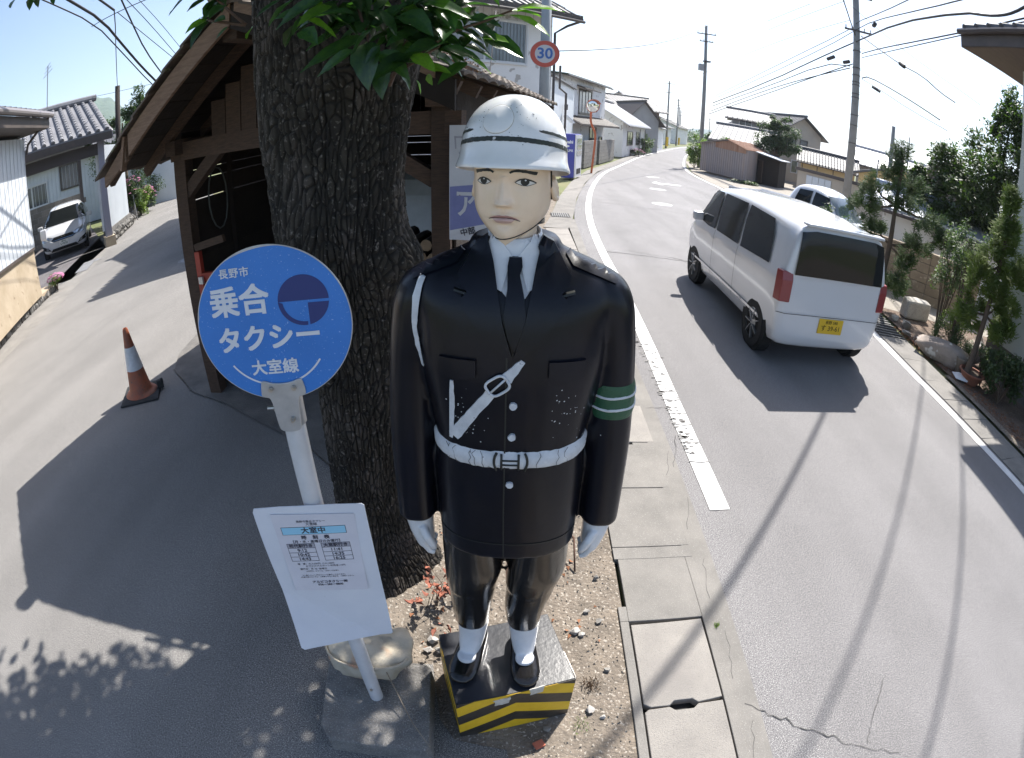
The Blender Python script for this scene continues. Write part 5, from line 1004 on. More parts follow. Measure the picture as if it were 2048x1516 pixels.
mb = MB(); mb.loft(rings); mb.obj('cab', m_vw, KT, bevel=.03)
mb = MB(); mb.prism_m([(-.52, 1.02), (.52, 1.02), (.46, 1.50), (-.46, 1.50)], .01, frame_m(c-W*.735, U, (-W).lerp(V((0, 0, 1)), .28)) @ Matrix.Translation((0, -.02, .10))); mb.obj('windscreen', m_glass, KT)
mb = MB(); mb.box(c-W*.76-U*.78+V((0, 0, 1.52)), (.14, .07, .22), A10); mb.obj('mirror', m_vw, KT, bevel=.025); mb = MB(); mb.tube([c-W*.7-U*.62+V((0, 0, 1.3)), c-W*.75-U*.74+V((0, 0, 1.5))], .01, 6); mb.obj('mirror_arm', m_rub, KT)
for s in (-1, 1):
    mb = MB(); mb.tube([c+U*s*.66-W*.45+V((0, 0, .26)), c+U*s*.52-W*.45+V((0, 0, .26))], .26, 20); mb.obj('wheel', m_rub, KT)
    mb = MB(); mb.box(c+U*s*.45-W*.76+V((0, 0, .72)), (.18, .02, .13), A10); mb.obj('headlight', m_glass, KT, bevel=.01)
# barn behind, only its shade on the lane is seen
BN = thing('tiled_barn', 'tall timber barn standing directly behind the open shed along the lane', 'barn', (-6, 12, 0))
A_, B_ = V((-6.23, 8.38, 3.0)), V((-9.5, 16.3, 3.0)); rk = V((.643*3.2, .766*3.2, 1.6)); ed = (B_-A_)
mb = MB(); mb.loft([[A_, A_+rk, A_+rk+V((0, 0, .08)), A_+V((0, 0, .08))], [B_, B_+rk, B_+rk+V((0, 0, .08)), B_+V((0, 0, .08))]]); mb.obj('roof', m_tile, BN)
n_ = 34; mb = MB()
for k in range(n_):
    p = A_+ed*(k+.5)/n_; d = ed.normalized(); mb.tube([p-V((.05, .06, .02)), p+rk+V((0, 0, .06))], .10, 6)
tag(mb.obj('roof_tiles', m_tile, BN), kind='stuff')
a1 = A_+V((.55, .85, 0)); b1 = B_+V((.55, -.2, 0)); mb = MB(); c1 = a1+V((rk.x*.85, rk.y*.85, 0)); d1 = b1+V((rk.x*.85, rk.y*.85, 0))
mb.add([(a1.x, a1.y, 0), (b1.x, b1.y, 0), (d1.x, d1.y, 0), (c1.x, c1.y, 0), (a1.x, a1.y, 3.25), (b1.x, b1.y, 3.25), (d1.x, d1.y, 4.35), (c1.x, c1.y, 4.35)], [(0, 1, 5, 4), (1, 2, 6, 5), (2, 3, 7, 6), (3, 0, 4, 7), (4, 5, 6, 7)]); mb.obj('wall', m_wood_d, BN)
# =============== vehicles ===============
m_carw = mat('car_white', (.66, .67, .69), (.64, .65, .67), 2, .22, coat=.9); m_cglass = mat('car_glass', (.008, .010, .011), rough=.06, spec=.35, coat=0); m_cglass_l = mat('car_glass_light', (.05, .075, .085), rough=.05, spec=.8, coat=.6)
m_tyre = mat('tyre', (.016, .016, .016), rough=.85); m_rim = mat('alloy_rim', (.35, .36, .37), rough=.35, metal=.8); m_under = mat('underbody', (.01, .01, .01), rough=.95)
m_redl = mat('tail_light', (.26, .045, .045), rough=.3, coat=.3); m_yplate = mat('yellow_plate', (.72, .46, .02), rough=.5); m_wplate = mat('white_plate', (.75, .75, .72), rough=.5); m_chrome = mat('chrome', (.6, .62, .65), rough=.15, metal=1); m_gin = mat('plate_green', (.02, .12, .05), rough=.6); m_lampc = mat('lamp_clear', (.42, .45, .48), rough=.08, metal=.6, coat=.5)
def vehicle(name, label, cat, loc, rz, st, parts):
    """st: stations from nose to tail: (x, z_sill, z_belt, z_roof, w_sill, w_belt, w_roof) with x forward"""
    T = local(thing(name, label, cat, loc, rz)); n = 12
    def sec(s):
        x, zs, zb, zr, ws, wb, wr = s
        half = [(0, zs), (ws*.80, zs), (ws*.97, zs+.05), (ws, zs+.16), (wb, zb*.55+zs*.45), (wb*.995, zb-.06), (wb*.965, zb+.005), (wr+(wb-wr)*.45, zb+(zr-zb)*.55), (wr, zr-.075), (wr*.90, zr-.022), (wr*.55, zr+.006), (0, zr+.012)]
        return [V((x, y, z)) for y, z in half]+[V((x, -y, z)) for y, z in half[-2:0:-1]]
    S = lerp_secs([list(s) for s in st], len(st)*5-4)
    mb = MB(); mb.loft([sec(s) for s in S]); body = mb.obj('body', m_carw, T, True, angle=R(50))
    md = body.modifiers.new('s', 'SUBSURF'); md.levels = 1; md.render_levels = 1
    BV = BVHTree.FromPolygons([V(p) for p in mb.v], mb.f)
    def side(poly, m, nm, s=1, off=.006, step=.08):     # poly of (x,z) on flank s
        b = bmesh.new(); f = b.faces.new([b.verts.new((x, 0, z)) for x, z in poly]); bmesh.ops.triangulate(b, faces=[f])
        for _ in range(4):
            e = [q for q in b.edges if q.calc_length() > step]
            if not e: break
            bmesh.ops.subdivide_edges(b, edges=e, cuts=1); bmesh.ops.triangulate(b, faces=b.faces[:])
        for v in b.verts:
            h = BV.ray_cast(V((v.co.x, s*3, v.co.z)), V((0, -s, 0))); v.co = (h[0]+V((0, s*(off+.012), 0))) if h[0] else V((v.co.x, s*.5, v.co.z))
        me = bpy.data.meshes.new(nm); b.to_mesh(me); b.free(); me.materials.append(m); return link(nm, me, T, True)
    def end(poly, m, nm, s=1, off=.006, step=.08, par=None):      # poly of (y,z) seen from front (s=1) or rear (-1)
        b = bmesh.new(); f = b.faces.new([b.verts.new((0, y, z)) for y, z in poly]); bmesh.ops.triangulate(b, faces=[f])
        for _ in range(4):
            e = [q for q in b.edges if q.calc_length() > step]
            if not e: break
            bmesh.ops.subdivide_edges(b, edges=e, cuts=1); bmesh.ops.triangulate(b, faces=b.faces[:])
        for v in b.verts:
            h = BV.ray_cast(V((s*6, v.co.y, v.co.z)), V((-s, 0, 0))); v.co = (h[0]+V((s*(off+.012), 0, 0))) if h[0] else V((s*1.5, v.co.y, v.co.z))
        me = bpy.data.meshes.new(nm); b.to_mesh(me); b.free(); me.materials.append(m); o = link(nm, me, T, True); return o
    parts(T, body, side, end); return T
def wheel(T, x, y, s, r=.27, w=.15):
    mb = MB(); prof = [(r*.60, -w/2), (r*.93, -w/2), (r, -w/2+.03), (r, w/2-.03), (r*.93, w/2), (r*.60, w/2)]
    mb.loft([[(x+rr_*cos(2*pi*k/28), y+q, r+rr_*sin(2*pi*k/28)) for k in range(28)] for rr_, q in prof], cap=False); t = mb.obj('wheel', m_tyre, T, True, angle=R(40))
    mb = MB(); yo = y+s*w*.36; mb.loft([[(x+rr_*cos(2*pi*k/28), yo+s*q, r+rr_*sin(2*pi*k/28)) for k in range(28)] for rr_, q in ((r*.66, .02), (r*.60, .0), (.05, .012), (.002, .02))], cap=False); mb.obj('rim', m_rim, t, True)
    for k in range(7):
        a = 2*pi*k/7; mb = MB(); mb.bar((x+.04*cos(a), yo+s*.018, r+.04*sin(a)), (x+r*.62*cos(a), yo+s*.018, r+r*.62*sin(a)), .035, .012); mb.obj('spoke', m_rim, t)
    mb = MB(); mb.tube([(x, y-s*.06, r+.02), (x, y+s*(w*.5-.012), r+.02)], r*1.17, 28); mb.obj('wheel_arch', m_under, T)
# --- white wagon driving away up the road (front towards +y), held still
def van_parts(T, body, side, end):
    for s in (1, -1):
        for x, in ((1.20,), (-1.20,)): wheel(T, x, s*.655, s, .285, .155)
        side([(1.33, 1.02), (.92, 1.46), (.80, 1.50), (.44, 1.51), (.44, .99), (.70, .98)], m_cglass, 'side_window', s); side([(.37, .99), (.37, 1.51), (-.42, 1.51), (-.42, .99)], m_cglass, 'side_window', s); side([(-.50, .99), (-.50, 1.51), (-1.18, 1.48), (-1.28, 1.32), (-1.34, 1.02)], m_cglass, 'side_window', s)
        for x in (.40, -.46): side([(x-.004, .36), (x+.004, .36), (x+.004, .98), (x-.004, .98)], m_under, 'door_gap', s, .004)
        side([(.47, .84), (.62, .84), (.62, .87), (.47, .87)], m_carw, 'door_handle', s, .02); side([(-.39, .84), (-.24, .84), (-.24, .87), (-.39, .87)], m_carw, 'door_handle', s, .02)
        side([(1.3, .40), (1.3, .43), (-1.3, .43), (-1.3, .40)], m_chrome, 'sill_strip', s, .004)
        mb = MB(); mb.box((1.02, s*.80, 1.06), (.10, .16, .13)); mb.obj('door_mirror', m_carw, T, bevel=.03)
        mb = MB(); mb.loft([[(-1.735+.02*k, s*.60, z), (-1.715+.02*k, s*.725, z), (-1.60, s*.752, z), (-1.58, s*.66, z)] for k, z in ((0, .72), (.0, .95), (1.2, 1.04))]); mb.obj('tail_light', m_redl, T, bevel=.012)
        end([(s*.42, .60), (s*.66, .62), (s*.68, .82), (s*.50, .80)], m_lampc, 'headlight', 1)
    end([(-.60, 1.02), (.60, 1.02), (.56, 1.46), (.40, 1.49), (-.40, 1.49), (-.56, 1.46)], m_cglass, 'rear_window', -1, .008); end([(-.62, 1.05), (.62, 1.05), (.52, 1.48), (-.52, 1.48)], m_cglass_l, 'windscreen', 1, .008)
    end([(-.72, .60), (.72, .60), (.72, .606), (-.72, .606)], m_under, 'tailgate_gap', -1, .004)
    mb = MB(); mb.box((-1.725, 0, .50), (.02, .33, .165)); pl = mb.obj('number_plate', m_yplate, T, bevel=.003)
    PM = frame_m((-1.7365, 0, .50), (0, -1, 0), (-1, 0, 0)); text('plate_text', '長野 580', .045, m_under, PM @ Matrix.Translation((0, .048, 0)), pl); text('plate_text', 'す 39-61', .075, m_under, PM @ Matrix.Translation((0, -.02, 0)), pl)
    mb = MB(); mb.tube([(-1.70, .1, 1.03), (-1.73, -.12, 1.06), (-1.71, -.38, 1.10)], .008, 6); mb.obj('rear_wiper', m_under, T); mb = MB(); mb.box((-1.66, 0, 1.545), (.14, 1.05, .035)); mb.obj('roof_spoiler', m_carw, T, True, bevel=.015)
vst = [(1.73, .30, .66, .70, .40, .46, .30), (1.70, .24, .74, .78, .60, .66, .50), (1.60, .20, .82, .88, .68, .72, .58), (1.40, .19, .94, 1.02, .71, .735, .60), (1.20, .19, .98, 1.22, .72, .74, .60), (.92, .19, .99, 1.50, .72, .74, .60), (.60, .19, .99, 1.58, .725, .74, .615), (0, .19, .99, 1.61, .725, .74, .62), (-.8, .19, .99, 1.60, .725, .74, .62), (-1.35, .19, 1.0, 1.57, .72, .74, .61), (-1.58, .20, 1.0, 1.54, .71, .735, .58), (-1.68, .24, 1.0, 1.50, .69, .72, .55), (-1.72, .34, .96, 1.02, .60, .66, .52)]
vehicle('white_wagon', 'white boxy compact wagon with a yellow plate driving up the road', 'car', (3.40, 6.32, 0), R(89), vst, van_parts)
# --- white hatchback under the carport
def fit_parts(T, body, side, end):
    for s in (1, -1):
        for x in (1.25, -1.25): wheel(T, x, s*.74, s, .30, .17)
        side([(1.05, .95), (.55, 1.28), (.25, 1.36), (-.05, 1.37), (-.05, .93)], m_cglass, 'side_window', s); side([(-.12, .93), (-.12, 1.37), (-.9, 1.33), (-1.25, 1.12), (-1.2, .97)], m_cglass, 'side_window', s)
        mb = MB(); mb.box((.80, s*.93, .98), (.10, .20, .13)); mb.obj('door_mirror', m_carw, T, bevel=.03)
        end([(s*.34, .66), (s*.80, .80), (s*.80, .68), (s*.74, .60), (s*.44, .58)], m_lampc, 'headlight', 1, .012, .05); end([(s*.46, .28), (s*.80, .36), (s*.80, .50), (s*.66, .44), (s*.56, .38)], m_under, 'bumper_vent', 1, .008)
        end([(s*.60+.05*cos(R(a)), .37+.045*sin(R(a))) for a in range(0, 360, 30)], m_lampc, 'fog_lamp', 1, .016)
    end([(-.70, .97), (.70, .97), (.55, 1.40), (-.55, 1.40)], m_cglass, 'windscreen', 1, .010); end([(-.45, .58), (-.34, .67), (.34, .67), (.45, .58), (.34, .53), (-.34, .53)], m_under, 'grille', 1, .012)
    end([(-.45, .585), (-.34, .575), (.34, .575), (.45, .585), (.34, .555), (-.34, .555)], mat('grille_blue', (.12, .22, .40), rough=.3, metal=.5), 'grille_bar', 1, .020); end([(-.5, .24), (.5, .24), (.42, .33), (-.42, .33)], m_under, 'bumper_vent', 1, .010)
    mb = MB(); mb.box((1.985, 0, .43), (.02, .33, .165)); pl = mb.obj('number_plate', m_wplate, T, bevel=.003); PM = frame_m((1.9965, 0, .43), (0, 1, 0), (1, 0, 0)); text('plate_text', '長野 501', .045, m_gin, PM @ Matrix.Translation((0, .048, 0)), pl, .001); text('plate_text', 'い 8 52', .085, m_gin, PM @ Matrix.Translation((0, -.022, 0)), pl, .0015)
    mb = MB(); EMB = frame_m((1.975, 0, .60), (0, 1, 0), (1, 0, 0))
    for q in ([(-.045, -.04), (-.028, -.04), (-.036, .04), (-.052, .04)], [(.045, -.04), (.028, -.04), (.036, .04), (.052, .04)], [(-.032, -.007), (.032, -.007), (.032, .007), (-.032, .007)]): mb.prism_m(q, .012, EMB)
    mb.obj('badge', m_chrome, T); mb = MB(); mb.box((.93, .2, 1.0), (.01, .3, .06), 0, tilt=(0, .9, 0)); mb.obj('dash_cloth', mat('yellow_cloth', (.4, .45, .03), rough=.9), T)
fst = [(1.98, .30, .50, .54, .40, .46, .25), (1.94, .22, .60, .66, .66, .70, .50), (1.80, .18, .72, .80, .76, .80, .66), (1.45, .17, .86, .93, .80, .835, .68), (1.05, .17, .92, 1.0, .81, .845, .66), (.70, .17, .93, 1.22, .82, .845, .60), (.25, .17, .93, 1.43, .82, .845, .58), (-.3, .17, .93, 1.50, .82, .845, .60), (-1.0, .17, .94, 1.48, .82, .845, .58), (-1.55, .18, .95, 1.38, .80, .83, .55), (-1.85, .22, .94, 1.10, .76, .80, .54), (-1.98, .34, .80, .88, .60, .66, .50)]
vehicle('white_hatchback', 'white compact hatchback parked under the tiled carport', 'car', (-14.62, 12.55, 0), R(-46), fst, fit_parts)
# --- white pickup by the utility pole
def tr_parts(T, body, side, end):
    for s in (1, -1):
        for x in (1.05, -1.35): wheel(T, x, s*.68, s, .29, .16)
        side([(.98, 1.02), (.72, 1.42), (.35, 1.48), (.32, 1.0)], m_cglass, 'side_window', s); side([(.26, 1.0), (.28, 1.48), (-.10, 1.46), (-.22, 1.02)], m_cglass, 'side_window', s)
        mb = MB(); mb.box((.88, s*.88, 1.04), (.11, .18, .12)); mb.obj('door_mirror', m_carw, T, bevel=.035)
        end([(s*.42, .62), (s*.70, .66), (s*.70, .80), (s*.46, .76)], m_lampc, 'headlight', 1)
    end([(-.66, 1.0), (.66, 1.0), (.54, 1.46), (-.54, 1.46)], m_cglass_l, 'windscreen', 1, .010, .06)
    for y in (-.25, .2): mb = MB(); mb.tube([(1.09, y, 1.03), (1.03, y+.35, 1.10)], .012, 6); mb.obj('wiper', m_under, T)
    for s in (1, -1): mb = MB(); mb.box((-1.35, s*.72, .92), (1.75, .03, .34)); mb.obj('bed_side', m_carw, T, bevel=.008)
    mb = MB(); mb.box((-1.35, 0, .70), (1.75, 1.4, .06)); mb.box((-2.22, 0, .88), (.03, 1.4, .34)); mb.obj('cargo_bed', m_carw, T); mb = MB(); mb.box((-.95, 0, .45), (2.4, .9, .2)); mb.obj('chassis', m_under, T)
tst = [(1.72, .30, .62, .68, .40, .50, .30), (1.68, .24, .72, .80, .60, .68, .52), (1.45, .22, .88, .94, .70, .74, .62), (1.12, .22, .97, 1.03, .71, .75, .62), (.82, .22, 1.0, 1.38, .71, .75, .58), (.50, .22, 1.0, 1.56, .71, .75, .57), (.1, .22, 1.0, 1.60, .71, .75, .57), (-.22, .22, 1.0, 1.54, .71, .75, .55), (-.42, .24, .98, 1.30, .70, .74, .52), (-.50, .34, .90, 1.0, .66, .70, .52)]
vehicle('white_pickup', 'white rounded pickup truck parked on the forecourt in front of the utility pole', 'truck', (7.05, 11.3, 0), R(-62), tst, tr_parts)
# =============== houses, walls and street furniture ===============
m_siding = mat('white_metal_siding', (.62, .66, .70), (.56, .60, .64), 1.5, .45, .05, 20); m_wall_w = mat('wall_white', (.74, .735, .73), (.66, .655, .65), .8, .85, .2, 60, c3=(.40, .38, .36), sscale=3, sthr=.62); m_wall_g = mat('wall_grey', (.36, .36, .37), (.30, .30, .31), .8, .85, .2, 60)
m_wall_b = mat('wall_beige', (.50, .44, .36), (.42, .37, .31), .8, .85, .2, 60); m_wall_t = mat('wall_tan', (.58, .44, .23), (.50, .38, .20), .7, .85, .2, 60); m_brown = mat('brown_trim', (.09, .07, .06), (.06, .05, .045), 4, .6); m_gut = mat('dark_gutter', (.06, .05, .05), rough=.4)
m_fr = mat('window_frame', (.60, .61, .62), rough=.4); m_frd = mat('bronze_frame', (.08, .07, .06), rough=.4); m_pane = mat('window_pane', (.10, .125, .14), (.16, .19, .21), 1.2, .12, spec=.8, coat=.4); m_paned = mat('window_pane_dark', (.03, .035, .04), (.07, .08, .09), 1.2, .10, spec=.8, coat=.4)
m_curt = mat('curtained_pane', (.30, .32, .33), (.24, .26, .27), 2, .25, coat=.3); m_rtile = mat('roof_tile_grey', (.11, .11, .12), (.075, .075, .08), 2, .6, .2, 30); m_rtile_s = mat('roof_tile_silver', (.21, .21, .22), (.15, .15, .16), 1.4, .62, .2, 30); m_rust = mat('rusty_sheet', (.30, .15, .09), (.42, .27, .19), 1.6, .8, .3, 30, stretch=(4, 4, .6)); m_tin = mat('grey_tin_sheet', (.33, .29, .285), (.42, .32, .26), 1.1, .7, .2, 30, stretch=(3, 3, .35), lo=.45, hi=.8)
m_found = mat('cream_concrete', (.46, .38, .28), (.36, .29, .20), 2.2, .9, .4, 60, c3=(.28, .22, .15), sscale=7, sthr=.66); m_cblock = mat('concrete_block', (.25, .235, .215), (.19, .18, .165), 3, .92, .5, 70, rand=.10); m_cblock_t = mat('tan_block', (.30, .245, .18), (.24, .19, .14), 5, .92, .5, 60, rand=.10, c3=(.36, .30, .23), sscale=9, sthr=.62)
m_stone_r = mat('rubble_stone', (.22, .21, .195), (.15, .145, .135), 5, .95, .8, 40, rand=.3, bdist=.02)
def v2(p, z=0): return V((p[0], p[1], z))
def wallm(p, q, z0, z1, t=.1): # quad slab from p to q (left->right seen from outside), extruded inward
    d = (V(q)-V(p)); d = V((d.x, d.y, 0)).normalized(); n = V((d.y, -d.x, 0)); return n
def slab(mb, p, q, z0, z1, t, inward=None):
    p, q = V((p[0], p[1], 0)), V((q[0], q[1], 0)); d = (q-p).normalized(); n = V((-d.y, d.x, 0))*t; mb.loft([[v2(p, z0), v2(q, z0), v2(q+n, z0), v2(p+n, z0)], [v2(p, z1), v2(q, z1), v2(q+n, z1), v2(p+n, z1)]])
def window(T, p, q, u, z, w, h, fr=m_fr, pane=m_pane, n=2, sill=False, depth=.05, name='window'):
    """window on wall p->q (outside on the right-hand side seen from above when walking p->q), u metres from p"""
    p, q = V((p[0], p[1], 0)), V((q[0], q[1], 0)); d = (q-p).normalized(); out = V((d.y, -d.x, 0)); M = frame_m(p+d*u+V((0, 0, z))+out*.004, d, out); f = .05
    mb = MB(); 
    for a, b, c, e in ((-f, -f, w+f, 0), (-f, h, w+f, h+f), (-f, 0, 0, h), (w, 0, w+f, h)): mb.prism_m([(a, b), (c, b), (c, e), (a, e)], depth, M)
    fo = mb.obj(name, fr, T)
    for k in range(n):
        a, b = w*k/n, w*(k+1)/n; mb = MB(); mb.prism_m([(a+.03, .03), (b-.03, .03), (b-.03, h-.03), (a+.03, h-.03)], .012, M); mb.obj('pane', pane if not isinstance(pane, (list, tuple)) else pane[k % len(pane)], fo)
        mb = MB()
        for q4 in ([(a, 0), (a+.03, 0), (a+.03, h), (a, h)], [(b-.03, 0), (b, 0), (b, h), (b-.03, h)], [(a+.03, 0), (b-.03, 0), (b-.03, .03), (a+.03, .03)], [(a+.03, h-.03), (b-.03, h-.03), (b-.03, h), (a+.03, h)]): mb.prism_m(q4, .03, M)
        mb.obj('sash', fr, fo)
    if sill: mb = MB(); mb.prism_m([(-.08, -f-.04), (w+.08, -f-.04), (w+.08, -f), (-.08, -f)], .12, M); mb.obj('sill', fr, fo)
    return fo
def roofplane(T, e0, e1, r1, r0, m, nm='roof', ribs=0, t=.07, rr_=.035, rows=0, capm=None):
    """e0->e1 eave, r0/r1 ridge ends above them; ribs run down the slope as tile rows"""
    e0, e1, r0, r1 = V(e0), V(e1), V(r0), V(r1); tt = V((0, 0, -t)); mb = MB(); mb.loft([[e0, e1, r1, r0], [e0+tt, e1+tt, r1+tt, r0+tt]]); o = mb.obj(nm, m, T)
    if ribs:
        L = (e1-e0).length; n = max(2, int(L/ribs)); mb = MB(); nz = (e1-e0).cross(r0-e0).normalized(); nz = nz if nz.z > 0 else -nz; dx = (e1-e0).normalized()
        for k in range(n):
            f = (k+.5)/n; a = e0.lerp(e1, f); b = r0.lerp(r1, f); ns = rows if rows else 1
            for j in range(ns):
                p0 = a.lerp(b, j/ns); p1 = a.lerp(b, (j+1)/ns); lift = .022 if rows else 0; w = rr_
                c = [(-w, 0), (-w*.6, w*.8), (0, w*1.05), (w*.6, w*.8), (w, 0)]
                mb.loft([[p0+dx*x+nz*(z+lift) for x, z in c], [p1+dx*x+nz*z for x, z in c]], closed=False, cap=False)
                if rows: mb.add([p0+dx*x+nz*(z+lift) for x, z in c], [(0, 1, 2, 3, 4)])
        tag(mb.obj('tile_rows', m, o), kind='stuff')
    return o
def house(name, label, p, q, depth, ez, rise, wm, rm, wins=(), cat='house', over=.45, across=False, ribs=.3, group=None, gw=None, base=0, rows=0, fas=None):
    """box with facade p->q, going back by depth on the left-hand side; gable ridge parallel to the facade (or across it)"""
    P_, Q_ = V((p[0], p[1], base)), V((q[0], q[1], base)); d = (Q_-P_).normalized(); b = V((-d.y, d.x, 0)); L = (Q_-P_).length
    T = thing(name, label, cat, tuple((P_+Q_)/2+b*depth/2), 0, group); c = [P_, Q_, Q_+b*depth, P_+b*depth]; up = V((0, 0, ez-base)); R_ = V((0, 0, rise))
    mb = MB()
    if across: m0, m1 = (c[0]+c[1])/2, (c[2]+c[3])/2; vs = c+[x+up for x in c]+[m0+up+R_, m1+up+R_]; mb.add(vs, [(0, 1, 5, 8, 4), (1, 2, 6, 5), (2, 3, 7, 9, 6), (3, 0, 4, 7)])
    else: m0, m1 = (c[0]+c[3])/2, (c[1]+c[2])/2; vs = c+[x+up for x in c]+[m0+up+R_, m1+up+R_]; mb.add(vs, [(0, 1, 5, 4), (1, 2, 6, 9, 5), (2, 3, 7, 6), (3, 0, 4, 8, 7)])
    mb.obj('wall', wm, T); s = rise/((L if across else depth)/2); dz = V((0, 0, -s*over)); lift = V((0, 0, .09))
    if across: sides = ((c[0], c[3], -d, m0, m1), (c[2], c[1], d, m1, m0)); 
    else: sides = ((c[0], c[1], -b, m0, m1), (c[2], c[3], b, m1, m0))
    for a0, a1, o_, r0, r1 in sides:
        e = (a1-a0).normalized()*over; roofplane(T, a0+up+o_*over+dz-e+lift, a1+up+o_*over+dz+e+lift, r1+up+R_+e+lift, r0+up+R_-e+lift, rm, ribs=ribs, rows=rows)
    e = (m1-m0).normalized()*(over+.05); mb = MB(); mb.tube([m0+up+R_-e+lift*1.6, m1+up+R_+e+lift*1.6], .11, 8); mb.obj('ridge', rm, T)
    for a0, a1, o_, r0, r1 in sides[:1]:
        e = (a1-a0).normalized()*over; mb = MB(); mb.tube([a0+up+o_*(over+.04)+dz-e-V((0, 0, .02)), a1+up+o_*(over+.04)+dz+e-V((0, 0, .02))], .05, 8); mb.obj('gutter', m_gut, T)
    for wd in wins:
        face, u, z, w, h = wd[:5]; kw = wd[5] if len(wd) > 5 else {}; F = {'f': (c[0], c[1]), 'r': (c[1], c[2]), 'l': (c[3], c[0])}[face]; window(T, F[0], F[1], u, z, w, h, **kw)
    return T, c
# ---- left: white clad building on a cream concrete base, stone kerb
P0, P1 = V((-9.28, 6.85, 0)), V((-6.1, 1.5, 0)); dl = (P1-P0).normalized(); nl = V((-dl.y, dl.x, 0)); bk = -nl if nl.x > 0 else nl; fr_ = -bk
LB = thing('clad_house', 'white metal clad building on a high cream concrete base along the lane', 'house', tuple(P0))
mb = MB(); c4 = [P0, P1, P1+bk*6, P0+bk*6]
mb.loft([[v2(p, .15) for p in c4], [v2(p, 1.12) for p in c4]]); mb.obj('foundation', m_found, LB)
mb = MB(); i4 = [P0+fr_*.03-dl*.03, P1+fr_*.03, P1+bk*6, P0+bk*6-dl*.03]; mb.loft([[v2(p, 1.12) for p in i4], [v2(p, 3.35) for p in i4]]); mb.obj('wall', m_siding, LB)
for k in range(32): mb = MB(); p = P0+dl*(.02+.2*k)+fr_*.034; mb.bar(v2(p, 1.12), v2(p, 3.35), .012, .012); mb.obj('siding_rib', m_siding, LB)
for k in range(12): mb = MB(); p = P0+bk*(.1+.2*k)-dl*.034; mb.bar(v2(p, 1.12), v2(p, 3.35), .012, .012); mb.obj('siding_rib', m_siding, LB)
mb = MB(); mb.bar(v2(P0+fr_*.035, 1.12), v2(P1+fr_*.035, 1.12), .02, .05); mb.obj('drip_edge', m_brown, LB)
ov = .55; e0 = P0+fr_*ov-dl*.35; e1 = P1+fr_*ov
mb = MB(); mb.loft([[v2(e0, 3.42), v2(P0+bk*3-dl*.35, 3.42), v2(P0+bk*3-dl*.35, 3.62), v2(e0, 3.62)], [v2(e1, 3.42), v2(P1+bk*3, 3.42), v2(P1+bk*3, 3.62), v2(e1, 3.62)]]); mb.obj('eave_box', m_brown, LB)
mb = MB(); mb.tube([v2(e0+fr_*.06-dl*.05, 3.68), v2(e1+fr_*.06, 3.68)], .06, 10); mb.obj('gutter', mat('gutter_grey', (.22, .20, .20), rough=.4), LB)
roofplane(LB, v2(e0, 3.70), v2(e1, 3.70), v2(P1+bk*2.4, 4.75), v2(P0+bk*2.4-dl*.35, 4.75), m_rtile, ribs=.26, rows=8, rr_=.06)
roofplane(LB, v2(P1+bk*5.6, 3.7), v2(P0+bk*5.6-dl*.35, 3.7), v2(P0+bk*2.4-dl*.35, 4.75), v2(P1+bk*2.4, 4.75), m_rtile, ribs=.4)
mb = MB(); mb.tube([v2(P0+bk*2.4-dl*.40, 4.84), v2(P1+bk*2.4, 4.84)], .10, 8); mb.obj('ridge', m_rtile, LB); mb = MB(); gv = P0-dl*.02; mb.add([v2(gv, 3.4), v2(gv+bk*5, 3.4), v2(gv+bk*2.4, 4.66)], [(0, 1, 2)]); mb.obj('gable', m_siding, LB)
mb = MB(); mb.tube([v2(e0+fr_*.02+dl*.1, 3.64), v2(P0+fr_*.1-dl*.08, 3.2), v2(P0+fr_*.06-dl*.06, 3.0)], .03, 8); mb.obj('downpipe', m_brown, LB)
AN = thing('tv_antenna', 'thin television aerial on a pole above the left tiled roof', 'antenna', (-10.9, 8.95, 4.2)); mb = MB(); mb.tube([(-10.9, 8.95, 3.9), (-10.9, 8.95, 5.3)], .012, 6); mb.obj('mast', m_steel, AN)
for z, w in ((5.05, .3), (5.15, .22), (5.25, .16)): mb = MB(); mb.tube([(-10.9-w, 8.95+.3*w, z), (-10.9+w, 8.95-.3*w, z+.08)], .008, 5); mb.obj('element', m_steel, AN)
KB = thing('rubble_kerb', 'low kerb of rough upright stones under a cream ledge along the lane', 'kerb', (-8.6, 5.5, 0)); random.seed(19)
kl = [(-9.9, 8.22), (-9.62, 7.55), (-9.35, 7.05), (-8.72, 5.78), (-8.02, 4.56), (-7.3, 3.3)]; k_d = dens(kl[1:], .085)
for i, (x, y) in enumerate(k_d):
    j = k_d[min(i+1, len(k_d)-1)]; a = atan2(kl[-1][1]-kl[1][1], kl[-1][0]-kl[1][0]); rock('stone', (x-.03, y-.01, .06), (.045, .055*random.uniform(.7, 1.1), .085*random.uniform(.8, 1.15)), m_stone_r, i+3, KB, .25, 1)
mb = MB(); mb.loft([[v2(p, z) for p in strip_poly(kl[1:], .06, .60)] for z in (0, .15)]); mb.obj('ledge', m_found, KB)
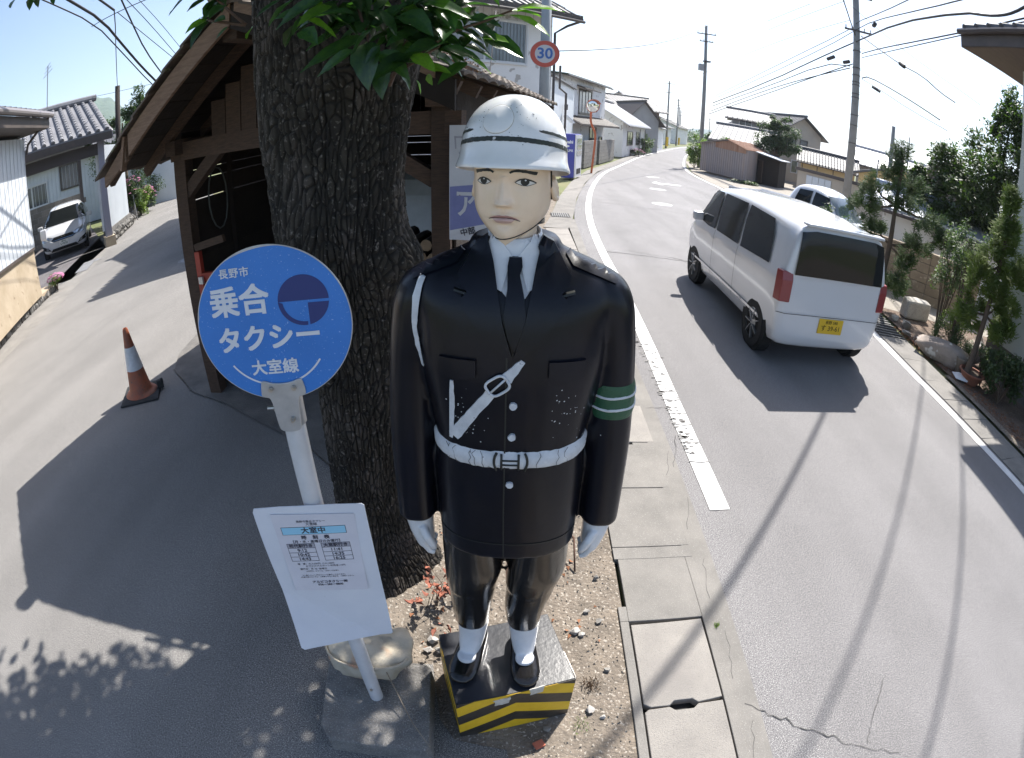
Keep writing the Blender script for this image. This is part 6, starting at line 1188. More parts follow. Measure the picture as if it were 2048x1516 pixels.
# ---- carport with tiled roof
CP = thing('tiled_carport', 'open carport with grey tiled roof and steel frame where the hatchback stands', 'carport', (-13.5, 10.6, 0))
q0, q1 = V((-11.45, 11.55, 0)), V((-13.55, 8.6, 0)); dc = (q1-q0).normalized(); bc = V((dc.y, -dc.x, 0)); bc = bc if bc.x < 0 else -bc      # q0 right front column, opening towards the lane
F0, F1 = q0-dc*.30-bc*.45, q1+dc*.9-bc*.45
roofplane(CP, v2(F1, 3.34), v2(F0, 3.34), v2(F0+bc*3.4, 4.72), v2(F1+bc*3.4, 4.72), m_rtile_s, ribs=.27, rows=13, rr_=.075)
roofplane(CP, v2(F0+bc*6.8, 3.34), v2(F1+bc*6.8, 3.34), v2(F1+bc*3.4, 4.72), v2(F0+bc*3.4, 4.72), m_rtile_s, ribs=.4)
mb = MB(); mb.tube([v2(F0+bc*3.4-dc*.1, 4.82), v2(F1+bc*3.4, 4.82)], .12, 8); mb.obj('ridge', m_rtile_s, CP)
mb = MB(); mb.bar(v2(F0, 3.18), v2(F1, 3.18), .06, .22); mb.obj('fascia', m_brown, CP); mb = MB(); mb.bar(v2(q0+bc*.05, 2.88), v2(q1+dc*.6+bc*.05, 2.88), .16, .34); mb.obj('beam', m_gut, CP)
mb = MB(); mb.bar(v2(F0-dc*.02, 3.2), v2(F0+bc*.9-dc*.02, 3.5), .05, .2); mb.obj('verge_board', mat('pale_fascia', (.42, .40, .40), rough=.6), CP)
m_colm = mat('column_lilac_grey', (.30, .30, .36), rough=.5)
mb = MB(); mb.box((q0.x, q0.y, 1.7), (.20, .20, 2.9), atan2(dc.y, dc.x)); mb.obj('column', m_colm, CP); mb = MB(); mb.box((q0.x, q0.y, .14), (.34, .34, .30), atan2(dc.y, dc.x)); mb.obj('footing', m_found, CP)
for p in (q1+dc*.3, q0+bc*5.6, q1+bc*5.6): mb = MB(); mb.box((p.x, p.y, 1.5), (.14, .14, 3.0), atan2(dc.y, dc.x)); mb.obj('column', m_gut, CP)
BW = thing('carport_block_wall', 'dark concrete block wall behind the parked hatchback', 'wall', tuple(q0+bc*6)); w0, w1 = q0+bc*5.9-dc*.2, q1+bc*5.9+dc*2.5; LW = (w1-w0).length
for r_ in range(8):
    for k in range(int(LW/.4)):
        p = w0+dc*(.2+.4*k+(.2 if r_ % 2 else 0)); mb = MB(); mb.box((p.x, p.y, .1+.2*r_), (.392, .12, .192), atan2(dc.y, dc.x)); mb.obj('block', m_cblock, BW)
SW = q0+bc*.1; s0, s1 = V((-11.75, 11.75, 0)), V((-13.7, 15.1, 0))
WW = thing('white_clad_wall', 'bright white ribbed metal wall beside the carport along the lane', 'wall', tuple(s0)); mb = MB(); slab(mb, s0, s1, .42, 3.0, .12); mb.obj('panel', m_siding, WW); dd = (s1-s0).normalized(); nn_ = V((dd.y, -dd.x, 0))
for k in range(38): p = s0+dd*(.05+.10*k)+nn_*.01; mb = MB(); mb.bar(v2(p, .42), v2(p, 3.0), .03, .02); mb.obj('rib', m_siding, WW)
KS = thing('stone_footing', 'rough stone footing under the white ribbed wall', 'wall', tuple(s0)); random.seed(23)
for i in range(30):
    for r_ in range(2): p = s0+dd*(.0+.125*i)+nn_*(.16+.02*r_); rock('stone', (p.x, p.y, .09+.17*r_), (.09, .085, .095), m_stone_r, i*3+r_, KS, .2, 1)
mb = MB(); slab(mb, s0+nn_*.05, s1+nn_*.05, 0, .42, .15); mb.obj('backing', m_conc_d, KS)
# house seen through the carport
HB, hc = house('white_house_behind_carport', 'white clad house with two windows seen through the open carport', (-23.6, 14.9), (-15.6, 21.2), 3.2, 3.35, .5, m_siding, m_rtile, [('f', 1.6, 1.5, 1.7, 1.0, dict(pane=m_paned)), ('f', 4.1, 1.9, .95, 1.1, dict(pane=m_paned, fr=m_frd, n=1)), ('f', 6.9, 2.0, .9, 1.0, dict(n=2))])
for k in range(40): mb = MB(); d_ = (hc[1]-hc[0]).normalized(); p = hc[0]+d_*(.2*k)+V((d_.y, -d_.x, 0))*.01; mb.bar(v2(p, 0), v2(p, 3.3), .02, .02); mb.obj('siding_rib', m_siding, HB)
# mirror of a car parked just left
PM2 = thing('wing_mirror', 'wing mirror of a vehicle standing behind the corner of the clad building', 'mirror', (-9.9, 7.55, 1.2)); mb = MB(); mb.box((-9.95, 7.72, 1.22), (.17, .06, .24), .6); mb.obj('housing', m_carw, PM2, bevel=.03); mb = MB(); mb.tube([(-10.05, 7.6, 1.3), (-10.3, 7.6, 1.32)], .015, 6); mb.obj('arm', m_rub, PM2)
sheet('driveway', [(-9.85, 8.3), (-11.5, 11.4), (-17.5, 16.5), (-22, 12), (-13, 5.5)], .002, asphalt('asphalt_drive', (.115, .105, .11), (.25, .24, .24)))
mb = MB(); mb.add([(-11.6, 11.35, .006), (-12.9, 9.5, .006), (-12.98, 9.56, .006), (-11.68, 11.42, .006)], [(0, 1, 2, 3)]); tag(mb.obj('driveway_joint', m_conc), kind='structure')
mb = MB(); mb.add([(-10.2, 8.75, .012), (-10.85, 9.75, .012), (-10.55, 9.95, .012), (-9.9, 8.95, .012)], [(0, 1, 2, 3)]); tag(mb.obj('drain_cover', m_lid), 'dark rectangular steel cover in the lane gutter before the driveway', 'drain cover')
# ---- house A: big white house behind the shed
A0 = V((-4.3, 11.9, 0)); A1 = V((.86, 15.6, 0))
HA, ac = house('white_two_storey_house', 'large white two storey house with wide sliding windows behind the shed', A0, A1, 7, 5.75, 2.0, m_wall_w, m_rtile, [('f', 2.78, 3.92, 2.66, 1.22, dict(pane=[m_curt, m_pane], n=2)), ('f', .9, 3.92, 1.7, 1.22, dict(pane=m_curt, n=2))], over=.62, ribs=.28, rows=6)
d_ = (ac[1]-ac[0]).normalized(); out = V((d_.y, -d_.x, 0))
for k in range(24): mb = MB(); p = ac[0]+d_*(.27*k)+out*.004; mb.bar(v2(p, 5.2), v2(p, 5.75), .008, .008); mb.obj('panel_joint', m_wall_g, HA)
mb = MB(); mb.bar(ac[0]+out*.6+V((0, 0, 5.50)), ac[1]+out*.6+d_*.6+V((0, 0, 5.50)), .05, .16); mb.obj('fascia', m_brown, HA); mb = MB(); mb.loft([[ac[0]+V((0, 0, 5.56)), ac[0]+out*.6+V((0, 0, 5.50)), ac[0]+out*.6+V((0, 0, 5.52)), ac[0]+V((0, 0, 5.58))], [ac[1]+d_*.55+V((0, 0, 5.56)), ac[1]+d_*.55+out*.6+V((0, 0, 5.50)), ac[1]+d_*.55+out*.6+V((0, 0, 5.52)), ac[1]+d_*.55+V((0, 0, 5.58))]]); mb.obj('soffit', m_brown, HA)
c_ = ac[1]+d_*.07+out*.04
mb = MB(); mb.tube([c_+d_*.55+out*.5+V((0, 0, 5.42)), c_+d_*.28+out*.2+V((0, 0, 5.25)), c_+V((0, 0, 5.0)), c_+V((0, 0, 0.2))], .04, 8); mb.obj('downpipe', m_gut, HA); c2_ = ac[1]+d_*.30+out*.04; mb = MB(); mb.tube([c2_+V((0, 0, 4.0)), c2_+V((0, 0, 3.3)), c2_+d_*.25+V((0, 0, 3.15)), c2_+d_*.25+V((0, 0, 1.9)), c2_+d_*.1+V((0, 0, 1.7))], .035, 8); mb.obj('downpipe', m_gut, HA)
mb = MB(); 
for k in range(12): p = ac[0]+d_*(4.14+.11*k)+out*.03; mb = MB(); mb.bar(v2(p, 3.95), v2(p, 5.1), .008, .008); mb.obj('window_bar', m_frd, HA)
# annex and vending machine
HN, nc = house('white_annex', 'plain white clad annex with flat top beside the large white house', (1.30, 21.4), (2.72, 27.6), 4, 4.15, .25, m_siding, m_gut, [], over=.06, ribs=0)
mb = MB(); mb.box((2.15, 23.7, 2.45), (.5, .6, .05), tilt=(0, .7, .2)); mb.obj('wall_hood', m_wht, HN); mb = MB(); mb.box((2.02, 23.9, 3.0), (.1, .25, .25), .2); mb.obj('meter_box', m_gut, HN)
VM = thing('vending_machine', 'tall blue drinks vending machine in front of the white annex wall', 'vending machine', (2.0, 21.3, 0)); m_vblue = mat('vending_blue', (.035, .045, .30), rough=.35, coat=.3)
mb = MB(); vd = V((.32, .947, 0)).normalized(); vs_ = V((vd.y, -vd.x, 0)); vp = V((1.66, 20.8, 0)); c5 = [vp, vp+V((.50, .0, 0)), vp+V((.50, 0, 0))+vd*1.0, vp+vd*1.0]; mb.loft([[v2(p, .05) for p in c5], [v2(p, 1.83) for p in c5]]); mb.obj('cabinet', m_vblue, VM, bevel=.02)
vf = vp+V((.505, 0, 0)); FMv = frame_m(vf, vd, vs_); mb = MB(); mb.prism_m([(.0, .08), (1.0, .08), (1.0, 1.8), (0, 1.8)], .06, FMv); mb.obj('front', mat('vending_white', (.55, .57, .62), rough=.3, coat=.3), VM)
for z in (.95, 1.2, 1.45): mb = MB(); mb.prism_m([(.1, z), (.9, z), (.9, z+.2), (.1, z+.2)], .07, FMv); mb.obj('display_row', m_pane, VM)
mb = MB(); mb.prism_m([(.15, .2), (.85, .2), (.85, .42), (.15, .42)], .07, FMv); mb.obj('dispenser', m_under, VM)
VF = frame_m(vp+V((.24, -.003, 0)), (1, 0, 0), (0, -1, 0))
text('lettering', 'Asahi', .17, m_swhite, VF @ Matrix.Translation((0, 1.50, .004)), VM, .006); text('lettering', 'CALPIS', .125, m_swhite, VF @ Matrix.Translation((0, 1.15, .004)), VM, .003); mb = MB(); mb.prism_m([(.05*cos(R(a)), 1.33+.035*sin(R(a))) for a in range(0, 360, 30)], .004, VF); mb.obj('emblem', m_swhite, VM)
# road mirror
MR = thing('traffic_mirror', 'round convex road mirror on a bent orange pole at the bend', 'traffic mirror', (3.28, 24.0, 0)); m_or = mat('mirror_orange', (.50, .12, .04), (.42, .10, .04), 6, .5)
mb = MB(); mb.tube(smooth_pts([(3.28, 24.0, 0), (3.34, 23.9, 1.0), (3.37, 23.85, 1.75), (3.30, 23.8, 2.0), (3.14, 23.6, 2.25), (3.08, 23.6, 2.5), (3.10, 23.6, 3.1)], 1), .05, 10); mb.obj('pole', m_or, MR, True)
mcen = V((3.14, 23.42, 3.12)); mn = V((.15, -1, -.12)).normalized(); MM = frame_m(mcen, (1, .15, 0), mn); mb = MB(); mb.loft([[tuple(MM @ V((r0*cos(2*pi*k/32), r0*sin(2*pi*k/32), z))) for k in range(32)] for r0, z in ((.28, 0), (.22, .025), (.12, .045), (.001, .052))], cap=False); mb.obj('mirror_glass', mat('mirror_silver', (.75, .78, .76), rough=.02, metal=1), MR, True)
mb = MB(); mb.tube([tuple(MM @ V((.29*cos(2*pi*k/32), .29*sin(2*pi*k/32), 0))) for k in range(33)], .016, 6); mb.obj('rim', m_or, MR, True); mb = MB(); mb.prism_m([(.28*cos(2*pi*k/24), .28*sin(2*pi*k/24)) for k in range(24)], .01, MM @ Matrix.Translation((0, 0, -.03))); mb.obj('back', m_or, MR)
mb = MB(); pts = [tuple(MM @ V((.31*cos(R(a)), .31*sin(R(a)), z))) for a in range(20, 150, 10) for z in (0,)]; pt2 = [tuple(MM @ V((.33*cos(R(a)), .33*sin(R(a)), .16))) for a in range(20, 150, 10)]; mb.loft([pts, pt2], closed=False, cap=False); mb.obj('hood', m_or, MR)
# block fence in front of house B
BF = thing('concrete_block_fence', 'grey concrete block fence with a gate gap behind the orange mirror pole', 'fence', (4, 30, 0)); f0, f1 = V((3.15, 26.4, 0)), V((6.2, 35.2, 0)); fd = (f1-f0).normalized(); fa = atan2(fd.y, fd.x)
for r_ in range(7):
    for k in range(23):
        if 8 <= k <= 9: continue
        p = f0+fd*(.2+.4*k); mb = MB(); mb.box((p.x, p.y, .11+.2*r_), (.39, .14, .19), fa); mb.obj('block', m_cblock, BF)
    for k in range(2): p = f0+V((-.2-.4*k, .05, 0)); mb = MB(); mb.box((p.x, p.y, .11+.2*r_), (.39, .14, .19), 0); mb.obj('block', m_cblock, BF)
mb = MB(); p = f0+fd*3.6; mb.box((p.x-.1, p.y, .7), (.8, .04, 1.3), fa); mb.obj('gate', m_gut, BF)
# house B
HBm, bc_ = house('two_storey_house_with_lean_roof', 'white two storey house with sloping green edged roof and lower tiled roof behind the block fence', (2.15, 27.6), (5.45, 34.9), 6, 4.9, .35, m_wall_w, mat('green_edge_roof', (.07, .10, .07), rough=.6), [('f', 2.6, 2.95, 2.3, 1.35, dict(fr=m_frd, pane=[m_curt, m_pane], n=4, sill=True)), ('f', 4.8, .75, 1.3, 1.35, dict(fr=m_frd, pane=m_paned)), ('f', 6.9, .9, .6, .6, dict(fr=m_frd, pane=m_paned, n=1)), ('f', 2.0, .8, .8, .4, dict(fr=m_frd, pane=m_paned, n=1))], over=.35, ribs=0)
d_ = (bc_[1]-bc_[0]).normalized(); out = V((d_.y, -d_.x, 0)); roofplane(HBm, bc_[0]+d_*.2+out*1.0+V((0, 0, 2.25)), bc_[1]+d_*.2+out*1.0+V((0, 0, 2.25)), bc_[1]+d_*.2+V((0, 0, 2.72)), bc_[0]+d_*.2+V((0, 0, 2.72)), m_brown, 'lower_roof', ribs=.25, rr_=.05)
roofplane(HBm, bc_[0]+d_*2.2+out*.5+V((0, 0, 4.38)), bc_[0]+d_*5.3+out*.5+V((0, 0, 4.38)), bc_[0]+d_*5.3+V((0, 0, 4.55)), bc_[0]+d_*2.2+V((0, 0, 4.55)), m_brown, 'window_hood')
# row of houses down the street
HCm, cc_ = house('bungalow_with_bright_roof', 'white bungalow with a pale sunlit roof past the block fence', (7.6, 39.5), (11.9, 50.8), 7, 2.75, 2.0, m_wall_w, mat('pale_sheet_roof', (.58, .58, .60), rough=.35), [('f', 2.0, .9, 2.6, 1.1, dict(fr=m_frd, pane=m_paned)), ('f', 6.6, .9, 1.6, 1.1, dict(fr=m_frd, pane=m_pane, n=3)), ], over=.5, ribs=.45)
for k, (x, y) in enumerate(((8.9, 41.9), (10.1, 45.3))): mb = MB(); mb.tube([(x+.5, y-.2, 0), (x+.5, y-.2, 2.3)], .03, 6); mb.obj('downpipe', m_gut, HCm)
house('upper_storey_house', 'grey house with tiled upper storey rising behind the bright bungalow roof', (4.8, 41.5), (8.0, 50.5), 5, 4.9, 1.1, m_wall_g, m_rtile_s, [('f', 1.0, 3.4, 1.1, 1.0, dict(fr=m_frd, pane=m_pane))], over=.6, ribs=.4)
house('gabled_grey_house', 'grey and white gabled house with small square windows further down the street', (10.7, 54.0), (14.2, 54.6), 9, 3.4, 1.9, m_wall_g, m_brown, [('r', .8, 3.0, .6, 1.1, dict(fr=m_frd, pane=m_paned, n=1)), ('r', 2.4, 3.0, .6, 1.1, dict(fr=m_frd, pane=m_paned, n=1)), ('r', .8, .8, .6, 1.0, dict(fr=m_frd, pane=m_paned, n=1)), ('r', 2.4, .8, .6, 1.0, dict(fr=m_frd, pane=m_paned, n=1))], over=.6, across=True, ribs=.45)
house('long_tiled_house', 'brown walled house with long dark tiled roof behind the grey gable', (11.5, 61), (16.2, 62.2), 9, 4.9, 1.5, mat('brown_board_wall', (.20, .15, .13), rough=.8), m_rtile, [], over=.8, ribs=.45)
house('white_storehouse', 'small plain white storehouse next to the grey gabled house', (15.8, 60.6), (18.2, 67.3), 5, 2.9, 1.2, m_wall_w, mat('pale_roof_b', (.50, .49, .50), rough=.5), [], over=.3, ribs=0)
house('pale_roofed_house', 'tall house with pale tiled roof past the white storehouse', (17.6, 72.0), (22.6, 86.0), 9, 5.0, 2.4, m_wall_b, mat('pale_tile_roof', (.40, .38, .40), rough=.55), [('f', 2, 1, 1.5, 1.2, dict(pane=m_paned)), ('f', 6, 3.4, 2, 1.1, dict(pane=m_paned))], over=.6, ribs=.5)
house('far_white_house', 'low white house near the end of the street', (24.0, 92.0), (30.5, 107.0), 9, 3.6, 1.5, m_wall_w, m_rtile_s, [('f', 3, 1, 3, 1.2, dict(pane=m_paned))], over=.6, ribs=.6)
house('far_end_house', 'tiny pale house where the street disappears', (36, 121), (44, 138), 9, 4.2, 1.6, m_wall_w, m_rtile, [], over=.6, ribs=.6)
# right side: rusty shed and what stands behind
r0_, r1_, r2_ = V((11.55, 33.1, 0)), V((12.95, 28.75, 0)), V((15.9, 32.0, 0)); RS = thing('rusty_tin_shed', 'leaning tin shed with rust stained gable across the road', 'shed', tuple((r0_+r2_)/2)); d1_ = (r1_-r0_); b1_ = r2_-r1_; rp = r0_+d1_*.62
ww_ = [r0_, r1_]; mb = MB(); mb.add([v2(r0_, .12), v2(r1_, .10), v2(r1_, 1.98), v2(rp, 2.38), v2(r0_, 1.92), v2(r1_+b1_, .1), v2(r1_+b1_, 1.98), v2(r0_+b1_, .1), v2(r0_+b1_, 1.92), v2(rp+b1_, 2.38)], [(0, 1, 2, 3, 4), (1, 5, 6, 2), (0, 4, 8, 7)]); mb.obj('wall', m_tin, RS)
for k in range(22): p = r0_+d1_*((k+.5)/22); zt = 1.92+(.46*((k+.5)/22)/.62 if (k+.5)/22 < .62 else .46-.40*(((k+.5)/22)-.62)/.38); o3 = V((d1_.y, -d1_.x, 0)).normalized()*-1; o3 = o3 if o3.y < 0 else -o3; mb = MB(); mb.bar(v2(p+o3*.012, .1), v2(p+o3*.012, zt-.02), .03, .02); mb.obj('sheet_rib', m_tin, RS)
for k in range(20): p = r1_+b1_*((k+.5)/20); o4 = V((b1_.y, -b1_.x, 0)).normalized(); mb = MB(); mb.bar(v2(p+o4*.012, .1), v2(p+o4*.012, 1.95), .04, .025); mb.obj('sheet_rib', m_tin, RS)
mb = MB(); f_ = lambda t, z: v2(r0_+d1_*t+o3*.035, z); mb.add([f_(.33, 1.80), f_(.97, 1.72), f_(.97, 1.98), f_(.62, 2.33), f_(.33, 2.13)], [(0, 1, 2, 3, 4)]); mb.obj('rust_panel', m_rust, RS)
roofplane(RS, v2(r1_+d1_*.03+o3*.2, 1.98), v2(r1_+b1_+d1_*.03, 1.98), v2(rp+b1_, 2.42), v2(rp+o3*.2, 2.42), m_rust, ribs=.2, rr_=.03, t=.03); roofplane(RS, v2(r0_+b1_-d1_*.05, 1.90), v2(r0_-d1_*.05+o3*.2, 1.90), v2(rp+o3*.2, 2.42), v2(rp+b1_, 2.42), m_tin, t=.03)
LS = thing('lean_to_shed', 'small dark lean-to with a door beside the rusty tin shed', 'shed', (15.5, 29.8, 0)); mb = MB(); mb.box((15.3, 30.3, .9), (1.6, 1.6, 1.8), .8); mb.obj('wall', m_wood_d, LS); mb = MB(); mb.box((15.1, 29.9, 1.85), (2.0, 2.0, .05), .8, tilt=(.15, 0, 0)); mb.obj('roof', m_siding, LS); mb = MB(); mb.box((14.35, 29.9, .8), (.05, .8, 1.4), .0); mb.obj('door', m_wood, LS)
house('tiled_farmhouse', 'low house with ribbed grey tile roof behind the tin shed', (14.2, 37.2), (17.4, 35.4), 6, 2.45, 1.1, m_wall_w, m_rtile_s, [], over=.6, ribs=.4)
house('farmhouse_upper_storey', 'small grey upper storey with tiled hip above the farmhouse roof', (16.9, 41.2), (19.6, 40.0), 4, 4.5, .7, m_wall_g, m_rtile_s, [('f', .6, 3.6, 1, .8, dict(pane=m_paned))], over=.6, ribs=.4)
house('beige_two_storey_house', 'beige two storey house partly hidden by the dark round tree', (20.2, 38.6), (24.2, 38.9), 9, 4.2, 1.3, m_wall_b, m_rtile, [('f', .7, 2.6, .7, 1.0, dict(pane=m_paned, fr=m_frd, n=1)), ('f', 1.9, 2.6, .7, 1.0, dict(pane=m_paned, fr=m_frd, n=1)), ('f', 1.2, .8, .6, 1.0, dict(pane=m_paned, n=1))], over=.5, ribs=.4, across=True)
TW, tc_ = house('tan_tiled_outbuilding', 'long tan walled outbuilding with dark patterned tile roof left of the utility pole', (19.4, 33.6), (22.9, 31.6), 3, 2.05, .75, m_wall_t, m_rtile, [], over=.35, ribs=.22, rows=5, cat='outbuilding'); d_ = (tc_[1]-tc_[0]).normalized(); out = V((d_.y, -d_.x, 0))
for u in (.1, 1.2, 2.4, 3.7): mb = MB(); mb.bar(tc_[0]+d_*u+out*.01, tc_[0]+d_*u+out*.01+V((0, 0, 2.05)), .09, .03); mb.obj('timber_post', m_brown, TW)
mb = MB(); slab(mb, tc_[0]+out*.03, tc_[1]+out*.03, 0, .5, .03); mb.obj('skirting', m_wall_g, TW)
house('grey_house_with_pale_roof', 'grey two storey house with large pale roof behind the utility pole', (25.5, 35.0), (30.2, 31.2), 6, 3.0, 1.2, m_wall_g, mat('pale_roof_c', (.42, .42, .44), rough=.4), [('f', 1.2, 2.0, 1.5, 1.0, dict(pane=m_paned, fr=m_frd))], over=.6, ribs=.5)
GT, gt_ = house('tan_gabled_gatehouse', 'tan gabled building with dark beams and a tiled verge right of the utility pole', (15.9, 21.6), (19.2, 18.9), 4, 2.15, .75, m_wall_t, m_rtile, [('f', 1.8, 1.55, 1.3, .35, dict(pane=m_paned, fr=m_frd))], over=.4, ribs=.25, across=True, cat='outbuilding')
house('dark_gabled_roof_house', 'dark roofed house rising behind the tan gatehouse', (22.5, 24.5), (26.5, 21.5), 6, 3.2, 1.2, m_brown, m_rtile, [], over=.7, ribs=.3, across=True)
YW = thing('yard_wall', 'beige yard wall with white shutters and poster frames behind the pickup', 'wall', (14, 18.5, 0)); y0, y1 = V((11.6, 20.3, 0)), V((14.6, 16.2, 0)); mb = MB(); slab(mb, y0, y1, 0, 1.75, .2); mb.obj('panel', m_wall_b, YW); yd = (y1-y0).normalized(); yo = V((yd.y, -yd.x, 0)); YM = frame_m(y0+yo*.01, yd, yo)
for u in (.45, .75, 1.05, 1.35): mb = MB(); mb.prism_m([(u, .3), (u+.28, .3), (u+.28, 1.5), (u, 1.5)], .03, YM); mb.obj('shutter', m_siding, YW)
mb = MB(); mb.prism_m([(-.1, 1.62), (5.1, 1.62), (5.1, 1.76), (-.1, 1.76)], .06, YM); mb.obj('lintel_band', m_gut, YW)
for u, w, h in ((3.0, .42, .55), (3.75, .42, .52)): mb = MB(); mb.prism_m([(u-.03, .95), (u+w+.03, .95), (u+w+.03, .98+h+.03), (u-.03, .98+h+.03)], .02, YM); o = mb.obj('poster_frame', m_frd if u > 3.5 else m_wht, YW); mb = MB(); mb.prism_m([(u, .98), (u+w, .98), (u+w, .98+h), (u, .98+h)], .025, YM); mb.obj('poster', m_paper, o)
# low white building, roof and tan block wall at the right verge
WB, wb_ = house('low_white_building', 'low white panelled building with grey sheet roof behind the tan block wall', (8.75, 10.6), (11.6, 8.0), 2.0, 1.58, .34, m_wall_w, mat('blue_grey_sheet', (.34, .38, .45), rough=.35, metal=.3), [], over=.3, ribs=.3); d_ = (wb_[1]-wb_[0]).normalized(); out = V((d_.y, -d_.x, 0))
for u in (.9, 1.9, 2.9, 3.9): mb = MB(); mb.bar(wb_[0]+d_*u+out*.008, wb_[0]+d_*u+out*.008+V((0, 0, 1.6)), .03, .016); mb.obj('panel_joint', m_gut, WB)
TB = thing('tan_block_wall', 'waist high tan concrete block wall behind the garden bed', 'wall', (8.2, 8.2, 0)); t0, t1 = V((6.75, 9.35, 0)), V((9.0, 7.0, 0)); td = (t1-t0).normalized(); ta = atan2(td.y, td.x); nb = int((t1-t0).length/.4)
for r_ in range(5):
    for k in range(nb): p = t0+td*(.2+.4*k); mb = MB(); mb.box((p.x, p.y, .10+.2*r_), (.392, .15, .192), ta); mb.obj('block', m_cblock_t, TB, bevel=.006)
mb = MB(); p = t0+td*nb*.2; mb.box((p.x, p.y, 1.02), (nb*.4+.04, .17, .05), ta); mb.obj('coping', m_cblock_t, TB, bevel=.01); mb = MB(); mb.box((p.x, p.y, .5), (nb*.4-.01, .11, .98), ta); mb.obj('mortar', m_conc_d, TB)
# right: corner house with deep eave
RH = thing('corner_house', 'pale walled house with a deep dark eave at the right edge', 'house', (7, 4, 0)); k0, k1 = V((6.86, 4.95, 0)), V((6.66, 1.2, 0)); kd = (k1-k0).normalized(); kb = V((kd.y, -kd.x, 0)); kb = kb if kb.x > 0 else -kb
c6 = [k0, k1, k1+kb*5, k0+kb*5]; mb = MB(); mb.loft([[v2(p, .52) for p in c6], [v2(p, 4.55) for p in c6]]); mb.obj('wall', mat('cream_wall', (.56, .56, .50), (.50, .50, .45), 1, .8, .1, 60), RH)
mb = MB(); mb.loft([[v2(p, 0) for p in (k0+kb*.03, k1+kb*.03, k1+kb*5, k0+kb*5)], [v2(p, .52) for p in (k0+kb*.03, k1+kb*.03, k1+kb*5, k0+kb*5)]]); mb.obj('foundation', m_conc_d, RH)
for u in (.9, 1.8, 2.7): mb = MB(); mb.bar(v2(k0+kd*u-kb*.004, .52), v2(k0+kd*u-kb*.004, 4.5), .012, .010); mb.obj('panel_joint', m_gut, RH)
mb = MB(); p = k0+kd*2.0-kb*.01; mb.box((p.x, p.y, .27), (.04, .42, .2), atan2(kd.y, kd.x)+pi/2); mb.obj('vent', m_under, RH)
ev = [k0-kb*.72-kd*.75, k1-kb*.72, k1+kb*5.6, k0+kb*5.6-kd*.75]; mb = MB(); mb.loft([[v2(p, 4.62) for p in ev], [v2(p, 4.66) for p in ev]]); mb.obj('soffit', mat('soffit_brown', (.16, .115, .085), (.12, .09, .07), 4, .7, stretch=(1, 8, 1)), RH)
mb = MB(); mb.bar(v2(ev[0], 4.74), v2(ev[1], 4.74), .04, .22); mb.bar(v2(ev[0], 4.74), v2(ev[3], 4.74), .04, .22); mb.obj('fascia', m_brown, RH); mb = MB(); mb.tube([v2(ev[0]-kb*.07, 4.86), v2(ev[1]-kb*.07, 4.86)], .05, 8); mb.obj('gutter', m_gut, RH)
roofplane(RH, v2(ev[0]-kb*.05, 4.90), v2(ev[1]-kb*.05, 4.90), v2(k1+kb*2.5, 6.3), v2(k0+kb*2.5, 6.3), m_rtile, ribs=.27, rows=8, rr_=.06); roofplane(RH, v2(ev[3], 4.90), v2(ev[0], 4.90), v2(k0+kb*2.5, 6.3), v2(k0+kb*2.5, 6.3), m_rtile)
# ---- poles and wires
m_pole = mat('pole_concrete', (.25, .25, .25), (.20, .20, .20), 3, .8, .3, 50); m_wire = mat('wire_black', (.02, .02, .022), rough=.6)
def pole(name, label, x, y, h, r0, r1, arms=(), m=m_pole, lean=0, extras=True, rz=0, group=None):
    T = thing(name, label, 'utility pole', (x, y, 0), 0, group); mb = MB(); mb.tube([(x, y, 0), (x+lean*.5, y, h*.5), (x+lean, y, h)], [r0, (r0+r1)/2, r1], 14); mb.obj('shaft', m, T, True)
    for z, w in arms:
        mb = MB(); mb.box((x+lean*z/h, y-.12, z), (w*2, .07, .07), rz); mb.obj('crossarm', m_gut, T)
        for s in (-.9, -.45, .45, .9): mb = MB(); mb.tube([(x+lean*z/h+s*w*cos(rz), y-.12+s*w*sin(rz), z+.03), (x+lean*z/h+s*w*cos(rz), y-.12+s*w*sin(rz), z+.17)], .03, 8); mb.obj('insulator', m_wht, T)
    return T
UP = pole('utility_pole', 'tall grey concrete utility pole with crossarms standing behind the white pickup', 12.1, 17.1, 11.0, .175, .12, [(9.55, .75), (9.25, .6), (7.75, .55)], rz=-.5)
for z in (3.2, 3.9, 4.3, 5.0, 5.15, 5.5, 5.62, 5.9, 6.2, 6.9): mb = MB(); mb.tube([(12.1, 17.1, z), (12.1, 17.1, z+.03)], .17, 12); mb.obj('band', m_gut, UP)
for s in range(10): mb = MB(); mb.tube([(12.1, 17.0, 3.0+.45*s), (12.1+(.25 if s % 2 else -.25), 16.95, 3.0+.45*s)], .009, 5); mb.obj('step_bolt', m_steel, UP)
pole('signpost_pole', 'grey pole carrying the round speed limit sign above the helmet', .50, 11.45, 6.4, .115, .10, m=mat('galvanised_pole', (.34, .36, .37), (.28, .30, .31), 2, .5))
SGN = thing('speed_limit_sign', 'round red rimmed speed limit sign reading 30 in blue', 'sign', (.49, 11.2, 3.75)); SM = frame_m((.485, 11.29, 3.74), (1, .02, 0), (-.02, -1, -.05)); m_sred = mat('sign_red', (.50, .10, .07), (.44, .09, .07), 4, .55)
def sdisc(r, z, t, m, nm): mb = MB(); mb.prism_m([(r*cos(2*pi*k/56), r*sin(2*pi*k/56)) for k in range(56)], t, SM @ Matrix.Translation((0, 0, z))); return mb.obj(nm, m, SGN)
sdisc(.305, 0, .004, m_alu, 'plate'); sdisc(.298, .004, .002, m_sred, 'red_rim'); sdisc(.205, .006, .002, mat('sign_pale', (.50, .52, .55), rough=.6), 'pale_centre')
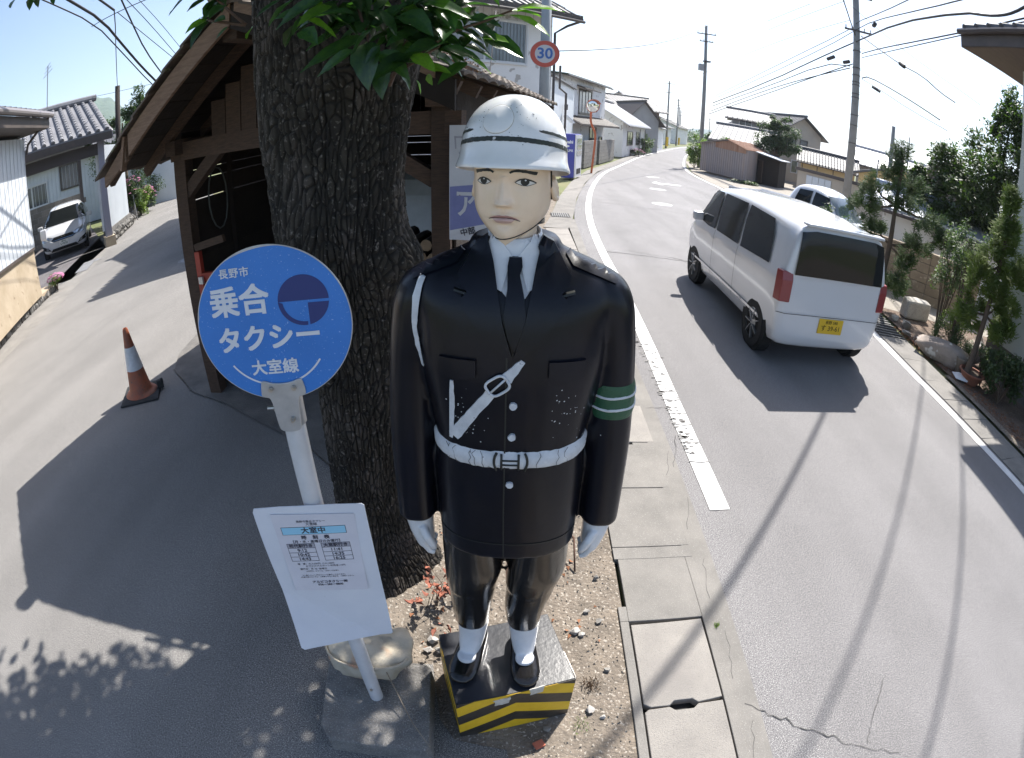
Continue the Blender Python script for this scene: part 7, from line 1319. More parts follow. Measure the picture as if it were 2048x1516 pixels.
text('numerals', '30', .335, mat('sign_num_blue', (.05, .14, .42), rough=.6), SM @ Matrix.Translation((0, .0, .0095)), SGN, .008, .98); mb = MB(); mb.box((.49, 11.34, 3.85), (.30, .05, .05)); mb.obj('bracket', m_alu, SGN)
FP = pole('utility_pole', 'tall utility pole with a transformer box at the left end of the rusty tin shed', 13.0, 37.4, 11.0, .17, .11, [(10.3, .7), (9.7, .5)], rz=-.3)
mb = MB(); mb.box((12.62, 37.2, 7.6), (.35, .35, .5)); mb.obj('transformer', m_wall_g, FP); mb = MB(); mb.box((13.0, 37.1, 8.1), (.5, .4, .1)); mb.obj('hanger', m_gut, FP)
pole('utility_pole', 'slim dark pole with a yellow guard at its foot on the far left pavement', 21.2, 76.5, 10.3, .16, .11, [(9.9, .8), (8.5, .6)]); pole('utility_pole', 'distant pole beyond the dark slim pole, with two crossarms', 30.0, 101, 9.6, .16, .11, [(9.2, .8), (8.2, .5)]); pole('utility_pole', 'far pole left of the last two street poles', 37.8, 126, 9.4, .16, .11, [(8.9, .8)]); pole('utility_pole', 'most distant street pole against the blue hill', 44.2, 146, 9.6, .18, .12, [(9.0, .9), (8.0, .6)]); pole('utility_pole', 'thin pole standing alone in the fields right of the street poles', 62, 171, 10.0, .16, .12, [(9.2, .9)])
for x, y in ((21.2, 76.2), (30.2, 100)): mb = MB(); mb.tube([(x, y-.1, .3), (x, y-.1, 1.7)], .2, 12); tag(mb.obj('pole_guard', m_yplate), 'yellow guard sleeve round the foot of the %s street pole' % ('slim dark' if x < 25 else 'next distant'), 'pole guard')
pole('service_pole', 'grey service pole with bands right of the tan gatehouse', 18.9, 22.8, 5.15, .16, .11, [], extras=False); pole('service_pole', 'thin lamp pole in front of the tan gatehouse', 13.9, 17.6, 2.9, .045, .035, [], extras=False); pole('service_pole', 'thin distant aerial pole left of the big green tree', 27, 30.5, 5.8, .07, .05, [(5.3, .3)], extras=False)
WPl = pole('wooden_pole', 'dark wooden pole rising beside the tree at the head of the lane', -14.2, 15.4, 5.3, .13, .10, [], m=m_wood_d)
def wire(pts, r, label, nm='overhead_cable', sag=0, cat='cable', group=None):
    P = [V(p) for p in pts]; out = []
    for a, b in zip(P, P[1:]):
        n = 10; out += [a.lerp(b, k/n)-V((0, 0, sag*4*(k/n)*(1-k/n))) for k in range(n)]
    out.append(P[-1]); mb = MB(); mb.tube(out, r if r > .016 else r*1.7, 6); o = mb.obj(nm, m_wire, None, True); tag(o, label, cat, group); return o
G1 = 'overhead cables on the street poles'
wire([(12.03, 17.09, 7.53), (11.35, 16.47, 7.91), (9.44, 14.14, 7.9), (6.2, 8.6, 6.9), (3.06, 4.97, 6.5), (-3.2, -2.1, 6.6)], .022, 'thick cable leaving the top of the utility pole towards the viewer', group=G1)
wire([(12.1, 17.0, 9.5), (10.3, 11.9, 8.9), (8.0, 9.2, 8.0), (4.8, 5.9, 8.0), (-2, -1.1, 8)], .0165, 'high wire running from the pole top crossarm over the road', group=G1)
wire([(12.4, 16.9, 9.5), (10.6, 11.3, 9.0), (7.76, 8.14, 8.0), (5.28, 5.41, 8.0), (-1.2, -1.8, 8)], .0165, 'second high wire running from the pole top over the road', group=G1)
wire([(12.6, 16.8, 9.5), (11.2, 11.6, 9.2), (8.6, 8.0, 8.3), (5.9, 4.9, 8.0), (0, -2, 8)], .0165, 'third high wire from the pole top over the road', group=G1)
wire([(12.8, 16.7, 9.5), (12.0, 11.4, 9.6), (9.6, 7.6, 8.6), (8.1, 4.6, 8.3), (7.2, 1, 8.3)], .0165, 'outermost high wire from the pole top, nearest the right edge', group=G1)
for lb, r0, pts in (('topmost', .010, [(13.20, 35.63, 5.43), (12.62, 26.11, 6.62), (12.17, 17.48, 7.91), (12.11, 17.15, 8.14), (9.96, 12.52, 7.33), (8.65, 9.71, 6.91)]), ('second topmost', .010, [(13.27, 35.61, 5.30), (12.63, 26.11, 6.34), (11.96, 19.06, 7.19), (12.11, 17.16, 7.82), (10.85, 14.36, 7.48), (8.28, 8.68, 6.40), (7.45, 6.67, 6.12)]),
    ('heaviest', .030, [(13.06, 35.69, 4.89), (12.64, 26.10, 5.92), (12.02, 18.19, 7.06), (12.12, 16.90, 7.38), (9.67, 11.47, 6.76), (8.13, 7.41, 6.16), (7.70, 6.38, 5.87), (7.50, 5.83, 5.78), (7.25, 5.33, 5.72), (7.02, 4.79, 5.76)]), ('fourth', .013, [(13.07, 35.68, 4.67), (12.65, 26.09, 5.69), (11.88, 19.11, 6.41), (11.92, 17.29, 6.25)]),
    ('fifth', .013, [(12.99, 35.71, 4.29), (12.66, 26.09, 5.52), (12.21, 21.81, 5.82), (11.92, 17.29, 6.17)]), ('slackest', .013, [(12.87, 35.75, 4.05), (12.67, 26.09, 5.30), (11.71, 19.21, 5.86), (12.00, 17.23, 6.36)]), ('faint high', .006, [(11.51, 34.11, 6.58), (11.72, 24.33, 7.66), (11.92, 17.29, 8.19)]), ('faint upper', .006, [(11.27, 23.43, 8.73), (11.08, 19.01, 8.85)]), ('faint middle', .006, [(11.71, 24.33, 8.48), (11.77, 17.39, 8.99)])):
    wire(smooth_pts(pts, 1), r0, '%s cable strung to the utility pole from the pole at the bend' % lb, group=G1)
for lb, r0, pts in (('mid cable from the utility pole sweeping to the right edge', .020, [(12.19, 16.86, 6.84), (11.04, 14.21, 6.54), (9.53, 10.26, 6.14), (8.64, 7.59, 5.99), (7.83, 5.38, 5.92)]), ('thinner cable just below the mid one towards the corner house eave', .009, [(12.19, 16.85, 6.67), (10.30, 12.24, 6.20), (9.13, 9.26, 5.96), (8.30, 7.22, 5.80), (7.41, 5.11, 5.65)]),
    ('service cable dropping steeply right of the utility pole', .014, [(12.20, 16.84, 5.84), (11.93, 16.05, 5.82), (12.11, 14.64, 5.36), (12.67, 12.79, 4.66)]), ('thin service wire carrying the long splice sleeve', .008, [(12.20, 16.84, 5.80), (12.29, 15.77, 5.42), (12.88, 14.64, 4.90), (13.59, 13.28, 4.50)]), ('service cable with a splice box descending towards the big tree', .013, [(12.16, 16.88, 7.56), (11.96, 15.40, 6.85), (11.91, 14.16, 6.28), (11.84, 12.88, 5.86), (11.94, 12.10, 5.39), (11.93, 11.39, 5.13)]), ('faint straight wire crossing above the big tree', .005, [(11.82, 17.12, 8.79), (11.95, 14.77, 7.20), (12.03, 12.71, 6.13), (12.11, 10.46, 5.21)])):
    wire(smooth_pts(pts, 1), r0, lb, group=G1)
for i, (p, q, lb) in enumerate((((11.78, 18.75, 6.56), (11.84, 18.35, 6.66), 'black splice box just left of the utility pole'), ((11.93, 17.75, 6.42), (11.98, 17.45, 6.46), 'square black box touching the left of the utility pole'), ((11.53, 15.2, 7.62), (11.45, 15.0, 7.66), 'black splice box right of the utility pole crossarm'), ((11.90, 14.15, 6.30), (11.90, 13.9, 6.18), 'tilted splice box on the wire towards the big tree'), ((12.20, 16.15, 5.50), (12.36, 15.85, 5.36), 'long black splice sleeve on the lowest right wire'))):
    mb = MB(); mb.tube([p, q], .075 if i != 4 else .05, 10); tag(mb.obj('splice_box', m_wire), lb, 'splice box', 'splice boxes on the cables')
GL = 'overhead wires above the lane'
for lb, r0, pts in (('thick black cable drooping from the top left to the shed roof', .016, [(-6.82, 5.87, 5.31), (-7.39, 7.46, 5.17), (-8.02, 8.92, 4.82), (-8.35, 9.97, 4.44), (-8.51, 11.11, 3.89)]), ('thin wavy wire left of the thick black cable', .009, [(-7.94, 6.08, 5.80), (-8.21, 8.06, 5.41), (-8.78, 9.58, 5.00), (-9.44, 11.66, 4.28), (-9.12, 11.91, 3.87)]), ('short cable from the top edge to the wire junction', .013, [(-6.42, 6.31, 5.17), (-6.88, 7.26, 5.18)]),
    ('cross wire tying the lane cables together', .005, [(-7.90, 7.66, 5.22), (-7.39, 7.46, 5.17), (-6.79, 7.34, 5.14), (-5.73, 6.94, 4.98)]), ('wire rising from the wooden pole to the junction', .008, [(-14.2, 15.4, 5.24), (-8.20, 8.76, 5.28), (-6.88, 7.26, 5.18)]), ('twisted bundle of wires falling to the shed roof', .018, [(-6.80, 7.33, 5.40), (-7.29, 8.24, 5.18), (-8.31, 10.00, 4.87), (-9.18, 11.86, 4.48)]),
    ('fine wire just right of the twisted bundle', .005, [(-6.83, 7.31, 5.12), (-7.68, 9.22, 5.02), (-8.36, 11.23, 4.73)]), ('second fine wire right of the twisted bundle', .005, [(-6.74, 7.39, 5.39), (-7.60, 9.28, 5.26), (-8.29, 11.28, 4.80)]), ('finest wire nearest the tree trunk', .004, [(-6.56, 7.55, 5.34), (-7.42, 9.43, 5.25), (-8.15, 11.38, 4.88)]), ('hair thin wire crossing low over the left hill', .004, [(-15.39, 12.78, 5.06), (-13.35, 13.52, 4.81), (-11.28, 14.02, 4.67)])):
    wire(smooth_pts(pts, 1), r0, lb, group=GL)
wire([(.8, 15.5, 4.4), (14.0, 38.5, 11.8)], .010, 'long thin wire crossing the white sky from the house corner', sag=.8); wire([(-.6, 12.6, 5.0), (-.62, 11.0, 3.1)], .006, 'stay wire slanting past the house window', sag=.02)
# =============== vegetation, stones, hills ===============
m_fol = mat('foliage_green', (.034, .058, .020), (.060, .092, .032), 2.5, .55, .1, 30, rand=.1, trans=.2); m_fol_d = mat('foliage_dark', (.025, .050, .020), (.045, .075, .028), 2.5, .6, .1, 30, trans=.2); m_fol_y = mat('foliage_yellow_green', (.10, .145, .035), (.15, .19, .05), 3, .6, trans=.3); m_jun = mat('juniper_green', (.040, .075, .030), (.075, .11, .035), 4, .7, trans=.2); m_thu = mat('thuja_green', (.09, .13, .03), (.13, .16, .04), 4, .7, trans=.25); m_gry_f = mat('nandina_green', (.06, .09, .055), (.10, .13, .07), 4, .6, trans=.25)
m_trk = mat('tree_bark_brown', (.12, .085, .06), (.08, .06, .045), 8, .9, .7, 30); m_pink = mat('pink_flower', (.60, .18, .36), (.65, .30, .48), 20, .7)
def leaves(mb, c, r, n, L, rnd, shell=.55, aspect=.5, droop=.3):
    for _ in range(n):
        d = V((rnd.gauss(0, 1), rnd.gauss(0, 1), rnd.gauss(0, 1))).normalized(); q = rnd.uniform(shell, 1)**.6; p = V((c[0]+d.x*r[0]*q, c[1]+d.y*r[1]*q, c[2]+d.z*r[2]*q))
        x = V((rnd.gauss(0, 1), rnd.gauss(0, 1), rnd.gauss(-droop, .6))).normalized(); y = x.cross(V((rnd.gauss(0, .4), rnd.gauss(0, .4), 1))).normalized(); l = L*rnd.uniform(.6, 1.25); w = l*aspect*.5
        mb.add([p, p+x*l*.45+y*w, p+x*l, p+x*l*.45-y*w], [(0, 1, 2, 3)])
def tree(name, label, base, h, tr, blobs, n, L, m, seed, cat='tree', group=None, aspect=.5, extra=None, bark_m=None, sub=9):
    rnd = random.Random(seed); T = thing(name, label, cat, (base[0], base[1], base[2] if len(base) > 2 else 0), 0, group); b = V((base[0], base[1], base[2] if len(base) > 2 else 0)); bm_ = bark_m or m_trk
    mb = MB(); mb.tube([b, b+V((.03*h, -.02*h, h*.35)), b+V((-.01*h, .01*h, h*.7)), b+V((.0, 0, h))], [tr, tr*.8, tr*.55, tr*.25], 9); mb.obj('trunk', bm_, T, True)
    for c, r in blobs[:10]:
        mb = MB(); c = V(c); s = b+V((0, 0, max(.15*h, min(h*.9, (c.z-b.z)*.55)))); mb.tube([s, s.lerp(c, .5)+V((0, 0, .05*h)), c], [tr*.4, tr*.25, tr*.10], 6); mb.obj('limb', bm_, T, True)
    mb = MB()
    for c, r in blobs:
        for _ in range(sub):
            d = V((rnd.gauss(0, 1), rnd.gauss(0, 1), rnd.gauss(0, 1))).normalized()*rnd.uniform(.35, 1.0); k = rnd.uniform(.22, .42)
            leaves(mb, (c[0]+d.x*r[0], c[1]+d.y*r[1], c[2]+d.z*r[2]), (r[0]*k, r[1]*k, r[2]*k), int(n/len(blobs)/sub), L, rnd, .2, aspect)
    tag(mb.obj('crown', m, T), kind='stuff'); return T
rn = random.Random(50)
BBL = [((11.9, 9.9, 3.6), (1.5, 1.3, 1.3)), ((11.2, 9.2, 2.9), (1.2, 1.0, 1.1)), ((12.6, 8.6, 4.4), (1.2, 1.2, 1.2)), ((12.3, 9.3, 5.0), (.8, .8, .8)), ((10.7, 10.4, 3.0), (.9, .8, .8)), ((13.3, 7.9, 3.6), (1.3, 1.2, 1.6)), ((10.9, 9.6, 2.2), (1.2, 1.0, .9)), ((12.5, 7.8, 2.4), (1.2, 1.1, 1.0)), ((11.5, 8.6, 3.6), (.9, .9, 1.0)), ((10.2, 10.9, 2.3), (.7, .6, .6)), ((10.3, 9.9, 1.6), (.8, .8, .7)), ((12.0, 8.0, 1.6), (1.1, 1.0, .9)), ((13.2, 8.4, 5.0), (.7, .7, .7))]
tree('big_green_tree', 'large broadleaf tree with loose green crown behind the low white building', (12.2, 9.6), 4.2, .18, BBL, 44000, .14, m_fol, 51, sub=26)
tree('dark_round_tree', 'dark dense round tree growing beside the rusty tin shed', (16.6, 32.2), 3.2, .22, [((16.6, 32.2, 3.3), (1.6, 1.3, 1.2)), ((15.9, 32.0, 2.7), (1.0, 1.0, .9)), ((17.3, 32.0, 2.8), (1.0, 1.0, .9)), ((16.6, 32.0, 4.2), (.9, .9, .6))], 14000, .16, m_fol_d, 52, sub=16)
# juniper with sprays on twisted limbs
def conifer(name, label, base, pads, trunk_pts, tr, m, n, seed, L=.05):
    rnd = random.Random(seed); T = thing(name, label, 'tree', (base[0], base[1], 0)); mb = MB(); mb.tube(smooth_pts(trunk_pts, 1), [tr*(1-.7*i/(len(smooth_pts(trunk_pts, 1))-1)) for i in range(len(smooth_pts(trunk_pts, 1)))], 9); mb.obj('trunk', m_trk, T, True)
    mb = MB()
    for c, r in pads:
        c = V(c); k = min(range(len(trunk_pts)), key=lambda i: abs(trunk_pts[i][2]-c.z+.1)); l_ = MB(); l_.tube([V(trunk_pts[k]), V(trunk_pts[k]).lerp(c, .6)+V((0, 0, -.04)), c], [tr*.35, tr*.25, tr*.1], 6); l_.obj('limb', m_trk, T, True)
        for _ in range(16):
            d = V((rnd.gauss(0, 1), rnd.gauss(0, 1), rnd.gauss(0, 1))).normalized()*rnd.uniform(.2, 1); s = V((c.x+d.x*r[0], c.y+d.y*r[1], c.z+d.z*r[2])); ax = (d+V((0, 0, .5))).normalized()
            for _ in range(int(n/len(pads)/16)):
                p = s+V((rnd.gauss(0, .045), rnd.gauss(0, .045), rnd.gauss(0, .045))); x = (ax+V((rnd.gauss(0, .5), rnd.gauss(0, .5), rnd.gauss(0, .5)))).normalized(); y = x.orthogonal().normalized(); l = L*rnd.uniform(.6, 1.4); mb.add([p-y*l*.16, p+y*l*.16, p+x*l+y*l*.08, p+x*l-y*l*.08], [(0, 1, 2, 3)])
    tag(mb.obj('crown', m, T), kind='stuff'); return T
J = V((6.30, 7.30, 0))
conifer('juniper_tree', 'straggly juniper with dark cloudy pads in front of the tan block wall', J, [((5.85, 7.65, 1.65), (.30, .3, .25)), ((6.35, 7.15, 1.95), (.38, .35, .25)), ((6.9, 6.95, 1.75), (.42, .35, .22)), ((6.2, 7.4, 2.35), (.25, .25, .3)), ((6.65, 7.25, 2.2), (.3, .3, .25)), ((6.05, 7.45, 1.35), (.25, .25, .2)), ((6.55, 7.0, .95), (.35, .25, .3)), ((6.45, 7.05, .55), (.22, .2, .25)), ((7.25, 6.75, 1.5), (.3, .25, .18)), ((6.0, 7.6, 2.0), (.28, .25, .25)), ((6.75, 7.0, 1.25), (.25, .25, .18)), ((6.35, 7.35, 2.7), (.16, .16, .25))],
        [(J.x, J.y, 0), (J.x-.02, J.y, .5), (J.x+.04, J.y+.02, 1.1), (J.x, J.y, 1.8), (J.x+.05, J.y, 2.6)], .075, m_jun, 30000, 61)
K = V((6.22, 4.62, 0))
conifer('thuja_tree', 'yellow green conical thuja close to the corner house wall', K, [((6.28, 4.58, 2.15), (.20, .2, .3)), ((6.22, 4.75, 1.8), (.30, .3, .3)), ((6.40, 4.40, 1.6), (.30, .3, .3)), ((6.05, 4.85, 1.4), (.28, .3, .3)), ((6.35, 4.55, 1.1), (.32, .3, .3)), ((6.15, 4.9, .9), (.25, .25, .3)), ((6.45, 4.35, .8), (.25, .25, .25)), ((6.3, 4.6, 2.5), (.10, .1, .2))],
        [(K.x-.25, K.y-.15, 0), (K.x-.12, K.y-.08, .4), (K.x, K.y, .9), (K.x+.06, K.y, 1.6), (K.x+.08, K.y, 2.4)], .06, m_thu, 26000, 62, .055)
def bush(name, label, c, r, n, L, m, seed, cat='bush', flowers=0, group=None, stems=6):
    rnd = random.Random(seed); T = thing(name, label, cat, (c[0], c[1], 0), 0, group); mb = MB()
    for k in range(stems): a = rnd.uniform(0, 6.28); q = rnd.uniform(.2, .7); mb.tube([(c[0], c[1], 0), (c[0]+cos(a)*r[0]*q*.5, c[1]+sin(a)*r[1]*q*.5, c[2]*.6), (c[0]+cos(a)*r[0]*q, c[1]+sin(a)*r[1]*q, c[2]+r[2]*.4)], [.012, .009, .004], 5)
    tag(mb.obj('stems', m_trk, T), kind='stuff'); mb = MB()
    for _ in range(22):
        d = V((rnd.gauss(0, 1), rnd.gauss(0, 1), rnd.gauss(0, 1))).normalized()*rnd.uniform(.2, .95); leaves(mb, (c[0]+d.x*r[0], c[1]+d.y*r[1], max(.05, c[2]+d.z*r[2])), (r[0]*.3, r[1]*.3, r[2]*.3), int(n/22), L, rnd, .1)
    tag(mb.obj('foliage', m, T), kind='stuff')
    if flowers:
        mb = MB()
        for _ in range(flowers): d = V((rnd.gauss(0, 1), rnd.gauss(0, 1), abs(rnd.gauss(0, 1)))).normalized(); p = V((c[0]+d.x*r[0], c[1]+d.y*r[1], c[2]+d.z*r[2])); s = L*.9; mb.add([p+V((s, 0, 0)), p+V((0, s, .01)), p+V((-s, 0, 0)), p+V((0, -s, .01))], [(0, 1, 2, 3)])
        tag(mb.obj('flowers', m_pink, T), kind='stuff')
    return T
bush('nandina', 'tall airy grey green nandina in the garden bed before the block wall', (6.45, 5.75, 1.35), (.38, .38, .65), 3600, .055, m_gry_f, 71, stems=12)
bush('nandina', 'second airy shrub leaning between the nandina and the thuja', (6.35, 5.25, 1.55), (.30, .30, .45), 2200, .05, m_gry_f, 75, stems=10)
bush('azalea_bush', 'dense rounded azalea bush low in the garden bed', (6.20, 5.15, .34), (.36, .34, .30), 4200, .035, m_fol, 72); bush('azalea_bush', 'bright yellow green bush behind the rounded azalea', (6.55, 5.45, .50), (.30, .30, .22), 2400, .035, m_fol_y, 73)
bush('evergreen_bush', 'glossy low bush at the foot of the corner house wall', (6.15, 3.85, .42), (.36, .42, .34), 2600, .07, m_fol, 74); bush('evergreen_bush', 'bush with reddish leaf tips around the terracotta bowl', (6.25, 4.35, .40), (.25, .25, .25), 1300, .055, m_gry_f, 76)
bush('verge_bush', 'dense dark bush filling the gap at the left end of the tan wall', (6.3, 9.2, .8), (.5, .6, .6), 3200, .06, m_fol_d, 77)
GLn = 'garden bushes along the lane'
for i, (x, y, z, r0, mm, fl, lb) in enumerate(((-14.25, 16.05, .9, .55, m_fol, 40, 'bush with pink flowers at the end of the white ribbed wall'), (-14.6, 16.9, .7, .5, m_fol_y, 0, 'yellow green bush second from the white ribbed wall'), (-15.0, 17.3, 1.5, .7, m_fol_d, 0, 'dark tall bush above the garden stones'), (-15.2, 18.0, .6, .45, m_fol, 60, 'low bush with pink blossom near the lane edge'), (-16.4, 19.8, .9, .8, m_fol, 0, 'green bush further up the lane'), (-18.2, 22.8, 1.0, .9, m_fol_y, 0, 'light bush where the lane turns'), (-15.8, 16.2, 2.2, .9, m_fol, 0, 'bush rising behind the ribbed wall top'))): bush('garden_bush', lb, (x, y, z), (r0, r0, z*.9), 2200, .10, mm, 80+i, flowers=fl, group=GLn)
for i in range(9): rock('stone', (-14.1-.16*i, 15.6+.28*i, .18), (.22, .2, .2+.05*(i % 3)), m_stone_r, i+40, None if False else KS, .3, 1)
bush('flower_clump', 'small clump of pink flowers on the kerb ledge by the building corner', (-9.55, 7.55, .25), (.22, .22, .13), 900, .035, m_fol_y, 90, cat='flowers', flowers=120)
mb = MB(); mb.tube([(-14.0, 15.9, 0), (-14.05, 15.85, 1.0), (-14.35, 16.0, 1.03)], .025, 6); tag(mb.obj('garden_pipe', m_alu, None, True), 'bent pale pipe standing in the bushes at the lane side', 'pipe')
tree('lane_tree', 'mid green tree behind the carport roof beside the wooden pole', (-15.6, 17.2), 4.0, .15, [((-15.7, 17.3, 4.0), (1.0, 1.0, .9)), ((-14.9, 17.5, 4.5), (.8, .8, .8)), ((-16.4, 16.6, 3.6), (.8, .8, .7)), ((-15.0, 17.0, 3.3), (1.0, .9, .7))], 9000, .15, m_fol, 91, sub=12)
tree('far_lane_tree', 'tree overhanging the far end of the lane', (-21, 27), 4.0, .15, [((-21, 27, 3.6), (2.2, 2, 1.5)), ((-19, 28, 2.8), (1.6, 1.5, 1.2)), ((-23, 26, 3), (1.8, 1.5, 1.4))], 6000, .25, m_fol_d, 92, sub=12)
bush('street_bush', 'bushy shrub in front of the bungalow', (11.2, 47.5, .8), (.9, 1.2, .9), 1600, .16, m_fol, 93); bush('street_bush', 'spiky light shrub left of the grey gabled house', (11.9, 50.5, 1.0), (.9, 1.2, 1.0), 1600, .18, m_gry_f, 94); bush('street_bush', 'low shrub with pink flowers by the bungalow wall', (9.4, 43.2, .35), (.8, .6, .3), 900, .12, m_fol, 95, flowers=60); bush('street_bush', 'dark shrub at the foot of the grey gabled house', (14.4, 57.0, .4), (.7, 1.2, .4), 1000, .16, m_fol_d, 96)
bush('roadside_bush', 'bright green bush beside the transformer pole at the bend', (12.0, 35.6, 1.3), (.9, 1.0, 1.1), 2800, .15, m_fol_y, 97); bush('roadside_bush', 'pale leaved bush behind the tin shed ridge', (14.5, 36.6, 2.0), (1.1, .8, .7), 2000, .18, m_gry_f, 98); bush('palm_like_bush', 'dark spiky evergreen above the farmhouse roof edge', (16.3, 42.0, 2.6), (1.3, 1.0, .9), 1800, .3, m_fol_d, 99)
bush('weed_patch', 'yellow green weeds behind the pickup bed', (7.6, 14.2, .15), (1.0, .7, .2), 1500, .10, m_fol_y, 100, cat='weeds'); bush('weed_patch', 'weeds at the foot of the tin shed corner', (12.6, 28.0, .1), (1.0, .5, .15), 900, .12, m_fol, 101, cat='weeds')
# verge ground, stones, pots
sheet('garden_bed', [(5.62, -2), (5.66, 2.8), (5.78, 4.9), (5.95, 6.0), (6.15, 6.9), (6.6, 8.8), (7.3, 9.6), (9.6, 9.5), (9.6, 6.4), (7.5, 5.0), (7.2, -2)], -.003, mat('bed_soil', (.19, .135, .10), (.11, .08, .062), 5, .95, 1.0, 40, c3=(.34, .29, .24), sscale=45, sthr=.63, bdist=.03))
m_gran = mat('granite', (.46, .44, .40), (.36, .34, .31), 9, .9, .6, 60, c3=(.16, .155, .15), sscale=90, sthr=.6); m_rockp = mat('pink_rock', (.36, .30, .26), (.25, .215, .185), 4, .95, .8, 30, c3=(.55, .53, .50), sscale=6, sthr=.6)
mb = MB(); P = [(6.55, 6.70), (7.12, 6.62), (7.22, 6.86), (6.98, 7.02), (6.62, 6.98)]; mb.loft([[(x, y, 0) for x, y in P], [(x*.98+.14, y*.98+.13, .34) for x, y in P]]); tag(mb.obj('granite_block', m_gran, None, bevel=.05), 'cut pale granite block lying in front of the tan block wall', 'stone')
tag(rock('boulder', (5.98, 5.05, .14), (.50, .22, .20), m_rockp, 5, None, .10, 3, rz=-.9), 'long pinkish boulder at the edge of the garden bed beside the gutter', 'boulder')
tag(rock('boulder', (6.75, 5.0, .22), (.28, .22, .2), m_rockp, 8, None, .2, 3), 'smooth pink boulder half hidden under the thuja', 'boulder')
for i, (x, y, r0, lb) in enumerate(((6.15, 6.55, .12, 'flat grey stone left of the granite block'), (6.2, 6.25, .16, 'tilted slate shard before the granite block'), (5.95, 5.95, .10, 'small slate shard on the soil by the gutter'), (6.1, 5.75, .09, 'small brown stone on the soil mound'), (5.9, 5.55, .10, 'stone nearest the long pinkish boulder'))): tag(rock('stone', (x, y, r0*.4), (r0, r0*.6, r0*.5), m_stone, i+60, None, .25, 2, rz=i), lb, 'stone')
m_terra = mat('terracotta', (.30, .12, .07), (.22, .09, .06), 8, .7); m_soil = mat('pot_soil', (.06, .045, .035), rough=1)
def pot(x, y, r0, h, m, label, z=0):
    T = thing('flower_pot', label, 'flower pot', (x, y, z)); mb = MB(); mb.loft([[(x+q*cos(2*pi*k/28), y+q*sin(2*pi*k/28), z+zz_) for k in range(28)] for q, zz_ in ((r0*.6, 0), (r0*.95, h*.9), (r0*1.05, h*.9), (r0*1.05, h), (r0*.92, h), (r0*.85, h*.8))], cap=False); mb.obj('pot', m, T, True, angle=R(40)); mb = MB(); mb.add([(x+r0*.86*cos(2*pi*k/20), y+r0*.86*sin(2*pi*k/20), z+h*.8) for k in range(20)], [tuple(range(20))]); mb.obj('soil', m_soil, T)
pot(6.10, 4.72, .11, .22, mat('grey_pot', (.20, .17, .14), rough=.8), 'small round grey pot in front of the azalea'); pot(6.05, 4.42, .21, .16, m_terra, 'wide terracotta bowl standing beside the boulder')
mb = MB(); mb.add([(5.86, 4.66, .03), (5.78, 4.48, .02), (5.90, 4.34, .035), (5.95, 4.36, .10), (5.90, 4.55, .08)], [(0, 1, 4), (1, 2, 3), (1, 3, 4)]); tag(mb.obj('plastic_scrap', m_wht), 'torn white plastic scrap lying beside the terracotta bowl', 'scrap')
mb = MB(); random.seed(17)
for _ in range(900):
    t = random.random(); x = 5.72+random.gauss(.12, .10)+(.1*t); y = 2.2+4.0*t; L = random.uniform(.012, .035); a = random.uniform(0, 6.28); z = random.uniform(.0, .012); mb.add([(x, y, z), (x+cos(a)*L+sin(a)*L*.3, y+sin(a)*L-cos(a)*L*.3, z+.008), (x+cos(a)*L*1.6, y+sin(a)*L*1.6, z), (x+cos(a)*L-sin(a)*L*.3, y+sin(a)*L+cos(a)*L*.3, z+.006)], [(0, 1, 2, 3)])
for _ in range(160):
    x, y = random.uniform(-.95, .5), random.uniform(1.3, 3.0); L = random.uniform(.01, .03); a = random.uniform(0, 6.28); mb.add([(x, y, .002), (x+cos(a)*L, y+sin(a)*L, .010), (x+cos(a+.7)*L*1.3, y+sin(a+.7)*L*1.3, .003)], [(0, 1, 2)])
tag(mb.obj('leaf_litter', m_leafdry), kind='stuff')
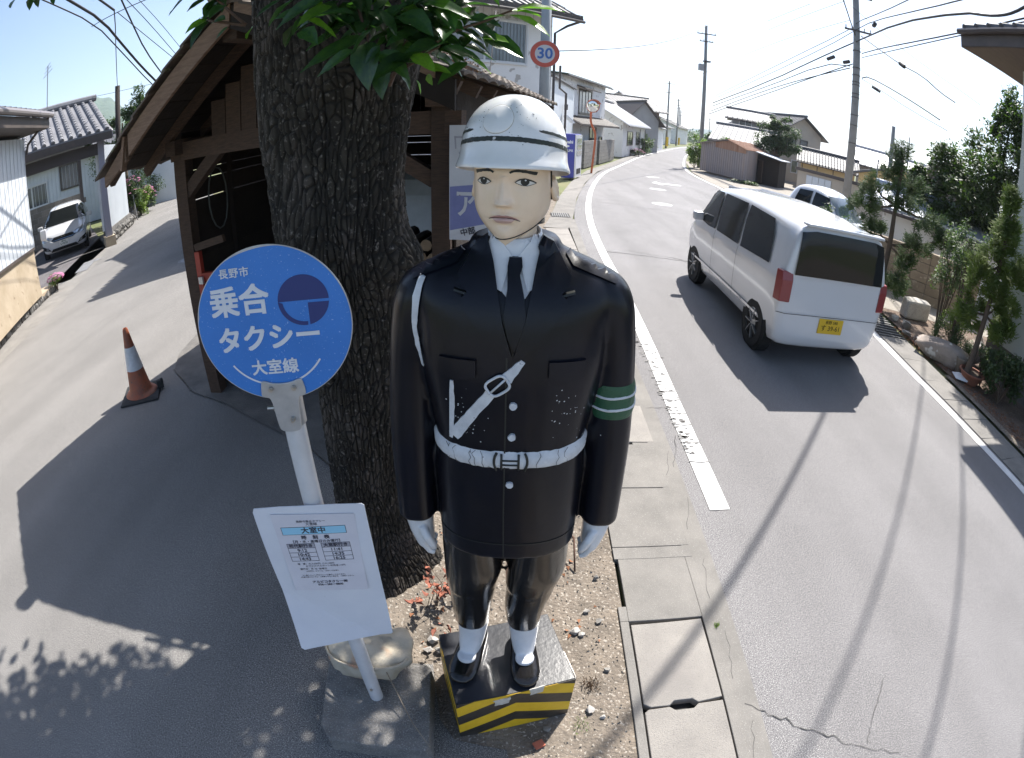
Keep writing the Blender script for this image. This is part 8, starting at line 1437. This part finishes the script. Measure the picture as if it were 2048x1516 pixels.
# distant land
m_hill = mat('hill_forest', (.045, .085, .050), (.075, .12, .065), .035, .95, .9, .12, bdist=6)
def hill(name, az0, az1, d, prof, depth, seed):
    vs, fs = [], []; n, m_ = 70, 14; rnd = random.Random(seed)
    for j in range(m_+1):
        for i in range(n+1):
            t = i/n; a = R(az0+(az1-az0)*t); k = t*(len(prof)-1); i0 = min(int(k), len(prof)-2); el = prof[i0]+(prof[i0+1]-prof[i0])*(k-i0); f = j/m_; dd_ = d+depth*f; zt = CAMH+(d+depth*.75)*math.tan(R(el)); s = sin(pi/2*min(1, f/.75)) if f < .75 else cos(pi/2*(f-.75)/.25)
            z = (zt+3)*s-3; z += noise.noise(V((a*d*.02, f*4, seed)))*zt*.10*s+noise.noise(V((a*d*.09, f*12, seed)))*zt*.045*s; vs.append((sin(a)*dd_, cos(a)*dd_, z))
    for j in range(m_):
        for i in range(n): q = j*(n+1)+i; fs.append((q, q+1, q+n+2, q+n+1))
    me = bpy.data.meshes.new(name); me.from_pydata(vs, [], fs); me.materials.append(m_hill); return tag(link(name, me, None, True), kind='structure')
hill('hill', -54, -37, 620, [-.2, 3, 5.2, 7.5, 7.9, 7.2, 4.8, 2, -.2], 420, 1); hill('hill', 6, 24, 700, [-.2, 1.5, 2.2, 2.4, 2.1, 1.2, .75, .5, .25, -.1], 400, 2); hill('hill', 14, 34, 1500, [.1, .7, 1.1, .9, .8, .5, .3, .1], 500, 3)
rnd = random.Random(3); mb = MB()
for _ in range(46): a = R(rnd.uniform(17.0, 21.5)); d_ = rnd.uniform(190, 300); r0 = rnd.uniform(1.5, 3.4); leaves(mb, (sin(a)*d_, cos(a)*d_, r0*.8), (r0*1.6, r0*1.6, r0), 60, 1.4, rnd, .3)
tag(mb.obj('far_treeline', m_fol_d), kind='stuff')
# =============== air ===============
m_air = bpy.data.materials.new('haze_air'); m_air.use_nodes = True; n = m_air.node_tree.nodes; n.remove(n['Principled BSDF']); pv = n.new('ShaderNodeVolumePrincipled'); pv.inputs['Color'].default_value = (.80, .88, 1, 1); pv.inputs['Density'].default_value = .0004; pv.inputs['Anisotropy'].default_value = .2
m_air.node_tree.links.new(pv.outputs[0], n['Material Output'].inputs['Volume'])
mb = MB(); mb.box((0, 0, 64), (4800, 4800, 130.2)); tag(mb.obj('haze', m_air), kind='stuff')
for o in bpy.data.objects:
    if '_loc' in o: del o['_loc']
